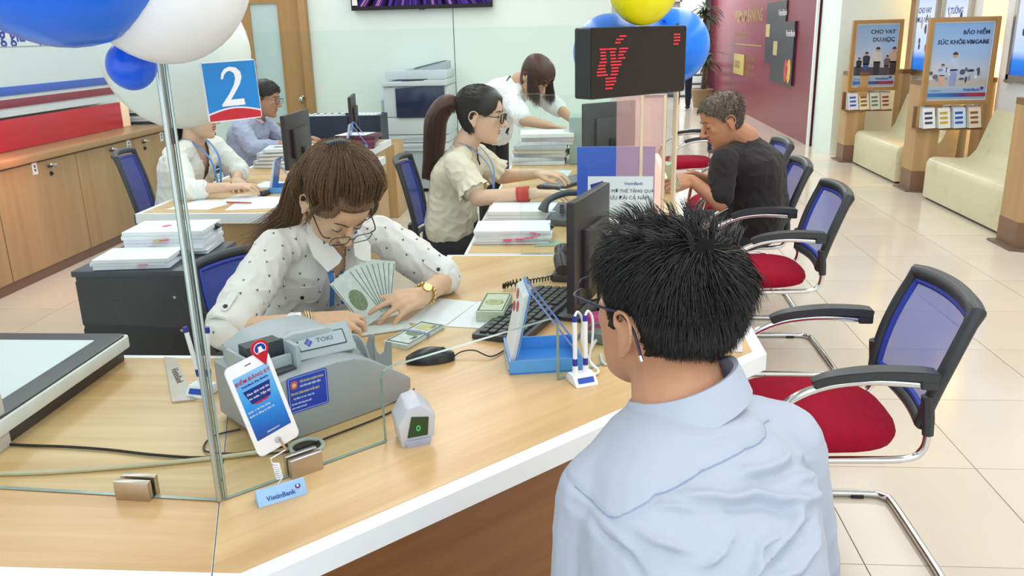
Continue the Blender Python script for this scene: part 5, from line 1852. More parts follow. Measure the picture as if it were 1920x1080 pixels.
def paper_stack(name, c, sx_, sy_, n, th, rz, label, tabs=(), clip=None, group='stacks of white papers'):
    t = thing(name, label, 'papers', c, rz, group)
    rng = random.Random(label)
    z = 0.001
    for k in range(n):
        b = BM()
        box(b, (rng.uniform(-0.008, 0.008), rng.uniform(-0.008, 0.008), z + th / 2), (sx_, sy_, th * 0.94), rz=rng.uniform(-0.05, 0.05))
        obj('sheaf', b, M_['paper'] if k % 3 else plain('sheaf_%s%d' % (name, k), '#E1E5F2', 0.7), t, world=False, smooth=0)
        z += th
    for k, (x, y, zz, c_) in enumerate(tabs):
        b = BM()
        box(b, (x, y, zz), (0.035, 0.02, 0.0016), rz=0.3 * k)
        obj('index_tab', b, plain('tab_%s%d' % (c_, k), c_, 0.6), t, world=False, smooth=0)
    if clip:
        b = BM()
        prism(b, [(-0.012, 0), (0.012, 0), (0.002, 0.02), (-0.002, 0.02)], -0.018, 0.018, Matrix.Translation(clip) @ frame((0, 0, 0), (0, 0, 1), (1, 0, 0)))
        obj('binder_clip', b, M_['black'], t, world=False, smooth=20)
    return t
paper_stack('paper_stack', (-1.80, 3.19, ZC), 0.30, 0.20, 3, 0.014, R(4), 'low stack of white papers at the front of the black cabinet', [(0.06, -0.105, 0.02, '#D98A9A')], (0.16, 0.05, 0.03))
paper_stack('paper_stack', (-1.76, 3.42, ZC), 0.34, 0.23, 6, 0.017, R(5), 'tall clipped stack of white papers at the back of the black cabinet', [(-0.02, -0.12, 0.065, '#C9C03A'), (0.01, -0.122, 0.068, '#D0505A'), (-0.05, -0.12, 0.04, '#D678B8'), (-0.02, 0.0, 0.104, '#EE5A9A'), (0.03, 0.03, 0.104, '#EE5A9A')], (0.175, 0.05, 0.085))

# desk of the woman with the mouse
sheet('paper_sheet', [(-2.13, 4.10), (-1.90, 4.08), (-1.80, 4.34), (-2.06, 4.36)], ZD, 'white sheet at the left end of the rounded desk, behind the chrome post')
sheet('paper_sheet', [(-1.80, 4.06), (-1.47 - 0.03, 4.12), (-1.50, 4.40), (-1.84, 4.44)], ZD, 'white sheet by the rounded desk corner with a pen on it')
sheet('paper_sheet', [(-1.93, 4.30), (-1.78, 4.30), (-1.74, 4.46), (-1.9, 4.5)], ZD + 0.0014, 'white sheet between the two others on the rounded desk')
b = BM()
cyl(b, (-1.86, 4.235, ZD + 0.008), (-1.72, 4.215, ZD + 0.008), 0.005, 0.004, 8)
solo('pen', b, plain('pen_red', '#C05A4A', 0.4), 'reddish pen lying on the papers of the rounded desk', 'pen')
sheet('paper_sheet', [(-1.92, 4.72), (-1.74, 4.70), (-1.73, 4.90), (-1.91, 4.92)], ZD, 'white sheet by the hand on the mouse, under a dark pen')
b = BM()
ball(b, (-1.745, 4.475, ZD + 0.012), (0.03, 0.05, 0.017))
solo('computer_mouse', b, M_['black'], 'black mouse under the hand of the woman in white', 'mouse')
for k, (dz, sz, c_) in enumerate(((0.0, 0.34, '#DCE2EA'), (0.026, 0.36, '#C6CED8'), (0.052, 0.33, '#E6EAF0'), (0.078, 0.36, '#B9C4D2'), (0.104, 0.30, '#D5DCE6'))):
    t = thing('document_folder', ['pale folder at the bottom of the pile before the man in grey blue', 'greyish folder second from the bottom of the pile before the man in grey blue', 'white folder in the middle of the pile before the man in grey blue', 'blue grey folder second from the top of the pile before the man in grey blue', 'pale folder with a dark slot, topmost before the man in grey blue'][k],
              'folder', (-2.0 + 0.01 * k, 5.55, ZD + dz), R(-6 + 4 * k), 'folders piled on the rounded desk')
    b = BM()
    box(b, (0, 0, 0.0125), (sz, 0.24, 0.024), bev=0.003)
    obj('cover', b, plain('folder%d' % k, c_, 0.5), t, world=False)
    b = BM()
    box(b, (0.0, -0.121, 0.012), (sz * 0.9, 0.003, 0.012))
    obj('page_edges', b, M_['paper'], t, world=False)
    if k == 4:
        b = BM()
        prism(b, rrect(0.2, 0.05, 0.02, 4), 0.0245, 0.0255)
        obj('dark_slot', b, plain('slot_dark', '#3F4C55', 0.5), t, world=False)
b = BM()
box(b, (-1.58, 5.62, ZD + 0.035), (0.075, 0.05, 0.07), bev=0.003)
solo('note_cube', b, plain('note_yellow', '#E8D21C', 0.5), 'bright yellow note cube right of the first monitor', 'note cube')
for k in range(3):
    b = BM()
    box(b, (-1.78 + 0.03 * k, 6.45 + 0.04 * k, ZD + 0.016 + 0.031 * k), (0.36 - 0.04 * k, 0.25, 0.03), rz=0.2 - 0.1 * k, bev=0.003)
    solo('red_file', b, plain('file_maroon%d' % k, ['#6A2F45', '#7A3A52', '#5C2A40'][k], 0.5), ['maroon file at the bottom of the pile on the far desk', 'maroon file in the middle of the pile on the far desk', 'maroon file on top of the pile on the far desk'][k], 'file', 'maroon files on the far desk')
sheet('paper_sheet', [(-1.90, 6.42), (-1.66, 6.42), (-1.62, 6.62), (-1.86, 6.64)], ZD + 0.096, 'white sheet lying on the maroon files')
for k, (x, w_) in enumerate(((-2.30, 0.50), (-1.90, 0.28))):
    t = thing('file_box', ['long navy file box by the oak door', 'shorter navy file box at the right of the long one'][k], 'file box', (x, 7.52, 0.66), 0, 'navy file boxes by the door')
    b = BM()
    for (cx_, cy_, s_x, s_y) in ((x, 7.38, w_, 0.012), (x, 7.66, w_, 0.012), (x - w_ / 2 + 0.006, 7.52, 0.012, 0.268), (x + w_ / 2 - 0.006, 7.52, 0.012, 0.268)):
        box(b, (cx_, cy_, 0.785), (s_x, s_y, 0.25))
    box(b, (x, 7.52, 0.667), (w_ - 0.03, 0.26, 0.012))
    obj('shell', b, plain('filebox_navy%d' % k, '#26304A', 0.5), t)
    b = BM()
    for q in range(6):
        box(b, (x - w_ * 0.35 + w_ * 0.13 * q, 7.52, 0.79), (0.02, 0.24, 0.25))
    obj('papers', b, M_['paper'], t, smooth=0, kind='stuff')
    b = BM()
    box(b, (x - w_ * 0.4, 7.3725, 0.82), (0.04, 0.003, 0.02))
    obj('tag', b, M_['paper'], t)

# second counter
paper_stack('paper_stack', (-0.285, 3.42, ZD), 0.31, 0.20, 5, 0.011, R(2), 'white paper stack with pink tabs at the near end of the second counter', [(-0.02, -0.102, 0.02, '#F0408A'), (0.03, -0.104, 0.024, '#F0408A'), (0.07, -0.102, 0.03, '#F0408A'), (0.09, -0.09, 0.048, '#F0408A'), (0.1, -0.1, 0.04, '#F07AB0')], (0.15, 0.03, 0.045))
b = BM()
prism(b, [(-0.19, 3.28), (-0.075, 3.30), (-0.085, 3.37), (-0.16, 3.37)], ZD, ZD + 0.004)
solo('green_card', b, plain('card_green', '#A9B8A6', 0.5), 'grey green card under the pink tabs of the paper stack', 'card')
paper_stack('paper_stack', (-0.27, 3.86, ZD), 0.31, 0.24, 3, 0.016, R(-3), 'white papers on a dark folder beside the grey telephone', [])
t = thing('telephone', 'grey desk telephone with a curved handset on the second counter', 'telephone', (-0.10, 3.76, ZD))
b = BM()
prism(b, [(-0.10, 0), (0.10, 0), (0.10, 0.07), (-0.10, 0.03)], -0.10, 0.10, frame((-0.04, 3.74, ZD), (0.25, 0.97, 0), (0, 0, 1)), bev=0.008)
obj('base', b, plain('phone_grey', '#585E64', 0.45), t)
b = BM()
tube(b, spline([(-0.175, 3.72, ZD + 0.055), (-0.15, 3.74, ZD + 0.10), (-0.07, 3.78, ZD + 0.125), (0.01, 3.80, ZD + 0.115), (0.035, 3.805, ZD + 0.075)], 5), [0.024, 0.024, 0.022, 0.019, 0.017] + [0.015] * 11 + [0.017, 0.019, 0.022, 0.024, 0.024], 10)
obj('handset', b, plain('handset_grey', '#4A5056', 0.4), t)
b = BM()
for r_ in range(4):
    for c_ in range(3):
        box(b, (-0.09 + 0.035 * c_, 3.70 + 0.028 * r_, ZD + 0.055 + 0.004 * r_), (0.02, 0.016, 0.008), bev=0.002, seg=1)
obj('keys', b, M_['dkgrey'], t, kind='stuff')
t = thing('blue_panel', 'upright blue board on the second counter behind the glass coloured with a pink reflection', 'panel', (0.14, 3.62, ZD))
b = BM()
box(b, (0.145, 3.62, 0.928), (0.33, 0.018, 0.352), bev=0.002)
obj('board', b, plain('board_blue', '#2F5BD0', 0.3, var=0.03), t)
b = BM()
for x_ in (0.02, 0.27):
    box(b, (x_, 3.66, 0.758), (0.02, 0.10, 0.012))
    box(b, (x_, 3.635, 0.80), (0.02, 0.012, 0.09))
obj('foot', b, M_['blue_pl'], t)
t = thing('keyboard', 'grey keyboard on the second counter by the wrist with the red cuff', 'keyboard', (-0.06, 4.72, ZD))
FK2 = frame((-0.08, 4.74, ZD), (0.5, 0.86, 0), (-0.86, 0.5, 0))
b = BM()
prism(b, rrect(0.42, 0.15, 0.008, 3), 0, 0.016, FK2, bev=0.002)
obj('base', b, M_['dkgrey'], t)
b = BM()
for r_ in range(5):
    for c_ in range(12):
        box(b, (-0.185 + 0.0335 * c_, -0.055 + 0.027 * r_, 0.019), (0.026, 0.02, 0.006), M=FK2)
obj('keys', b, M_['mc_grey'], t, kind='stuff', smooth=0)
for k in range(8):
    b = BM()
    rr_ = random.Random(k)
    box(b, (-0.29 + rr_.uniform(-0.02, 0.02) + 0.01 * k, 5.55 + rr_.uniform(-0.02, 0.02), ZD + 0.013 + 0.0255 * k), (0.34, 0.26, 0.0245), rz=rr_.uniform(-0.2, 0.2), bev=0.002)
    solo('paper_bundle', b, plain('bundle%d' % k, ['#E8EDF2', '#D5DBE4', '#C7CBD4', '#E3DCD2', '#B8BEC8', '#E6E8EA', '#D9D2E0', '#F0F3F6'][k], 0.6), '%s paper bundle in the pile under the arms of the bending woman' % ['lowest', 'second lowest', 'third lowest', 'fourth', 'fifth', 'third highest', 'second highest', 'topmost'][k], 'papers', 'paper bundles before the bending woman')
sheet('paper_sheet', [(-0.40, 5.02), (-0.08, 5.0), (-0.06, 5.22), (-0.38, 5.24)], ZD, 'pale bluish sheet in front of the pile on the second counter', plain('sheet_blue', '#CFE2EA', 0.6))
b = BM()
box(b, (0.02, 5.6, ZD + 0.15), (0.2, 0.3, 0.3), bev=0.012)
solo('desk_printer', b, plain('printer_grey', '#9FB2B0', 0.45), 'grey green desktop printer right of the paper pile', 'printer')
b = BM()
for k in range(5):
    prism(b, rrect(0.066, 0.036, 0.004, 2), 0.004 * k, 0.004 * k + 0.0035, Matrix.Translation((-0.23 + 0.035 * k, 4.36 + 0.02 * k, ZD)) @ Matrix.Rotation(0.5 * k, 4, 'Z') @ Matrix.Rotation(0.1, 4, 'X'))
tag(centre(obj('loose_notes', b, M_['bill_w'], None, kind='stuff', smooth=0)), 'loose pale banknotes between the hands of the woman in cream', 'banknotes')
# ------------------------------------------------------------------ people
import numpy as np

def fuse(bm, voxel, smooth=4):
    """Union of overlapping closed pieces as one continuous skin (voxel remesh + smoothing), returned as a mesh."""
    me = bpy.data.meshes.new('fuse')
    bmesh.ops.recalc_face_normals(bm, faces=bm.faces[:])
    bm.to_mesh(me)
    bm.free()
    o = bpy.data.objects.new('fuse', me)
    COL.objects.link(o)
    m = o.modifiers.new('r', 'REMESH')
    m.mode, m.voxel_size, m.use_smooth_shade = 'VOXEL', voxel, True
    s = o.modifiers.new('s', 'SMOOTH')
    s.factor, s.iterations = 0.5, smooth
    dg = bpy.context.evaluated_depsgraph_get()
    out = bpy.data.meshes.new_from_object(o.evaluated_get(dg))
    bpy.data.objects.remove(o)
    bpy.data.meshes.remove(me)
    return out

def coords(me):
    a = np.empty(len(me.vertices) * 3)
    me.vertices.foreach_get('co', a)
    return a.reshape(-1, 3)
def normals(me):
    a = np.empty(len(me.vertices) * 3)
    me.vertices.foreach_get('normal', a)
    return a.reshape(-1, 3)
def set_coords(me, a):
    me.vertices.foreach_set('co', a.reshape(-1))
    me.update()
def displace(me, fn):
    c, n = coords(me), normals(me)
    d = np.array([fn(V(p), V(q)) for p, q in zip(c, n)])
    set_coords(me, c + n * d[:, None])
def cut(me, keep):
    """Keep only faces whose centre passes keep()."""
    b = bmesh.new()
    b.from_mesh(me)
    bmesh.ops.delete(b, geom=[f for f in b.faces if not keep(f.calc_center_median())], context='FACES')
    b.to_mesh(me)
    b.free()
    return me
def thicken(me, t):
    b = bmesh.new()
    b.from_mesh(me)
    bmesh.ops.solidify(b, geom=b.faces[:], thickness=t)
    b.to_mesh(me)
    b.free()
    return me

def super_ring(c, rx, ry, a, b_, n=28, e=2.4):
    out = []
    for k in range(n):
        t = 2 * math.pi * k / n
        cc, ss = math.cos(t), math.sin(t)
        out.append(V(c) + V(rx) * (a * math.copysign(abs(cc) ** (2 / e), cc)) + V(ry) * (b_ * math.copysign(abs(ss) ** (2 / e), ss)))
    return out

HEAD = [(-.117, .012, .066, .040), (-.112, .026, .0745, .016), (-.102, .038, .0785, -.005), (-.088, .048, .0805, -.030), (-.070, .0565, .0825, -.048), (-.052, .063, .0840, -.060), (-.034, .0675, .0845, -.070),
        (-.015, .0705, .084, -.080), (.004, .072, .081, -.088), (.018, .0735, .085, -.092), (.032, .0745, .0885, -.0955), (.048, .0745, .088, -.097), (.064, .073, .083, -.095), (.080, .069, .074, -.088), (.094, .060, .060, -.076),
        (.105, .045, .042, -.058), (.112, .028, .022, -.036), (.1155, .010, .002, -.014)]
def head_rings(s=1.0, grow=0.0, n=32):
    rings = []
    for z, w, f, bk in HEAD:
        k = grow
        yc, hd = (f + bk) / 2, (f - bk) / 2
        zz = z + (k if z > 0.06 else 0) * min(1, max(0, (z - 0.06) / 0.05))
        rings.append([V((p.x, p.y, p.z)) * s for p in super_ring((0, yc, zz), (1, 0, 0), (0, 1, 0), w + k * (1 if z < 0.1 else 0.9), hd + k, n, 2.25)])
    return rings

class Person:
    """Joints in world metres. The body is one fused mesh; clothing, hair and small features are its children."""
    def __init__(s, name, label, base, skin, vox=0.006):
        s.t = thing(name, label, 'person', base)
        s.b = BM()
        s.vox = vox
        s.skin = skin
    def head(s, c, f, up, sc=1.0, ears=True, female=False, neck=None):
        f, up = V(f).normalized(), V(up)
        x = f.cross(up).normalized()
        up = x.cross(f).normalized()
        s.HM = Matrix(((x.x, f.x, up.x, c[0]), (x.y, f.y, up.y, c[1]), (x.z, f.z, up.z, c[2]), (0, 0, 0, 1)))
        s.hs = sc
        t = bmesh.new()
        loft(t, head_rings(1.0))
        ball(t, (0, 0.0715, -0.100), 0.0165)                       # chin
        capsule(t, (0, 0.083, 0.014), (0, 0.109, -0.030), 0.0078, 0.0118, 10)    # nose
        for q in (-1, 1):
            ball(t, (q * 0.0115, 0.0965, -0.035), (0.0085, 0.011, 0.0075), 10, 8)
            capsule(t, (q * 0.012, 0.084, 0.023), (q * 0.043, 0.071, 0.024), 0.0075, 0.006, 8)   # brow
            ball(t, (q * 0.039, 0.0580, -0.020), (0.0185, 0.0185, 0.022), 12, 8)                     # cheek
            ball(t, (q * 0.031, 0.0705, 0.0045), (0.0155, 0.0142, 0.0110), 12, 8)                  # lid
            if ears:
                Er = Matrix.Rotation(R(-q * 16), 3, 'Z') @ Matrix.Rotation(R(10), 3, 'X')
                ball(t, (q * 0.0765, -0.012, -0.010), (0.007, 0.016, 0.028), 12, 10, Er)
                path = [V((q * 0.083, 0.004, -0.004)), V((q * 0.085, 0.006, 0.012)), V((q * 0.087, -0.006, 0.022)), V((q * 0.090, -0.022, 0.019)), V((q * 0.091, -0.030, 0.003)), V((q * 0.088, -0.027, -0.014)), V((q * 0.083, -0.016, -0.030))]
                tube(t, spline(path, 3), 0.0042, 6)
                ball(t, (q * 0.080, -0.008, -0.036), (0.0055, 0.009, 0.010), 10, 8)
        ball(t, (0, 0.0800, -0.0575), (0.021, 0.0120, 0.0060), 14, 8)
        ball(t, (0, 0.0785, -0.0675), (0.018, 0.0120, 0.0068), 14, 8)
        bmesh.ops.transform(t, matrix=s.HM @ Matrix.Scale(sc, 4), verts=t.verts[:])
        merge(s.b, t)
        if neck is not None:
            a = s.HM @ (V((0, -0.022, -0.055)) * sc)
            k = (0.050 if female else 0.056) * sc
            capsule(s.b, a, V(neck), k, k * 1.1)
            capsule(s.b, s.HM @ (V((0, 0.0, -0.05)) * sc), V(neck) + (V(a) - V(neck)) * 0.2, k * 0.9, k * 0.95)
    def spine(s, pel, nb, hip_r, sh_r, prof, b=None, lean=0.0, n=9):
        """Torso loft from pelvis to neck base. prof: list of (t, half width, half depth)."""
        pel, nb = V(pel), V(nb)
        hip_r, sh_r = V(hip_r).normalized(), V(sh_r).normalized()
        rings = []
        for t, a, d in prof:
            c = pel.lerp(nb, t)
            bow = lean * math.sin(math.pi * t)
            r = hip_r.lerp(sh_r, t).normalized()
            ax = (nb - pel).normalized()
            f = ax.cross(r).normalized()
            c = c + f * bow
            r = f.cross(ax).normalized()
            rings.append(super_ring(c, r, f, a, d, 28, 2.5))
        loft(b if b is not None else s.b, rings)
    def limb(s, pts, rad, b=None):
        b = b if b is not None else s.b
        for i in range(len(pts) - 1):
            capsule(b, pts[i], pts[i + 1], rad[i], rad[i + 1])
    def hand(s, w, d, n, side=1, sc=1.0, curl=(35, 40, 45, 50), spread=6, thumb=(0.6, 0.7, -0.3), tb=20):
        """w wrist, d towards the knuckles, n out of the back of the hand, side=+1 when the thumb is on the n x d side."""
        w, d, n = V(w), V(d).normalized(), V(n)
        n = (n - d * n.dot(d)).normalized()
        l = n.cross(d).normalized() * side
        b = s.b
        kn = []
        for k, o_ in enumerate((0.031, 0.011, -0.010, -0.029)):
            p = w + (d * (0.088, 0.091, 0.087, 0.079)[k] + l * o_ + n * (0.0, 0.003, 0.002, -0.003)[k]) * sc
            kn.append(p)
            capsule(b, w + l * o_ * 0.55 * sc, p, 0.0145 * sc, 0.0108 * sc, 10)
        ball(b, w + (d * 0.045 - n * 0.004) * sc, (0.034 * sc, 0.034 * sc, 0.015 * sc), 12, 8, Matrix((l, d, n)).transposed())
        for k in range(4):
            dirv = (d + l * math.tan(R(spread * (1.5 - k)))).normalized()
            p = kn[k]
            L = [(0.042, 0.026, 0.020), (0.047, 0.029, 0.021), (0.043, 0.027, 0.021), (0.034, 0.021, 0.018)][k]
            rr = [0.0098, 0.0088, 0.0080, 0.0070]
            cu = curl[k] if isinstance(curl[k], (tuple, list)) else (curl[k],) * 3
            for j in range(3):
                ang = R(cu[j])
                ax = l * side
                # rotate towards the palm (-n)
                dirv = (dirv * math.cos(ang) + (Matrix.Rotation(ang, 3, ax) @ dirv - dirv * math.cos(ang)))
                if j == 0 and dirv.dot(n) > 0.05 and ang > 0:
                    dirv = Matrix.Rotation(-2 * ang, 3, ax) @ dirv
                    sgn = -1
                q = p + dirv.normalized() * L[j] * sc
                capsule(b, p, q, rr[j] * sc, rr[j + 1] * sc, 10)
                p = q
        p = w + (d * 0.022 + l * 0.024 - n * 0.004) * sc
        dv = (d * thumb[0] + l * thumb[1] + n * thumb[2]).normalized()
        for j, (L, r0, r1) in enumerate(((0.042, 0.0145, 0.0115), (0.033, 0.0108, 0.0095), (0.026, 0.0092, 0.0075))):
            q = p + dv * L * sc
            capsule(b, p, q, r0 * sc, r1 * sc, 10)
            p = q
            dv = (dv + d * 0.25 - l * math.tan(R(tb)) * 0.7).normalized()
    def finish(s):
        me = fuse(s.b, s.vox, 5)
        s.body = obj('body', me, s.skin, s.t, smooth=180)
        return s.body
    def L(s, p):
        return s.HM @ (V(p) * s.hs)
    def eyes(s, down=0.0, iris='#2A1B14'):
        for q in (-1, 1):
            b = BM()
            ball(b, s.L((q * 0.031, 0.0705, -0.0015)), 0.0130 * s.hs, 14, 10)
            e = obj('eye', b, M_['eyewhite'], s.t, smooth=180)
            b = BM()
            lk = V((0, math.cos(R(down)), -math.sin(R(down))))
            c = V((q * 0.031, 0.0705, -0.0015)) + lk * 0.0098
            Mi = s.HM @ Matrix.Scale(s.hs, 4) @ Matrix.Translation(c) @ lk.to_track_quat('Z', 'Y').to_matrix().to_4x4()
            lathe(b, [(0.0062, 0), (0.0050, 0.0025), (0.001, 0.0038)], Mi, 14)
            obj('iris', b, M_['iris'], e, smooth=180)
    def brows(s, mat, r=0.0026):
        for q in (-1, 1):
            b = BM()
            pts = spline([s.L((q * 0.013, 0.092, 0.0225)), s.L((q * 0.028, 0.0875, 0.0275)), s.L((q * 0.046, 0.0755, 0.0235))], 5)
            tube(b, pts, [r * s.hs * (1 - 0.6 * abs(k / (len(pts) - 1) - 0.35)) for k in range(len(pts))], 6)
            obj('eyebrow', b, mat, s.t)
    def lashes(s, mat, zoff=-0.006):
        for q in (-1, 1):
            b = BM()
            pts = spline([s.L((q * 0.018, 0.0815, zoff + 0.001)), s.L((q * 0.031, 0.0860, zoff - 0.001)), s.L((q * 0.044, 0.0765, zoff + 0.0015))], 5)
            tube(b, pts, 0.0011 * s.hs, 5)
            obj('eyelashes', b, mat, s.t)
    def lips(s, mat):
        b = BM()
        ball(b, s.L((0, 0.0810, -0.0577)), (0.0195 * s.hs, 0.0118 * s.hs, 0.0046 * s.hs), 16, 8, s.HM.to_3x3())
        ball(b, s.L((0, 0.0795, -0.0672)), (0.0165 * s.hs, 0.0118 * s.hs, 0.0056 * s.hs), 16, 8, s.HM.to_3x3())
        me = fuse(b, 0.002, 2)
        obj('lips', me, mat, s.t, smooth=180)
    def glasses(s, rim, w=0.0245, h=0.0175, y=0.099, z=-0.003, r=0.0014, full=True, arm_tip=-0.028, lens=True, armmat=None, ex=0.078):
        t = bpy.data.objects.new('glasses', None)
        b = BM()
        for q in (-1, 1):
            pr_ = [V((q * 0.033 + p[0], y - 0.16 * (abs(q * 0.033 + p[0])) ** 1.0 * abs(q * 0.033 + p[0]) * 6, z + p[1])) for p in rrect(2 * w, 2 * h, 0.010, 4)]
            pts = [s.L(p) for p in pr_]
            tube(b, pts, r * s.hs, 6, True)
        tube(b, spline([s.L((-0.0095, y, z + 0.005)), s.L((0, y + 0.002, z + 0.008)), s.L((0.0095, y, z + 0.005))], 4), r * s.hs, 6)
        g = obj('glasses', b, rim, s.t)
        for q in (-1, 1):
            b = BM()
            tube(b, spline([s.L((q * (0.033 + w), y - 0.010, z + 0.008)), s.L((q * ex, y - 0.022, z + 0.0075)), s.L((q * (ex + 0.003), 0.03, z + 0.012)), s.L((q * (ex + 0.004), -0.004, z + 0.016)), s.L((q * (ex + 0.004), -0.028, z + 0.002)), s.L((q * (ex + 0.001), -0.042, z - 0.028))], 5), 0.0018 * s.hs, 6)
            obj('temple', b, armmat or rim, g)
        if lens:
            for q in (-1, 1):
                b = BM()
                pts = [s.L(V((q * 0.033 + p[0], y - 0.16 * (abs(q * 0.033 + p[0])) ** 2 * 6, z + p[1]))) for p in rrect(2 * w, 2 * h, 0.010, 4)]
                b.faces.new([b.verts.new(p) for p in pts])
                r_ = bmesh.ops.extrude_face_region(b, geom=b.faces[:])
                nrm = s.HM.to_3x3() @ V((0, 0.0008, 0))
                bmesh.ops.translate(b, vec=nrm, verts=[e for e in r_['geom'] if isinstance(e, bmesh.types.BMVert)])
                obj('lens', b, M_['glass'], g, smooth=0)
        return g
    def scalp(s, grow, keep, n=64):
        """Hair cap hugging the skull: the skull loft grown by `grow`, kept where keep(local point)."""
        t = bmesh.new()
        loft(t, head_rings(1.0, grow, n))
        bmesh.ops.subdivide_edges(t, edges=t.edges[:], cuts=1, use_grid_fill=True, smooth=0.4)
        bmesh.ops.delete(t, geom=[f for f in t.faces if not keep(f.calc_center_median())], context='FACES')
        return t
    def put(s, name, t, mat, parent=None, smooth=180, kind=None):
        bmesh.ops.transform(t, matrix=s.HM @ Matrix.Scale(s.hs, 4), verts=t.verts[:])
        return obj(name, t, mat, parent or s.t, smooth=smooth, kind=kind)

def strands_mesh(paths, r0, tip=0.15, sides=3):
    """Thin tapered hair locks as one mesh; paths are lists of points."""
    vs, fs = [], []
    for pts, k in paths:
        m = len(pts)
        base = len(vs)
        up = None
        for i in range(m):
            d = (pts[min(m - 1, i + 1)] - pts[max(0, i - 1)]).normalized()
            up = d.orthogonal().normalized() if up is None else (up - d * up.dot(d)).normalized()
            q = d.cross(up)
            r = r0 * k * (1 - (1 - tip) * (i / (m - 1)) ** 1.5)
            for j in range(sides):
                a = 2 * math.pi * j / sides
                vs.append(pts[i] + (up * math.cos(a) + q * math.sin(a)) * r)
        for i in range(m - 1):
            for j in range(sides):
                a, b_ = base + i * sides + j, base + i * sides + (j + 1) % sides
                fs.append((a, b_, b_ + sides, a + sides))
    me = bpy.data.meshes.new('strands')
    me.from_pydata([tuple(v) for v in vs], [], fs)
    me.update()
    return me

def skull_radius(dv):
    """Distance from head centre to the skull along unit direction dv (head frame), from the loft table."""
    lo, hi = 0.02, 0.16
    for _ in range(18):
        m = (lo + hi) / 2
        p = dv * m
        if inside_head(p): lo = m
        else: hi = m
    return lo
def inside_head(p):
    if p.z <= HEAD[0][0] or p.z >= HEAD[-1][0]: return False
    for i in range(len(HEAD) - 1):
        if HEAD[i][0] <= p.z <= HEAD[i + 1][0]:
            u = (p.z - HEAD[i][0]) / (HEAD[i + 1][0] - HEAD[i][0])
            w, f, b_ = (HEAD[i][k] + (HEAD[i + 1][k] - HEAD[i][k]) * u for k in (1, 2, 3))
            yc, hd = (f + b_) / 2, (f - b_) / 2
            return (abs(p.x) / w) ** 2.25 + (abs(p.y - yc) / hd) ** 2.25 < 1
    return False
_RC = {}
def skull_pt(dv, off=0.0):
    dv = dv.normalized()
    key = (round(dv.x, 2), round(dv.y, 2), round(dv.z, 2))
    if key not in _RC: _RC[key] = skull_radius(dv)
    return dv * (_RC[key] + off)

def hair_mat(name, c1, c2, rough=0.38, spec=0.5, sc=300):
    m, nt, b = new_mat(name)
    tc = N(nt, 'ShaderNodeTexCoord')
    nz = N(nt, 'ShaderNodeTexNoise', Scale=sc, Detail=2.0)
    nt.links.new(tc.outputs['Object'], nz.inputs[0])
    rp = ramp(nt, [(0.35, c1), (0.65, c2)])
    nt.links.new(nz.outputs['Fac'], rp.inputs[0])
    nt.links.new(rp.outputs[0], b.inputs['Base Color'])
    b.inputs['Roughness'].default_value = rough
    b.inputs['Specular IOR Level'].default_value = spec
    bp = N(nt, 'ShaderNodeBump', Strength=0.3, Distance=0.004)
    nt.links.new(nz.outputs['Fac'], bp.inputs['Height'])
    nt.links.new(bp.outputs[0], b.inputs['Normal'])
    return m
def skin_mat(name, c, var=0.05):
    m = plain(name, c, 0.5, var=var, scale=14, bump=0.05, bscale=400)
    b = m.node_tree.nodes['Principled BSDF']
    b.inputs['Subsurface Weight'].default_value = 0.18
    b.inputs['Subsurface Radius'].default_value = (0.02, 0.008, 0.004)
    return m
def cloth(name, c, rough=0.8, var=0.03, bump=0.12, scale=30, sheen=0.1):
    return plain(name, c, rough, var=var, scale=scale, bump=bump, bscale=700, sheen=sheen, spec=0.3)
M_['eyewhite'] = plain('eye_white', '#E6E1DC', 0.2)
M_['iris'] = plain('iris_dark', '#2A1B14', 0.15)
M_['brow_blk'] = hair_mat('brow_black', '#17120F', '#2A211C')
M_['lip'] = plain('lip_rose', '#A5524C', 0.4)
def folds(amp, freq, seed, stretch=(1, 1, 1)):
    off = V((seed * 3.1, seed * 1.7, seed * 2.3))
    st = V(stretch)
    def fn(p, n):
        q = V((p.x * st.x, p.y * st.y, p.z * st.z)) * freq + off
        a = noise.noise(q)
        b_ = 1 - abs(noise.noise(q * 1.9 + V((5, 2, 8)))) * 2
        return amp * (0.6 * a + 0.55 * max(0, b_) ** 2 - 0.2)
    return fn
# ---- the young man in the pale blue shirt, seen from behind
YMs = skin_mat('skin_young_man', '#C08D6C')
P = Person('person', 'young man with black hair and glasses, seen from behind in a pale blue shirt', (0.14, 0.90, 0), YMs, 0.0042)
r_t = V((0.92, 0.39, 0)).normalized()
f_t = V((-0.39, 0.92, 0)).normalized()
PEL, NB = V((0.155, 0.86, 0.50)), V((0.128, 1.02, 1.112))
SL, SR = V((0.026, 0.955, 1.018)), V((0.268, 1.060, 1.040))
hf = V((-0.66, 0.745, 0.11))
P.head((0.112, 1.098, 1.212), hf, (0.07, -0.09, 1), 1.04, neck=NB)
prof = [(0, .12, .09), (0.06, .14, .115), (0.2, .142, .12), (0.42, .135, .112), (0.65, .142, .118), (0.8, .145, .11), (0.9, .125, .085), (0.97, .09, .065), (1.0, .055, .05)]
P.spine(PEL, NB, r_t, r_t + V((0, 0, 0.10)), prof, lean=-0.035)
LE, RE = V((0.010, 0.955, 0.765)), V((0.325, 1.075, 0.775))
LW, RW = V((-0.03, 1.17, 0.665)), V((0.23, 1.27, 0.67))
for a, e, w in ((SL, LE, LW), (SR, RE, RW)):
    P.limb([NB + (a - NB) * 0.35 - V((0, 0, 0.02)), a, e, w], [.042, .046, .040, .027])
P.hand(LW, (0.45, 0.8, -0.1), (0, 0, 1), -1, curl=(25, 30, 32, 34))
P.hand(RW, (-0.65, 0.7, -0.1), (0, 0, 1), 1, curl=(25, 30, 32, 34))
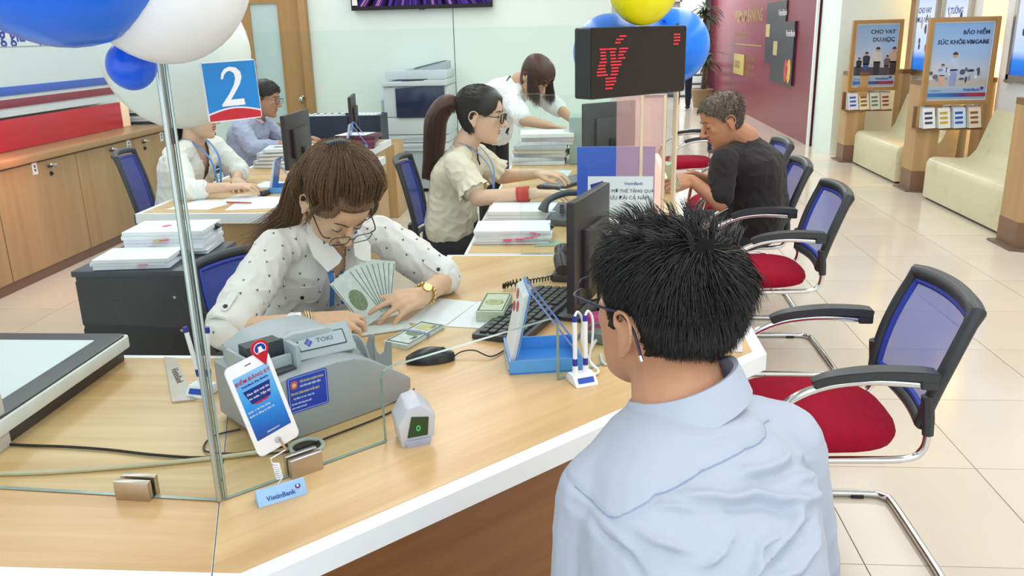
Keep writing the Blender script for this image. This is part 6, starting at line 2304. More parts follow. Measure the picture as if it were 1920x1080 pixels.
HL, HR = PEL - r_t * .09 + V((0, 0, .02)), PEL + r_t * .09 + V((0, 0, .02))
KL, KR = HL + f_t * .42 - r_t * .05, HR + f_t * .42 + r_t * .05
AL, AR = KL + f_t * .03 + V((0, 0, -.42)), KR + f_t * .03 + V((0, 0, -.42))
for h, k, a in ((HL, KL, AL), (HR, KR, AR)):
    P.limb([h, k, a + V((0, 0, 0.02))], [.08, .055, .04])
    P.limb([a + V((0, 0, -.015)), a + f_t * .15 + V((0, 0, -.035))], [.04, .03])
P.finish()
# trousers, shoes
b = BM()
for h, k, a in ((HL, KL, AL), (HR, KR, AR)):
    P.limb([h, k, a + V((0, 0, 0.03))], [.095, .07, .055], b)
ball(b, PEL + V((0, 0, .02)), (.175, .14, .11))
obj('trousers', fuse(b, 0.012, 4), cloth('trousers_navy', '#23283A'), P.t, smooth=180)
for a in (AL, AR):
    b = BM()
    P.limb([a + V((0, 0, -.02)), a + f_t * .17 + V((0, 0, -.035))], [.05, .04], b)
    obj('shoe', fuse(b, 0.01, 3), M_['black'], P.t, smooth=180)
# shirt: fused torso and sleeves, then yoke seam and drawn folds
b = BM()
ps = [(0.0, .150, .125), (0.12, .160, .135), (0.3, .158, .134), (0.5, .154, .130), (0.68, .158, .132), (0.8, .160, .124), (0.9, .138, .098), (0.97, .092, .078), (1.0, .064, .060)]
P.spine(PEL, NB, r_t, r_t + V((0, 0, 0.10)), ps, b, lean=-0.035)
for a, e, w in ((SL, LE, LW), (SR, RE, RW)):
    P.limb([NB + (a - NB) * 0.30 - V((0, 0, 0.022)), NB + (a - NB) * 0.75 - V((0, 0, 0.012)), a - V((0, 0, 0.006)), a.lerp(e, 0.45), e, e.lerp(w, 0.75)], [.058, .060, .060, .060, .054, .042], b)
sh = fuse(b, 0.0042, 8)
# folds on the back as ridges between points given in shirt coordinates (across u, height z)
def uz(p):
    d = p - V((0.14, 0.95, 0))
    return d.dot(r_t), p.z
YK = [(-0.160, 1.052), (-0.131, 1.033), (-0.08, 1.062), (-0.019, 1.080), (0.048, 1.090), (0.118, 1.092)]        # yoke seam, left shoulder to right
ridges = [([(.020, 1.074), (.065, 1.070), (.123, 1.071)], .0065, .0060), ([(.035, 1.066), (.085, 1.060), (.130, 1.055)], .006, -.0035), ([(-.067, 1.067), (-.004, 1.056), (.031, 1.053), (.083, 1.037), (.140, 1.020)], .0075, .0085),
          ([(-.02, 1.049), (.04, 1.042), (.09, 1.027)], .006, -.0040), ([(-.09, 1.058), (-.038, 1.050)], .005, .0050), ([(-.112, 1.032), (-.060, 1.017)], .0055, .0058), ([(-.054, 1.000), (-.016, 1.013)], .005, .0050),
          ([(-.010, .965), (.004, .985), (.018, 1.013), (.058, 1.019)], .0065, .0070), ([(.000, .985), (.038, 1.004), (.100, 1.028)], .007, .0070), ([(.02, .985), (.07, 1.004), (.115, 1.012)], .006, -.0045), ([(-.022, 1.012), (-.004, 1.032)], .0045, .0038),
          ([(-.15, 1.024), (-.126, 1.004), (-.112, .98)], .006, -.0050), ([(-.134, 1.030), (-.117, 1.006)], .0045, .0040), ([(.128, 1.068), (.156, 1.040)], .006, .0050), ([(.10, 1.05), (.14, 1.035), (.158, 1.015)], .006, .0055),
          ([(-.09, .99), (-.05, .97), (-.02, .94)], .007, .006), ([(.03, .97), (.08, .98), (.12, .99)], .007, .006), ([(-.03, 1.105), (.05, 1.11), (.10, 1.10)], .012, .0035), ([(.05, 1.093), (.12, 1.085)], .010, .003)]
def seg_d(u, z, a, c):
    ax, az, bx, bz = a[0], a[1], c[0], c[1]
    dx, dz = bx - ax, bz - az
    t = max(0, min(1, ((u - ax) * dx + (z - az) * dz) / (dx * dx + dz * dz)))
    return math.hypot(u - ax - dx * t, z - az - dz * t), t
fb = folds(.0035, 9, 1.0)
def back_fold(p, n):
    d = fb(p, n) * (0.35 if p.z > 1.04 else 1.0)
    u, z = uz(p)
    if n.dot(f_t) < 0.3:
        u += 0.006 * noise.noise(p * 30)
        z += 0.004 * noise.noise(p * 30 + V((4, 4, 4)))
        for pl, w, h in ridges:
            best = min(seg_d(u, z, pl[i], pl[i + 1])[0] for i in range(len(pl) - 1))
            if best < 3 * w:
                e0 = math.hypot(u - pl[0][0], z - pl[0][1])
                e1 = math.hypot(u - pl[-1][0], z - pl[-1][1])
                sd_ = min(seg_d(u, z, YK[i], YK[i + 1])[0] for i in range(len(YK) - 1))
                d += 1.6 * h * min(1, sd_ / 0.012) * math.exp(-(best / (0.75 * w)) ** 2) * min(1, 0.15 + min(e0, e1) / 0.018)
        u, z = uz(p)
        for i in range(len(YK) - 1):
            q, t = seg_d(u, z, YK[i], YK[i + 1])
            d -= 0.0022 * math.exp(-(q / 0.0035) ** 2)
    return d
displace(sh, back_fold)
shirt_m = cloth('pale_blue_shirt', '#B2BBCB', 0.75, var=0.012, bump=0.1, sheen=0.0)
obj('shirt', sh, shirt_m, P.t, smooth=180)
# seam line
b = BM()
bv = None
from mathutils.bvhtree import BVHTree
bv = BVHTree.FromPolygons([v.co.copy() for v in sh.vertices], [tuple(p.vertices) for p in sh.polygons])
shM = WM[P.t.name]
def on_back(u, z, off=0.0):
    o_ = V((0.14, 0.95, 0)) + r_t * u + V((0, 0, z)) - f_t * 0.5
    hit = bv.ray_cast(shM.inverted() @ o_, f_t)
    return None if hit[0] is None else shM @ (hit[0] + hit[1] * off)
for a, c in zip(YK[:-1], YK[1:]):
    pts = [on_back(a[0] + (c[0] - a[0]) * k / 16, a[1] + (c[1] - a[1]) * k / 16, 0.0004) for k in range(17)]
    pts = [p for p in pts if p is not None]
    if len(pts) > 2:
        tube(b, pts, 0.0010, 4)
obj('yoke_seam', b, plain('seam_blue', '#94A1BC', 0.7), P.t, kind='stuff')
# collar
b = BM()
axis = (NB - V((0.148, 0.93, 0.8))).normalized()
def collar_ring(h, a, d, dz=0.0, n=36, tilt=0.30):
    c = NB + V((0, 0, h)) + V((0.004, 0.0, 0)) + f_t * 0.004
    out = []
    for k in range(n + 1):
        t = R(-70) + R(320) * k / n
        x, y = math.cos(t), math.sin(t)
        # gap faces forward (f_t)
        t2 = R(90) + R(22) + R(316) * k / n
        x, y = math.cos(t2), math.sin(t2)
        out.append(c + r_t * (x * a) + f_t * (y * d) + V((0, 0, -tilt * 0.11 * y * (1 if y > 0 else 0.4) + dz + 0.32 * x * a)))
    return out
rings = [collar_ring(-0.020, .074, .070), collar_ring(0.024, .066, .064), collar_ring(0.030, .0655, .0635), collar_ring(0.031, .068, .066), collar_ring(0.014, .076, .075), collar_ring(-0.010, .086, .086)]
vv = loft(b, rings, caps=False, closed_ring=False)
me = bpy.data.meshes.new('collar')
b.to_mesh(me); b.free()
thicken(me, 0.0022)
obj('collar', me, shirt_m, P.t, smooth=60)
# hair
hm = hair_mat('hair_black', '#0B0B0D', '#1C1A1B', 0.33, 0.6)
fade = hair_mat('hair_fade', '#17130F', '#3A2C22', 0.6, 0.3, 900)
def hl(p, m=0.0):
    """Hairline height for the head side/back as function of depth y (head frame)."""
    y = p.y
    pts = [(-.10, -.094), (-.07, -.090), (-.045, -.060), (-.028, -.012), (-.012, .022), (.006, .018), (.018, -.012), (.030, -.010), (.040, .030), (.055, .052), (.075, .072), (.095, .080)]
    if y <= pts[0][0]: return pts[0][1]
    for (a, za), (c, zc_) in zip(pts[:-1], pts[1:]):
        if a <= y <= c:
            return za + (zc_ - za) * (y - a) / (c - a)
    return pts[-1][1]
t = P.scalp(0.0035, lambda p: p.z > hl(p) + 0.0)
bmesh.ops.solidify(t, geom=t.faces[:], thickness=0.002)
P.put('hair_sides', t, fade)
t = P.scalp(0.0045, lambda p: p.z > max(hl(p) + 0.030, 0.022 + 0.25 * p.y if p.y > -0.05 else -0.004))
bmesh.ops.solidify(t, geom=t.faces[:], thickness=0.004)
P.put('hair_cap', t, hair_mat('hair_under', '#0C0B0B', '#161414', 0.8, 0.1))
rng = random.Random(11)
crown = V((-0.004, -0.050, 0.094)).normalized()
paths = []
S_ = Matrix.Scale(P.hs, 4)
def hp(p):
    return P.HM @ (p * P.hs)
cnt = 0
while cnt < 11000:
    dv = V((rng.gauss(0, 1), rng.gauss(0, 1), rng.gauss(0, 1))).normalized()
    p = skull_pt(dv)
    if p.z < hl(p) + 0.004: continue
    cnt += 1
    n = V((p.x, p.y * 0.8, p.z + 0.01)).normalized()
    away = (dv - crown * dv.dot(crown))
    away = away.normalized() if away.length > 1e-4 else V((1, 0, 0))
    tan = (away - n * away.dot(n)).normalized()
    swirl = n.cross(tan) * 0.55 * math.exp(-((dv - crown).length / 0.45) ** 2)
    topness = max(0.0, min(1.0, (p.z - hl(p)) / 0.10))
    hi = max(0.0, min(1.0, (n.z - 0.42) / 0.35)) * max(0.0, min(1.0, (p.z - 0.04) / 0.03))
    if hi > 0.02:
        Ls = rng.uniform(0.032, 0.056) * (0.6 + 0.4 * hi)
        lift = rng.uniform(0.12, 0.45) * (0.6 if (dv - crown).length < 0.35 else 1.0)
        droop = rng.uniform(0.3, 0.6)
    else:
        Ls = 0.009 + 0.028 * topness ** 1.2
        lift = 0.05
        droop = 0.2
        tan = (tan + V((0, 0, -0.8))).normalized()
        tan = (tan - n * tan.dot(n)).normalized()
    js = 0.16 if hi > 0.02 else 0.07
    jit = V((rng.gauss(0, js), rng.gauss(0, js), rng.gauss(0, js)))
    d0 = (tan + swirl + n * lift + jit).normalized()
    pts = []
    q = p + n * 0.002
    dd = d0.copy()
    m = 6 if hi > 0.02 else 4
    for k in range(m):
        pts.append(hp(q))
        q = q + dd * (Ls / (m - 1))
        dd = (dd + tan * 0.10 - n * droop * 0.30 + V((-p.x * 2.2, 0, -0.05 - 2.6 * abs(p.x)))).normalized()
    paths.append((pts, rng.uniform(0.7, 1.3) * (1.0 if hi > 0.02 else 0.7)))
# clumped locks standing on top, front and right
for k in range(55):
    a = rng.uniform(-1.5, 1.5)
    base = V((rng.uniform(-.05, .06), rng.uniform(-.05, .085), 0.085))
    p = skull_pt(base.normalized(), 0.006)
    n = V((p.x, p.y * 0.7, p.z)).normalized()
    out = V((p.x * 5 + rng.gauss(0, .35), 0.55 + 4 * p.y + rng.gauss(0, .3), 0.75 + rng.uniform(0, .5)))
    d0 = (n * 0.6 + out * 0.5).normalized()
    L = rng.uniform(.024, .044)
    for j in range(9):
        pts, q, dd = [], p + V((rng.gauss(0, .0025), rng.gauss(0, .0025), rng.gauss(0, .002))), (d0 + V((rng.gauss(0, .08), rng.gauss(0, .08), rng.gauss(0, .08)))).normalized()
        for i in range(6):
            pts.append(hp(q))
            q = q + dd * L / 5
            dd = (dd + V((p.x * 2.5, 0.14, -0.20))).normalized()
        paths.append((pts, rng.uniform(.7, 1.2)))
obj('hair', strands_mesh(paths, 0.00090), hm, P.t, smooth=180, kind='stuff')
P.glasses(plain('frame_navy', '#1F2140', 0.3), y=0.108, z=0.002, w=0.026, h=0.019, r=0.0017, ex=0.081)
for q in (-1, 1):
    b = BM()
    cyl(b, P.L((q * 0.0825, -0.0405, -0.024)), P.L((q * 0.0815, -0.0435, -0.031)), 0.0030)
    obj('temple_tip', b, M_['chrome'], P.t)
P.eyes()
P.brows(M_['brow_blk'])
P.lips(M_['lip'])
# ---- the teller counting notes
SK = skin_mat('skin_teller', '#E0B494')
P = Person('person', 'woman teller with brown hair counting dollar notes, in a white blouse with small dark marks', (-0.98, 2.64, 0), SK, 0.0045)
f_t = V((0.70, -0.714, 0)).normalized()
r_t = V((f_t.y, -f_t.x, 0))
PEL, NB = V((-0.985, 2.66, 0.50)), V((-0.800, 2.545, 1.005))
SR, SL = V((-0.930, 2.43, 0.962)), V((-0.672, 2.69, 0.952))
hf = V((0.46, -0.50, -0.735))
P.head((-0.742, 2.472, 1.098), hf, (0.55, -0.52, 0.66), 1.16, neck=NB, female=True)
prof = [(0, .11, .09), (0.08, .16, .125), (0.25, .145, .11), (0.45, .125, .098), (0.65, .14, .11), (0.78, .15, .115), (0.88, .125, .08), (0.96, .075, .06), (1.0, .05, .046)]
P.spine(PEL, NB, r_t, (SR - SL), prof, lean=-0.03)
RE, RW, LE, LW = V((-0.985, 2.125, 0.802)), V((-0.762, 2.212, 0.808)), V((-0.452, 2.655, 0.800)), V((-0.487, 2.435, 0.812))
P.limb([NB.lerp(SR, .4) - V((0, 0, .015)), SR, RE, RW], [.045, .050, .040, .026])
P.limb([NB.lerp(SL, .4) - V((0, 0, .015)), SL, LE, LW], [.045, .050, .040, .026])
P.hand(RW, (0.95, 0.16, -0.06), (-0.05, -0.35, 0.9), 1, 1.05, curl=((25, 45, 40), (30, 50, 40), (35, 50, 40), (40, 50, 40)), thumb=(0.85, 0.35, -0.4), tb=10)
P.hand(LW, (-0.60, -0.78, 0.03), (0.45, -0.42, 0.78), -1, 1.05, curl=((15, 22, 18), (18, 26, 20), (22, 28, 22), (28, 30, 24)), spread=9, thumb=(0.85, 0.4, -0.2), tb=8)
HL, HR = PEL - r_t * .09, PEL + r_t * .09
KL, KR = HL + f_t * .40 + V((0, 0, .0)), HR + f_t * .40
AL, AR = KL + V((0, 0, -.42)) - f_t * .06, KR + V((0, 0, -.42)) - f_t * .06
for h, k, a in ((HL, KL, AL), (HR, KR, AR)):
    P.limb([h, k, a], [.075, .052, .036])
    P.limb([a + V((0, 0, -.035)), a + f_t * .14 + V((0, 0, -.055))], [.032, .024])
P.finish()
b = BM()
for h, k, a in ((HL, KL, AL), (HR, KR, AR)):
    P.limb([h, k, a + V((0, 0, .03))], [.095, .068, .05], b)
ball(b, PEL + V((0, 0, .02)), (.17, .15, .11))
obj('trousers', fuse(b, 0.012, 4), cloth('trousers_dark', '#262833'), P.t, smooth=180)
for a in (AL, AR):
    b = BM()
    P.limb([a + V((0, 0, -.03)), a + f_t * .16 + V((0, 0, -.053))], [.04, .03], b)
    obj('shoe', fuse(b, 0.01, 3), M_['black'], P.t, smooth=180)
# blouse
b = BM()
ps = [(0.0, .16, .13), (0.12, .175, .145), (0.3, .158, .128), (0.5, .148, .122), (0.66, .160, .132), (0.78, .166, .130), (0.88, .135, .092), (0.95, .082, .070), (0.99, .060, .056)]
P.spine(PEL, NB, r_t, (SR - SL), ps, b, lean=-0.03)
for S_, E_, W_ in ((SR, RE, RW), (SL, LE, LW)):
    P.limb([NB.lerp(S_, .35) - V((0, 0, .018)), NB.lerp(S_, .8) - V((0, 0, .01)), S_, S_.lerp(E_, .35), S_.lerp(E_, .7), S_.lerp(E_, .97)], [.052, .058, .062, .067, .066, .058], b)
sh = fuse(b, 0.0065, 7)
fo = folds(.010, 11, 2.0, (1, 1, .7))
displace(sh, fo)
ch_axis = (NB - PEL).normalized()
def vneck(p):
    d = p - NB
    a = d.dot(r_t)
    fr = d.dot(f_t)
    dep = -d.z
    if fr < 0.0: return p.z < NB.z + 0.022
    return not (abs(a) < 0.052 - 0.26 * max(0, dep - 0.015) and dep < 0.20)
cut(sh, vneck)
bl_m = cloth('blouse_white', '#EFEAE8', 0.7, var=0.012, bump=0.06)
sho = obj('blouse', sh, bl_m, P.t, smooth=180)
# printed marks scattered over the blouse
rng = random.Random(4)
shw = sho.data
mt = []
polys = [(WM[P.t.name] @ V(p.center), V(p.normal)) for p in shw.polygons]
b = BM()
rng.shuffle(polys)
for c, n in polys:
    if all((c - q).length > 0.042 for q in mt):
        mt.append(c)
        a = rng.uniform(-0.6, 0.6)
        u = n.orthogonal().normalized()
        up = V((0, 0, 1)) - n * n.z
        u = up.normalized() if up.length > 0.1 else u
        u = (Matrix.Rotation(a, 3, n) @ u)
        w = n.cross(u)
        o_ = c + n * 0.0012
        s_ = 0.0055
        vs = [b.verts.new(o_ + q) for q in (u * s_ + w * s_ * .9, u * s_ - w * s_ * .9, u * s_ * .2, -u * s_)]
        b.faces.new((vs[0], vs[2], vs[3]))
        b.faces.new((vs[1], vs[3], vs[2]))
obj('printed_marks', b, plain('mark_ink', '#2A2B3A', 0.7), P.t, smooth=0, kind='stuff')
# rolled cuffs with tab and button
for S_, E_ in ((SR, RE), (SL, LE)):
    d = (E_ - S_).normalized()
    c = S_.lerp(E_, .90)
    x = d.orthogonal().normalized()
    y = d.cross(x)
    b = BM()
    rings = []
    for off, rr_ in ((-.030, .058), (-.024, .0635), (0.012, .0655), (0.030, .063), (0.033, .056)):
        rings.append([c + d * off + (x * math.cos(a) + y * math.sin(a)) * (rr_ + 0.0025 * math.sin(3 * a + off * 60)) for a in [2 * math.pi * k / 28 for k in range(28)]])
    loft(b, rings, caps=False)
    me = bpy.data.meshes.new('cuff'); b.to_mesh(me); b.free()
    thicken(me, 0.002)
    cf = obj('cuff', me, bl_m, P.t, smooth=60)
    vdir = (V((0, 0, 0)) - c)
    vdir = (V((0.0, -1, 0.75)) - d * V((0.0, -1, 0.75)).dot(d)).normalized()
    b = BM()
    ribbon(b, [c + vdir * 0.0665 + d * q for q in (-0.055, -0.03, 0.0, 0.012)], vdir, [0.022, 0.024, 0.024, 0.014], 0.002)
    obj('cuff_tab', b, bl_m, cf)
    b = BM()
    cyl(b, c + vdir * 0.0675 - d * 0.003, c + vdir * 0.0705 - d * 0.003, 0.0062)
    obj('button', b, M_['black'], cf)
# collar: two lapel flaps and a back band
def bl_pt(a, up_, fr):
    return NB + r_t * a + V((0, 0, up_)) + f_t * fr
for q in (-1, 1):
    b = BM()
    rows = [[bl_pt(q * .050, .030, -.020), bl_pt(q * .055, .022, .020), bl_pt(q * .048, -.010, .070), bl_pt(q * .022, -.075, .122)],
            [bl_pt(q * .062, .022, -.022), bl_pt(q * .074, .012, .024), bl_pt(q * .070, -.030, .080), bl_pt(q * .038, -.090, .126)],
            [bl_pt(q * .074, .000, -.024), bl_pt(q * .092, -.012, .030), bl_pt(q * .100, -.062, .088), bl_pt(q * .075, -.108, .124)]]
    loft(b, rows, caps=False, closed_ring=False)
    bmesh.ops.subdivide_edges(b, edges=b.edges[:], cuts=2, use_grid_fill=True, smooth=0.6)
    me = bpy.data.meshes.new('c'); b.to_mesh(me); b.free()
    thicken(me, 0.003)
    obj('collar_flap', me, bl_m, P.t, smooth=60)
# pocket flap with button
bvh = BVHTree.FromPolygons([v.co.copy() for v in sh.vertices], [tuple(p.vertices) for p in sh.polygons])
IW = WM[P.t.name].inverted()
def chest(a, z, off=0.002):
    o_ = PEL.lerp(NB, 0.7)
    o_ = V((o_.x, o_.y, z)) + r_t * a + f_t * 0.6
    h = bvh.ray_cast(IW @ o_, -f_t)
    if h[0] is None: return None
    return WM[P.t.name] @ h[0] + f_t * off, h[1]
for q in (1,):
    rows = []
    for zz in (0.835, 0.815, 0.79):
        rows.append([chest(q * (0.055 + 0.085 * k / 6), zz, 0.004) for k in range(7)])
    if all(x is not None for r_ in rows for x in r_):
        b = BM()
        loft(b, [[x[0] for x in r_] for r_ in rows], caps=False, closed_ring=False)
        me = bpy.data.meshes.new('c'); b.to_mesh(me); b.free()
        thicken(me, 0.002)
        pf = obj('pocket_flap', me, bl_m, P.t, smooth=60)
        b = BM()
        x = chest(q * 0.10, 0.80, 0.004)
        cyl(b, x[0], x[0] + f_t * 0.004, 0.006)
        obj('button', b, M_['black'], pf)
# lanyard
b = BM()
lan = plain('lanyard_blue', '#4A82C8', 0.6, var=0.06, scale=40)
for q, e in ((1, 0.018), (-1, -0.022)):
    p0, p1 = bl_pt(q * .058, .034, -.01), bl_pt(q * .052, -.012, .080)
    pts = [p0, p1]
    for k in range(1, 9):
        u = k / 8
        c = chest(q * .044 * (1 - u) + e * u, NB.z - 0.045 - 0.20 * u, 0.006)
        if c: pts.append(c[0] + f_t * (0.020 + 0.014 * u))
    ribbon(b, spline(pts, 3), f_t + V((0, 0, .3)), 0.017, 0.0016)
obj('lanyard', b, lan, P.t, smooth=60)
# necklace
b = BM()
tube(b, spline([bl_pt(.040, .012, .03), bl_pt(.028, -.03, .068), bl_pt(0.0, -.062, .088), bl_pt(-.028, -.03, .068), bl_pt(-.040, .012, .03)], 6), 0.0011, 5)
ball(b, bl_pt(0, -.066, .089), 0.004)
obj('necklace', b, plain('fine_gold', '#D8B46A', 0.25, metal=1.0), P.t)
# wrist jewellery
def bangle(c, d, r_, rad, mat, name, seg=28, k=1.0):
    d = V(d).normalized()
    x = d.orthogonal().normalized()
    y = d.cross(x)
    b = BM()
    tube(b, [V(c) + (x * math.cos(a) * k + y * math.sin(a)) * r_ for a in [2 * math.pi * q / seg for q in range(seg)]], rad, 8, True)
    return obj(name, b, mat, P.t, smooth=180)
dw = (RW - RE).normalized()
gold = plain('gold', '#D9BE72', 0.22, metal=1.0)
silver = plain('silver', '#D4D7DA', 0.18, metal=1.0)
b = BM()
rings = [[RE.lerp(RW, .80) + dw * off + (dw.orthogonal().normalized() * math.cos(a) + dw.cross(dw.orthogonal().normalized()) * math.sin(a)) * .0345 for a in [2 * math.pi * k / 24 for k in range(24)]] for off in (-.013, .017)]
loft(b, rings, caps=False)
me = bpy.data.meshes.new('c'); b.to_mesh(me); b.free(); thicken(me, .004)
obj('watch_band', me, silver, P.t, smooth=60)
b = BM()
wc = RE.lerp(RW, .80) + dw * 0.002 + V((0.0, -0.027, 0.024))
cyl(b, wc, wc + V((0, -0.005, 0.006)), 0.014, seg=20)
obj('watch_face', b, M_['white_pl'], P.t)
for u, mm in ((.925, gold), (.955, silver), (.985, gold)):
    bangle(RE.lerp(RW, u), dw, .034 - .004 * (u - .92) * 10, .0028, mm, 'bangle')
dl = (LW - LE).normalized()
b = BM()
for k in range(18):
    a = 2 * math.pi * k / 18
    x = dl.orthogonal().normalized()
    y = dl.cross(x)
    ball(b, LE.lerp(LW, .90) + (x * math.cos(a) + y * math.sin(a)) * .0335, (.0062, .0062, .0062), 8, 6)
obj('gold_bracelet', b, gold, P.t, smooth=180)
b = BM()
wc = LE.lerp(LW, .90) + V((0.012, -0.02, 0.026))
cyl(b, wc, wc + V((0.003, -0.004, 0.005)), 0.013, seg=20)
obj('watch_face', b, gold, P.t)
# face
P.eyes(30)
bm_ = hair_mat('brow_brown', '#4A352A', '#5E463A')
P.brows(bm_, 0.0022)
P.lashes(M_['brow_blk'], -0.004)
P.lips(plain('lip_teller', '#B0605A', 0.4))
P.glasses(plain('rim_dark', '#3A3238', 0.3), w=0.026, h=0.018, y=0.112, z=-0.010, r=0.0012)
# hair: brown, drawn back over the crown to a clip, tail over the right shoulder
h1 = hair_mat('hair_brown', '#4A3022', '#8A6444', 0.42, 0.45)
def keep(p):
    fr = 0.062 if abs(p.x) < 0.045 else 0.062 - (abs(p.x) - 0.045) * 2.2
    if p.y > 0.03: return p.z > fr + 0.010
    if p.y > -0.012: return p.z > 0.006 - (0.03 - p.y) * 0.1 + (0.016 if p.y < 0.008 else 0)
    return p.z > -0.075
t = P.scalp(0.007, keep)
bmesh.ops.solidify(t, geom=t.faces[:], thickness=0.006)
P.put('hair_cap', t, h1)
tie = V((0.008, -0.058, 0.100)).normalized()
paths = []
rng = random.Random(8)
n_ = 0
while n_ < 3000:
    dv = V((rng.gauss(0, 1), rng.gauss(0, 1), rng.gauss(0, 1))).normalized()
    p = skull_pt(dv)
    if not keep(p + V((0, 0, -0.004))) : continue
    front = keep(p) is False or rng.random() < 0.5
    n_ += 1
    low = p.y < -0.03 and p.z < 0.03
    tg = V((0.055, -0.085, -0.075)).normalized() if low else tie
    pts = []
    ph, am = rng.uniform(0, 6.28), rng.uniform(0, .12)
    lift = rng.uniform(.016, .024)
    for k in range(8):
        u = k / 7
        q = (dv.slerp(tg, u * 0.97) if dv.angle(tg) < 3.0 else dv).normalized()
        q = (q + V((am * math.sin(ph + u * 4), 0, am * 0.5 * math.cos(ph + u * 3))) * u * (1 - u)).normalized()
        sp = skull_pt(q, 0.004 + (lift + (0.022 * math.sin(u * math.pi * 0.9) if not low else 0.0)) * min(1, u * 4))
        pts.append(P.L(sp))
    paths.append((pts, rng.uniform(.7, 1.3)))
# tail: from clip and nape, over her right shoulder and down the back
for k in range(1100):
    a = rng.uniform(0, 6.28)
    rr_ = rng.random() ** .5
    st = P.L(skull_pt((tie if k % 2 else V((0.06, -0.085, -0.02)).normalized()), 0.02))
    mid = P.HM @ V((0.075, -0.115, 0.02 if k % 2 else -0.05))
    mid2 = NB + r_t * 0.095 - f_t * 0.055 + V((0, 0, 0.055))
    end = NB + r_t * (0.155 + rng.uniform(-.03, .08)) - f_t * rng.uniform(0.05, .13) + V((0, 0, rng.uniform(-.10, .01)))
    off = V((math.cos(a), math.sin(a) * .6, math.sin(a)))
    pts = spline([st + off * .012 * rr_, mid + off * .03 * rr_, mid2 + off * .045 * rr_, end + off * .03 * rr_], 4)
    paths.append((pts, rng.uniform(.8, 1.4)))
# side wisps by the face
for k in range(160):
    q = -1 if k % 4 else 1
    st = P.L(skull_pt(V((q * .07, .03, .035 + rng.uniform(-.01, .02))).normalized(), .012))
    e = st + P.HM.to_3x3() @ V((q * rng.uniform(.0, .02), rng.uniform(-.03, .01), -rng.uniform(.06, .12)))
    pts = spline([st, st.lerp(e, .5) + P.HM.to_3x3() @ V((q * .014, .008, 0)), e], 4)
    paths.append((pts, .7))
obj('hair', strands_mesh(paths, 0.0013), h1, P.t, smooth=180, kind='stuff')
b = BM()
cc = P.L(skull_pt(tie, 0.050))
for k in range(11):
    u = (k - 5) / 5
    c = cc + P.HM.to_3x3() @ V((u * .035, -.004 * u * u, -.012 * u * u))
    tube(b, spline([c + P.HM.to_3x3() @ V((0, .018, -.014)), c + P.HM.to_3x3() @ V((0, .004, .006)), c + P.HM.to_3x3() @ V((0, -.014, -.010))], 3), .0022, 5)
tube(b, [cc + P.HM.to_3x3() @ V((u * .038, 0, .006 - .012 * u * u)) for u in (-1, -.5, 0, .5, 1)], .004, 6)
obj('hair_clip', b, plain('clip_grey', '#55555C', 0.35), P.t, smooth=60)
# the fan of hundred dollar notes held in her left hand, a flat one beneath
palm = V((-0.575, 2.345, 0.825))
for k in range(9):
    a = R(-34 + 7.5 * k)
    base = V((-0.635 + 0.004 * k, 2.335 + 0.004 * k, 0.785))
    X = (V((0.52, -0.42, 0.10)) * math.cos(a) + V((-0.06, 0.15, 0.85)) * math.sin(a))
    up = V((-0.26 + 0.02 * k, 0.10, 0.92)).normalized()
    u_ = Matrix.Rotation(R(20 - 4.2 * k), 3, V((0.25, -0.93, 0.28)).normalized()) @ up
    Fb = frame(palm + V((-0.042, -0.022, -0.048)) + V((0.0014, 0.0036, 0.0012)) * k, u_.cross(V((0.25, -0.93, 0.28))) * -1, u_)
    t = thing('banknote', 'hundred dollar note in the fan held by the teller, %s from the front' % ['first', 'second', 'third', 'fourth', 'fifth', 'sixth', 'seventh', 'eighth', 'ninth'][k], 'banknote', tuple(Fb.translation), 0, 'notes fanned in the hand of the teller')
    b = BM()
    box(b, (0, 0.075, 0), (0.072, 0.165, 0.0008), M=Fb)
    obj('note', b, M_['bill_w'], t, smooth=0)
    b = BM()
    for x_ in (-0.0325, 0.0325):
        box(b, (x_, 0.075, 0.0), (0.0022, 0.152, 0.0014), M=Fb)
    obj('printed_edge', b, M_['bill_ink'], t, smooth=0)
    b = BM()
    prism(b, disc(0.036, 16, 0, 0.07, 0.022), -0.0009, 0.0009, Fb)
    obj('printed_portrait', b, M_['bill_por'], t, smooth=0)
b = BM()
box(b, (-0.585, 2.295, ZD + 0.004), (0.165, 0.07, 0.004), rz=0.45)
solo('banknote', b, M_['bill_w'], 'hundred dollar notes lying flat on the counter under the fanned hand', 'banknote', smooth=0)
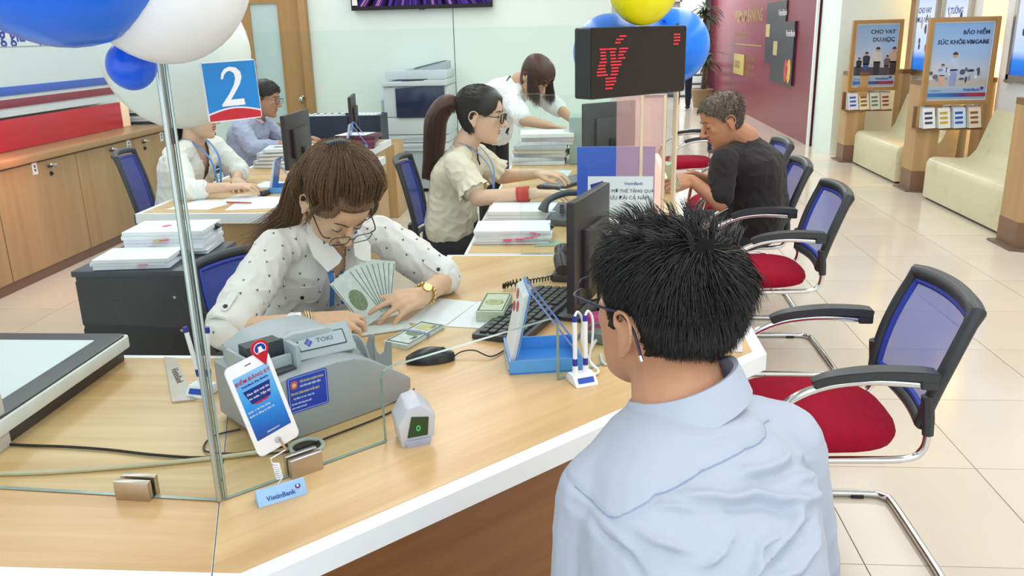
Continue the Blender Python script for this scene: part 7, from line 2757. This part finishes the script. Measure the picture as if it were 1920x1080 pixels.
# ---- the other people, built by one recipe from their joints
def crop_hair(P, mat, keep, n, Ls, r0, crown=(0, -.05, .09), lift=.15, seed=1, grow=.006, grey=None):
    t = P.scalp(grow, keep)
    bmesh.ops.solidify(t, geom=t.faces[:], thickness=0.003)
    P.put('hair_cap', t, mat)
    rg = random.Random(seed)
    cr = V(crown).normalized()
    paths, c = [], 0
    while c < n:
        dv = V((rg.gauss(0, 1), rg.gauss(0, 1), rg.gauss(0, 1))).normalized()
        p = skull_pt(dv)
        if not keep(p): continue
        c += 1
        nn = V((p.x, p.y * .8, p.z + .01)).normalized()
        aw = dv - cr * dv.dot(cr)
        aw = aw.normalized() if aw.length > 1e-4 else V((1, 0, 0))
        tan = (aw - nn * aw.dot(nn)).normalized()
        d = (tan + nn * (lift + rg.uniform(0, .25)) + V((rg.gauss(0, .18), rg.gauss(0, .18), rg.gauss(0, .1)))).normalized()
        q = p + nn * grow * .8
        L = rg.uniform(*Ls) * (0.5 + 0.5 * max(0, min(1, (p.z + .03) / .1)))
        pts = []
        for k in range(4):
            pts.append(P.L(q))
            q = q + d * L / 3
            d = (d - nn * .12 + V((0, 0, -.12))).normalized()
        paths.append((pts, rg.uniform(.7, 1.3)))
    obj('hair', strands_mesh(paths, r0), mat, P.t, smooth=180, kind='stuff')
def man_keep(p, front=.066):
    if p.y > .045: return p.z > front - max(0, abs(p.x) - .04) * .9
    if p.y > .012: return p.z > -.004 + (p.y - .012) * 1.6
    if p.y > -.03: return p.z > .018
    return p.z > -.052
def legs(P, pel, rt_, ft_, shoe_mat, cloth_mat, hip=.09, thigh=.40, shin=.42, seat=True, kbend=.0, skirt=False):
    b1, b2 = P.b, BM()
    res = []
    for q in (-1, 1):
        h = pel + rt_ * (q * hip)
        if seat:
            k = h + ft_ * thigh + rt_ * q * .03 + V((0, 0, -.01))
            a = k + V((0, 0, -shin)) + ft_ * kbend
        else:
            k = h + V((0, 0, -(pel.z - .09) * .52)) + ft_ * .02
            a = V((k.x, k.y, .09)) - ft_ * .02
        P.limb([h, k, a], [.075, .052, .036])
        P.limb([a + V((0, 0, -.035)), a + ft_ * .14 + V((0, 0, -.055))], [.032, .024])
        P.limb([h, k, a + V((0, 0, .03))], [.095, .07, .052], b2)
        res.append(a)
    ball(b2, pel + V((0, 0, .05)), (.165, .14, .15))
    P._trs = (b2, cloth_mat, res, shoe_mat, ft_)
def finish_legs(P):
    b2, cm, res, sm, ft_ = P._trs
    obj('trousers', fuse(b2, 0.014, 4), cm, P.t, smooth=180)
    for a in res:
        b = BM()
        P.limb([a + V((0, 0, -.03)), a + ft_ * .17 + V((0, 0, -.052))], [.045, .036], b)
        obj('shoe', fuse(b, 0.012, 3), sm, P.t, smooth=180)
BODY = [(0, .11, .09), (0.08, .15, .115), (0.25, .14, .105), (0.45, .125, .098), (0.65, .14, .105), (0.78, .145, .105), (0.88, .12, .08), (0.96, .075, .06), (1.0, .05, .046)]
SHIRT = [(0.0, .155, .13), (0.12, .168, .138), (0.3, .158, .125), (0.5, .150, .120), (0.66, .160, .126), (0.78, .164, .122), (0.88, .135, .090), (0.95, .084, .070), (0.99, .062, .058)]
def top(P, PEL, NB, hr, sr, arms, mat, name, seed, sleeve=1.0, fold=.008, k=1.0, rad=(.052, .058, .060, .060, .055, .046), lean=-.03, vox=.008, cutfn=None, start=0.0):
    b = BM()
    P.spine(PEL, NB, hr, sr, [(t, a * k, d * k) for t, a, d in SHIRT if t >= start], b, lean=lean)
    for S_, E_, W_ in arms:
        pts = [NB.lerp(S_, .35) - V((0, 0, .018)), NB.lerp(S_, .8) - V((0, 0, .01)), S_]
        rr = list(rad[:3])
        if sleeve <= 1:
            pts += [S_.lerp(E_, sleeve * .5), S_.lerp(E_, sleeve)]
            rr += [rad[3], rad[4]]
        else:
            pts += [S_.lerp(E_, .5), E_, E_.lerp(W_, sleeve - 1)]
            rr += [rad[3], rad[4], rad[5]]
        P.limb(pts, rr, b)
    m = fuse(b, vox, 6)
    displace(m, folds(fold, 10, seed))
    if cutfn: cut(m, cutfn)
    return obj(name, m, mat, P.t, smooth=180)
def vcut(NB, rt_, ft_, w=.045, depth=.14):
    def fn(p):
        d = p - NB
        if d.dot(ft_) < 0: return p.z < NB.z + .022
        return not (abs(d.dot(rt_)) < w - w / depth * .9 * max(0, -d.z - .01) and -d.z < depth)
    return fn
def neck_strap(P, NB, rt_, ft_, mat, zlen, off=.13):
    b = BM()
    pts = [NB + rt_ * .055 + V((0, 0, .022)) - ft_ * .02, NB + rt_ * .062 + ft_ * .05 - V((0, 0, .005)), NB + rt_ * .04 + ft_ * off - V((0, 0, .10)), NB + rt_ * .01 + ft_ * (off + .01) - V((0, 0, zlen))]
    pts2 = [NB - rt_ * .055 + V((0, 0, .022)) - ft_ * .02, NB - rt_ * .062 + ft_ * .05 - V((0, 0, .005)), NB - rt_ * .04 + ft_ * off - V((0, 0, .10)), NB - rt_ * .01 + ft_ * (off + .01) - V((0, 0, zlen))]
    for q in (pts, pts2):
        ribbon(b, spline(q, 6), ft_ + V((0, 0, .5)), .016, .0016)
    obj('lanyard', b, mat, P.t, smooth=60)
lan2 = plain('lanyard_sky', '#5C94D8', 0.6, var=.06)

# woman in the cream blouse
P = Person('person', 'woman with a black ponytail and glasses in a cream blouse, facing right', (-0.66, 4.3, 0), skin_mat('skin_cream_woman', '#E2BCA2'), .0045)
f_t, r_t = V((.99, -.12, 0)).normalized(), V((-.12, -.99, 0)).normalized()
PEL, NB = V((-0.685, 4.33, .50)), V((-0.590, 4.27, 1.035))
SR, SL = V((-0.610, 4.095, .965)), V((-0.570, 4.44, .965))
P.head((-0.505, 4.255, 1.185), (.995, -.10, -.10), (.10, 0, 1), 1.17, neck=NB, female=True)
P.spine(PEL, NB, r_t, SR - SL, BODY, lean=-.03)
RE, RW, LE, LW = V((-.500, 4.00, .815)), V((-.225, 3.985, .838)), V((-.430, 4.50, .835)), V((-.235, 4.42, .862))
P.limb([NB.lerp(SR, .45) - V((0, 0, .028)), SR - V((0, 0, .01)), RE, RW], [.034, .044, .042, .027])
P.limb([NB.lerp(SL, .45) - V((0, 0, .028)), SL - V((0, 0, .01)), LE, LW], [.034, .044, .042, .027])
P.hand(RW, (1, .12, 0), (0, 0, 1), 1, 1.05, curl=((18, 24, 20),) * 4, thumb=(.8, .5, -.3))
P.hand(LW, (.98, -.25, .05), (0, -.2, 1), -1, 1.05, curl=((18, 26, 22),) * 4, thumb=(.8, .5, -.3))
legs(P, PEL, r_t, f_t, M_['black'], cloth('skirt_black', '#1D1B24'))
P.finish()
finish_legs(P)
cream = cloth('cream_blouse', '#E3DCC6', .75, .02, .06)
top(P, PEL + V((0, 0, .05)), NB, r_t, SR - SL, ((SR, RE, RW), (SL, LE, LW)), cream, 'blouse', 5.0, .62, .012, 1.0, (.05, .058, .066, .074, .070, .05), cutfn=vcut(NB, r_t, f_t, .04, .10))
for S_, E_ in ((SR, RE), (SL, LE)):
    d = (E_ - S_).normalized()
    c = S_.lerp(E_, .62)
    x = d.orthogonal().normalized()
    y = d.cross(x)
    b = BM()
    rings = [[c + d * off + (x * math.cos(a) + y * math.sin(a)) * (rr_ + w_ * math.sin(11 * a)) for a in [2 * math.pi * k / 66 for k in range(66)]] for off, rr_, w_ in ((-.012, .068, .0), (.006, .068, .002), (.026, .074, .006), (.044, .078, .009))]
    loft(b, rings, caps=False)
    me = bpy.data.meshes.new('c'); b.to_mesh(me); b.free(); thicken(me, .002)
    obj('ruffle', me, cream, P.t, smooth=70)
neck_strap(P, NB, r_t, f_t, lan2, .22)
hb = hair_mat('hair_black_long', '#121013', '#241E20', .32, .5)
def k2(p):
    if p.y > .03: return p.z > .070 - max(0, abs(p.x) - .045) * 2.0
    if p.y > -.012: return p.z > .012 + (.014 if p.y < .008 else 0)
    return p.z > -.070
t = P.scalp(.012, k2)
bmesh.ops.solidify(t, geom=t.faces[:], thickness=.005)
P.put('hair_cap', t, hb)
tie = V((0, -.104, .028)).normalized()
rg = random.Random(21)
paths, c = [], 0
while c < 1500:
    dv = V((rg.gauss(0, 1), rg.gauss(0, 1), rg.gauss(0, 1))).normalized()
    if not k2(skull_pt(dv)): continue
    c += 1
    paths.append(([P.L(skull_pt(dv.slerp(tie, u * .97), .012 + .004 * math.sin(math.pi * u))) for u in (0, .2, .4, .6, .8, 1)], rg.uniform(.7, 1.3)))
obj('hair', strands_mesh(paths, .0014), hb, P.t, smooth=180, kind='stuff')
hr_ = hair_mat('hair_tail_brown', '#2A1713', '#5A352A', .4, .45)
b = BM()
t0 = P.L(skull_pt(tie, .012))
tail = spline([t0, t0 + V((-.05, 0, .012)), t0 + V((-.105, -.01, -.06)), t0 + V((-.120, -.015, -.17)), t0 + V((-.135, -.02, -.27)), t0 + V((-.160, -.02, -.36))], 5)
tube(b, tail, [.018 + .040 * math.sin(math.pi * min(1, .12 + k / len(tail) * .8)) ** .8 for k in range(len(tail))], 14)
core = obj('ponytail', b, hr_, P.t, smooth=180)
paths = []
for k in range(800):
    a, q = rg.uniform(0, 6.28), rg.uniform(.75, 1.1)
    pts = []
    for i, p in enumerate(tail[::3]):
        w = .020 + .043 * math.sin(math.pi * min(1, .12 + i * 3 / len(tail) * .8)) ** .8
        pts.append(p + V((math.cos(a) * .8, math.sin(a), .25 * math.cos(a))) * w * q + V((rg.gauss(0, .002), rg.gauss(0, .002), rg.gauss(0, .002))))
    paths.append((pts, rg.uniform(.7, 1.3)))
obj('tail_strands', strands_mesh(paths, .0016), hr_, core, smooth=180, kind='stuff')
b = BM()
prism(b, [(-.005, -.022), (.005, -.022), (.008, .012), (0, .02), (-.008, .012)], 0, .004, frame(t0 + V((-.012, -.03, .01)), (1, 0, 0), (0, 0, 1)))
obj('hair_clip', b, M_['white_pl'], P.t)
P.eyes(8)
P.brows(M_['brow_blk'])
P.lashes(M_['brow_blk'], .006)
P.lips(M_['lip'])
P.glasses(plain('rim_black_red', '#241A1C', .3), w=.025, h=.0185, y=.104, z=-.002, r=.0030)
dw = (RW - RE).normalized()
b = BM()
x = dw.orthogonal().normalized()
rings = [[RE.lerp(RW, .80) + dw * off + (x * math.cos(a) + dw.cross(x) * math.sin(a)) * (.0365 if i in (0, 3) else .038) for a in [2 * math.pi * k / 20 for k in range(20)]] for i, off in enumerate((-.030, -.028, .028, .030))]
loft(b, rings, caps=False)
me = bpy.data.meshes.new('c'); b.to_mesh(me); b.free(); thicken(me, .003)
obj('wrist_cuff', me, plain('cuff_red', '#C0362E', .5), P.t, smooth=40, label='bright red wrist cuff')

# older man in the black T-shirt
P = Person('person', 'older man with short grey brown hair in a black T-shirt, holding a wad of notes', (0.90, 4.62, 0), skin_mat('skin_older_man', '#C08A68'), .0048)
f_t, r_t = V((-.86, .51, 0)).normalized(), V((.51, .86, 0)).normalized()
PEL, NB = V((0.945, 4.62, .50)), V((0.868, 4.63, 1.005))
SL, SR = V((0.735, 4.47, .905)), V((0.985, 4.80, .905))
P.head((0.745, 4.60, 1.105), (-.93, -.12, -.36), (-.36, 0, .93), 1.2, neck=NB)
P.spine(PEL, NB, r_t, r_t, [(t, a * 1.12, d * 1.12) for t, a, d in BODY], lean=-.05)
LE, LW, RE, RW = V((.715, 4.40, .70)), V((.575, 4.43, .815)), V((.86, 4.86, .68)), V((.60, 4.72, .80))
P.limb([NB.lerp(SL, .45) - V((0, 0, .028)), SL - V((0, 0, .01)), LE, LW], [.034, .044, .044, .030])
P.limb([NB.lerp(SR, .45) - V((0, 0, .028)), SR - V((0, 0, .01)), RE, RW], [.034, .044, .044, .030])
P.hand(LW, (-.97, -.05, .05), (.1, -.75, .65), 1, 1.1, curl=((40, 55, 40),) * 4, thumb=(.8, .35, -.3), tb=10)
P.hand(RW, (-.9, -.4, .0), (0, .3, 1), -1, 1.1, curl=((35, 45, 35),) * 4, thumb=(.8, .4, -.3))
legs(P, PEL, r_t, f_t, M_['black'], cloth('trousers_grey', '#3A3B42'))
P.finish()
finish_legs(P)
top(P, PEL, NB, r_t, r_t, ((SL, LE, LW), (SR, RE, RW)), cloth('tshirt_black', '#2A2729', .85, .05, .1), 'tshirt', 7.0, .80, .010, 1.17, (.056, .066, .072, .072, .070, .05), lean=-.05)
hg = hair_mat('hair_grey_brown', '#3C352E', '#85796B', .5, .35, 120)
crop_hair(P, hg, lambda p: man_keep(p, .07), 2600, (.012, .03), .0013, (0.01, -.055, .09), .2, 5, .006)
P.lashes(M_['brow_blk'], -.004)
P.brows(hair_mat('brow_grey', '#4A423A', '#6E645A'))
P.lips(M_['lip'])
b = BM()
Fw = frame(LW + V((-.10, -.005, .012)), (0.35, -.93, 0), (-.35, -.15, .92))
for k in range(10):
    box(b, (0.004 * math.sin(k * 2.1), .02, -.012 + .0028 * k), (.075, .14, .0022), M=Fw)
tag(centre(obj('banknote_wad', b, M_['bill_g'], None, smooth=0)), 'wad of pale green notes in the hands of the older man', 'banknotes')

# man in grey blue at the far desk
P = Person('person', 'man with glasses and short black hair in a grey blue shirt at the far desk', (-2.72, 6.6, 0), skin_mat('skin_desk_man', '#B98C6E'), .005)
f_t, r_t = V((1, -.08, 0)).normalized(), V((-.08, -1, 0)).normalized()
PEL, NB = V((-2.74, 6.63, .50)), V((-2.585, 6.60, .985))
SR, SL = V((-2.625, 6.40, .915)), V((-2.60, 6.80, .915))
P.head((-2.475, 6.575, 1.128), (.985, -.06, -.17), (.17, 0, .985), 1.18, neck=NB)
P.spine(PEL, NB, r_t, SR - SL, BODY, lean=-.03)
RE, RW, LE, LW = V((-2.50, 6.30, .77)), V((-2.27, 6.33, .80)), V((-2.47, 6.85, .78)), V((-2.26, 6.74, .80))
P.limb([NB.lerp(SR, .45) - V((0, 0, .028)), SR - V((0, 0, .01)), RE, RW], [.034, .044, .044, .030])
P.limb([NB.lerp(SL, .45) - V((0, 0, .028)), SL - V((0, 0, .01)), LE, LW], [.034, .044, .044, .030])
P.hand(RW, (1, .1, 0), (0, 0, 1), 1, 1.1, curl=((20, 25, 20),) * 4)
P.hand(LW, (1, -.1, 0), (0, 0, 1), -1, 1.1, curl=((20, 25, 20),) * 4)
legs(P, PEL, r_t, f_t, M_['black'], cloth('trousers_blk', '#23252C'))
P.finish()
finish_legs(P)
top(P, PEL, NB, r_t, SR - SL, ((SR, RE, RW), (SL, LE, LW)), cloth('shirt_grey_blue', '#A9B2CE', .8, .02, .06), 'shirt', 9.0, 1.75, .014, 1.12, (.058, .068, .072, .070, .062, .046), cutfn=vcut(NB, r_t, f_t, .035, .06))
b = BM()
for q in (-1, 1):
    ribbon(b, [NB + r_t * q * .066 - f_t * .03 + V((0, 0, .02)), NB + r_t * q * .066 + f_t * .035 + V((0, 0, .008)), NB + r_t * q * .028 + f_t * .082 - V((0, 0, .045))], r_t * q + V((0, 0, .4)), [.035, .04, .02], .004)
obj('collar', b, cloth('collar_pink', '#D9C4D2', .8), P.t, smooth=60)
crop_hair(P, hair_mat('hair_black_short', '#0F0E10', '#232022', .4, .4), lambda p: man_keep(p, .058), 1500, (.01, .024), .0016, (0, -.05, .09), .15, 9, .009)
P.eyes(12)
P.brows(M_['brow_blk'])
P.lips(M_['lip'])
P.glasses(plain('rim_thin', '#5A5558', .3, metal=.6), y=.104, z=-.002, r=.0016)

# woman in white whose face is behind the balloon
P = Person('person', 'woman in a white cardigan using a mouse, face hidden by a white balloon', (-2.4, 4.78, 0), skin_mat('skin_cardigan', '#DDB79C'), .006)
f_t, r_t = V((.97, -.22, 0)).normalized(), V((-.22, -.97, 0)).normalized()
PEL, NB = V((-2.38, 4.80, .50)), V((-2.225, 4.72, 1.025))
SR, SL = V((-2.255, 4.53, .965)), V((-2.19, 4.90, .965))
P.head((-2.165, 4.70, 1.185), (.97, -.16, -.12), (.12, 0, .99), 1.17, neck=NB, female=True)
P.spine(PEL, NB, r_t, SR - SL, BODY, lean=-.03)
RE, RW, LE, LW = V((-2.13, 4.36, .80)), V((-1.91, 4.385, .815)), V((-2.06, 4.93, .82)), V((-1.99, 4.70, .80))
P.limb([NB.lerp(SR, .45) - V((0, 0, .028)), SR - V((0, 0, .01)), RE, RW], [.034, .044, .038, .026])
P.limb([NB.lerp(SL, .45) - V((0, 0, .028)), SL - V((0, 0, .01)), LE, LW], [.034, .044, .038, .026])
P.hand(RW, (.96, .30, .04), (0, 0, 1), 1, 1.05, curl=((14, 26, 22), (16, 28, 22), (18, 30, 24), (20, 30, 24)), spread=8, thumb=(.8, .5, -.3))
P.hand(LW, (.5, -.85, -.02), (0, 0, 1), -1, 1.05, curl=((20, 28, 22),) * 4)
legs(P, PEL, r_t, f_t, M_['black'], cloth('trousers_ink', '#20222B'))
P.finish()
finish_legs(P)
wc_ = cloth('cardigan_white', '#EEF0EC', .85, .012, .06)
top(P, PEL, NB, r_t, SR - SL, ((SR, RE, RW), (SL, LE, LW)), wc_, 'cardigan', 11.0, 1.35, .012, 1.08, (.054, .062, .066, .068, .062, .055), cutfn=vcut(NB, r_t, f_t, .055, .22))
for S_, E_, W_, u in ((SR, RE, RW, .38), (SL, LE, LW, .38)):
    d = (W_ - E_).normalized()
    x = d.orthogonal().normalized()
    b = BM()
    loft(b, [[E_.lerp(W_, u) + d * off + (x * math.cos(a) + d.cross(x) * math.sin(a)) * rr_ for a in [2 * math.pi * k / 24 for k in range(24)]] for off, rr_ in ((-.05, .054), (-.01, .052), (.02, .050))], caps=False)
    me = bpy.data.meshes.new('c'); b.to_mesh(me); b.free(); thicken(me, .003)
    obj('cuff', me, wc_, P.t, smooth=60)
neck_strap(P, NB, r_t, f_t, lan2, .26)
t = P.scalp(.013, k2)
bmesh.ops.solidify(t, geom=t.faces[:], thickness=.006)
P.put('hair_cap', t, hb)
paths = []
for k in range(500):
    a = rg.uniform(-2.6, -.5)
    st = P.L(skull_pt(V((math.cos(a) * .07, math.sin(a) * .08, rg.uniform(0, .08))).normalized(), .016))
    e = V((NB.x, NB.y, 1.02)) - f_t * rg.uniform(.06, .10) + r_t * rg.uniform(-.08, .08)
    paths.append((spline([st, st.lerp(e, .5) - f_t * .03, e], 3), rg.uniform(.8, 1.4)))
obj('hair', strands_mesh(paths, .002), hb, P.t, smooth=180, kind='stuff')
P.eyes(20)
P.brows(M_['brow_blk'])
P.lips(M_['lip'])

# woman in white bending over the second counter
P = Person('person', 'woman in a white top bending over the paper pile, hair over her face', (-0.66, 6.45, 0), skin_mat('skin_bending', '#D2A78B'), .008)
f_t, r_t = V((.86, -.50, 0)).normalized(), V((-.50, -.86, 0)).normalized()
PEL, NB = V((-0.70, 6.48, .84)), V((-0.455, 6.33, 1.235))
SR, SL = V((-0.50, 6.15, 1.10)), V((-0.31, 6.46, 1.12))
P.head((-0.335, 6.26, 1.265), (.62, -.42, -.66), (.60, -.30, .72), 1.2, neck=NB, female=True)
P.spine(PEL, NB, r_t, SR - SL, BODY, lean=-.05)
RE, RW, LE, LW = V((-.40, 5.93, .99)), V((-.21, 5.86, .955)), V((-.15, 6.30, 1.02)), V((-.03, 6.0, .96))
P.limb([NB.lerp(SR, .45) - V((0, 0, .028)), SR - V((0, 0, .01)), RE, RW], [.034, .044, .042, .028])
P.limb([NB.lerp(SL, .45) - V((0, 0, .028)), SL - V((0, 0, .01)), LE, LW], [.034, .044, .042, .028])
P.hand(RW, (.9, -.2, -.15), (0, .2, 1), 1, 1.1, curl=((20, 25, 20),) * 4)
P.hand(LW, (.4, -.9, -.15), (0, .2, 1), -1, 1.1, curl=((20, 25, 20),) * 4)
legs(P, PEL, r_t, f_t, M_['black'], cloth('skirt_dark', '#211F27'), seat=False)
P.finish()
finish_legs(P)
top(P, PEL, NB, r_t, SR - SL, ((SR, RE, RW), (SL, LE, LW)), cloth('top_white', '#EEF2F4', .8, .012, .06), 'top', 13.0, .85, .012, 1.12, (.054, .064, .070, .072, .068, .05), lean=-.06)
b = BM()
c = NB - f_t * .055 + V((0, 0, .012))
for q in (-1, 1):
    ribbon(b, spline([c, c + r_t * q * .05 + V((0, 0, .02)), c + r_t * q * .09 - V((0, 0, .01))], 4), V((-.5, .3, .8)), [.012] * 4 + [.03] * 3 + [.02] * 2, .004)
    ribbon(b, [c, c + r_t * q * .025 - f_t * .03 - V((0, 0, .06))], V((-.7, .4, .5)), .016, .003)
obj('neck_bow', b, M_['black'], P.t, smooth=60)
hc = hair_mat('hair_chestnut', '#2B1A17', '#5E3A30', .42, .45)
t = P.scalp(.014, lambda p: k2(p) or (p.y > -.02 and p.z > -.0 and abs(p.x) > .05))
bmesh.ops.solidify(t, geom=t.faces[:], thickness=.006)
P.put('hair_cap', t, hc)
paths = []
for k in range(1500):
    dv = V((rg.gauss(0, .8), rg.uniform(-.9, .9), rg.uniform(.05, 1))).normalized()
    sp = P.L(skull_pt(dv, .016))
    side = P.HM.to_3x3() @ V((math.copysign(.09 + rg.uniform(0, .02), dv.x if abs(dv.x) > .05 else rg.choice((-1, 1))), .02 + rg.uniform(-.05, .05), .02))
    m = V(P.HM.translation) + side * 1.0 + f_t * .02
    e = m + V((rg.uniform(-.02, .03), rg.uniform(-.03, .01), -rg.uniform(.10, .20)))
    paths.append((spline([sp, sp.lerp(m, .6) + P.HM.to_3x3() @ V((0, 0, .02)), m, e], 3), rg.uniform(.8, 1.4)))
obj('hair', strands_mesh(paths, .002), hc, P.t, smooth=180, kind='stuff')
P.eyes(20)
P.brows(M_['brow_blk'])
P.lips(M_['lip'])

# distant man, seen from the knees down below the blue balloon
P = Person('person', 'distant man in dark navy clothes, only his legs showing below the blue balloon', (2.0, 17.4, 0), skin_mat('skin_distant', '#B98C6E'), .012)
f_t, r_t = V((0, 1, 0)), V((1, 0, 0))
PEL, NB = V((2.0, 17.4, .90)), V((2.0, 17.4, 1.44))
SR, SL = V((2.19, 17.4, 1.38)), V((1.81, 17.4, 1.38))
P.head((2.0, 17.42, 1.60), (0, 1, 0), (0, 0, 1), 1.0, neck=NB)
P.spine(PEL, NB, r_t, r_t, BODY)
RE, RW, LE, LW = V((2.25, 17.38, 1.12)), V((2.24, 17.46, .88)), V((1.75, 17.38, 1.12)), V((1.76, 17.46, .88))
P.limb([NB.lerp(SR, .45) - V((0, 0, .028)), SR - V((0, 0, .01)), RE, RW], [.034, .044, .044, .030])
P.limb([NB.lerp(SL, .45) - V((0, 0, .028)), SL - V((0, 0, .01)), LE, LW], [.034, .044, .044, .030])
P.hand(RW, (0, .2, -1), (1, 0, 0), 1, 1.0)
P.hand(LW, (0, .2, -1), (-1, 0, 0), -1, 1.0)
legs(P, PEL, r_t, f_t, M_['black'], cloth('trousers_navy_far', '#171B2C'), hip=.11, seat=False)
P.finish()
finish_legs(P)
top(P, PEL, NB, r_t, r_t, ((SR, RE, RW), (SL, LE, LW)), cloth('shirt_navy_far', '#22304F'), 'shirt', 15.0, 1.7, .01, 1.1, (.056, .066, .070, .066, .058, .044), vox=.012)
crop_hair(P, hb, man_keep, 500, (.01, .02), .002, seed=3)
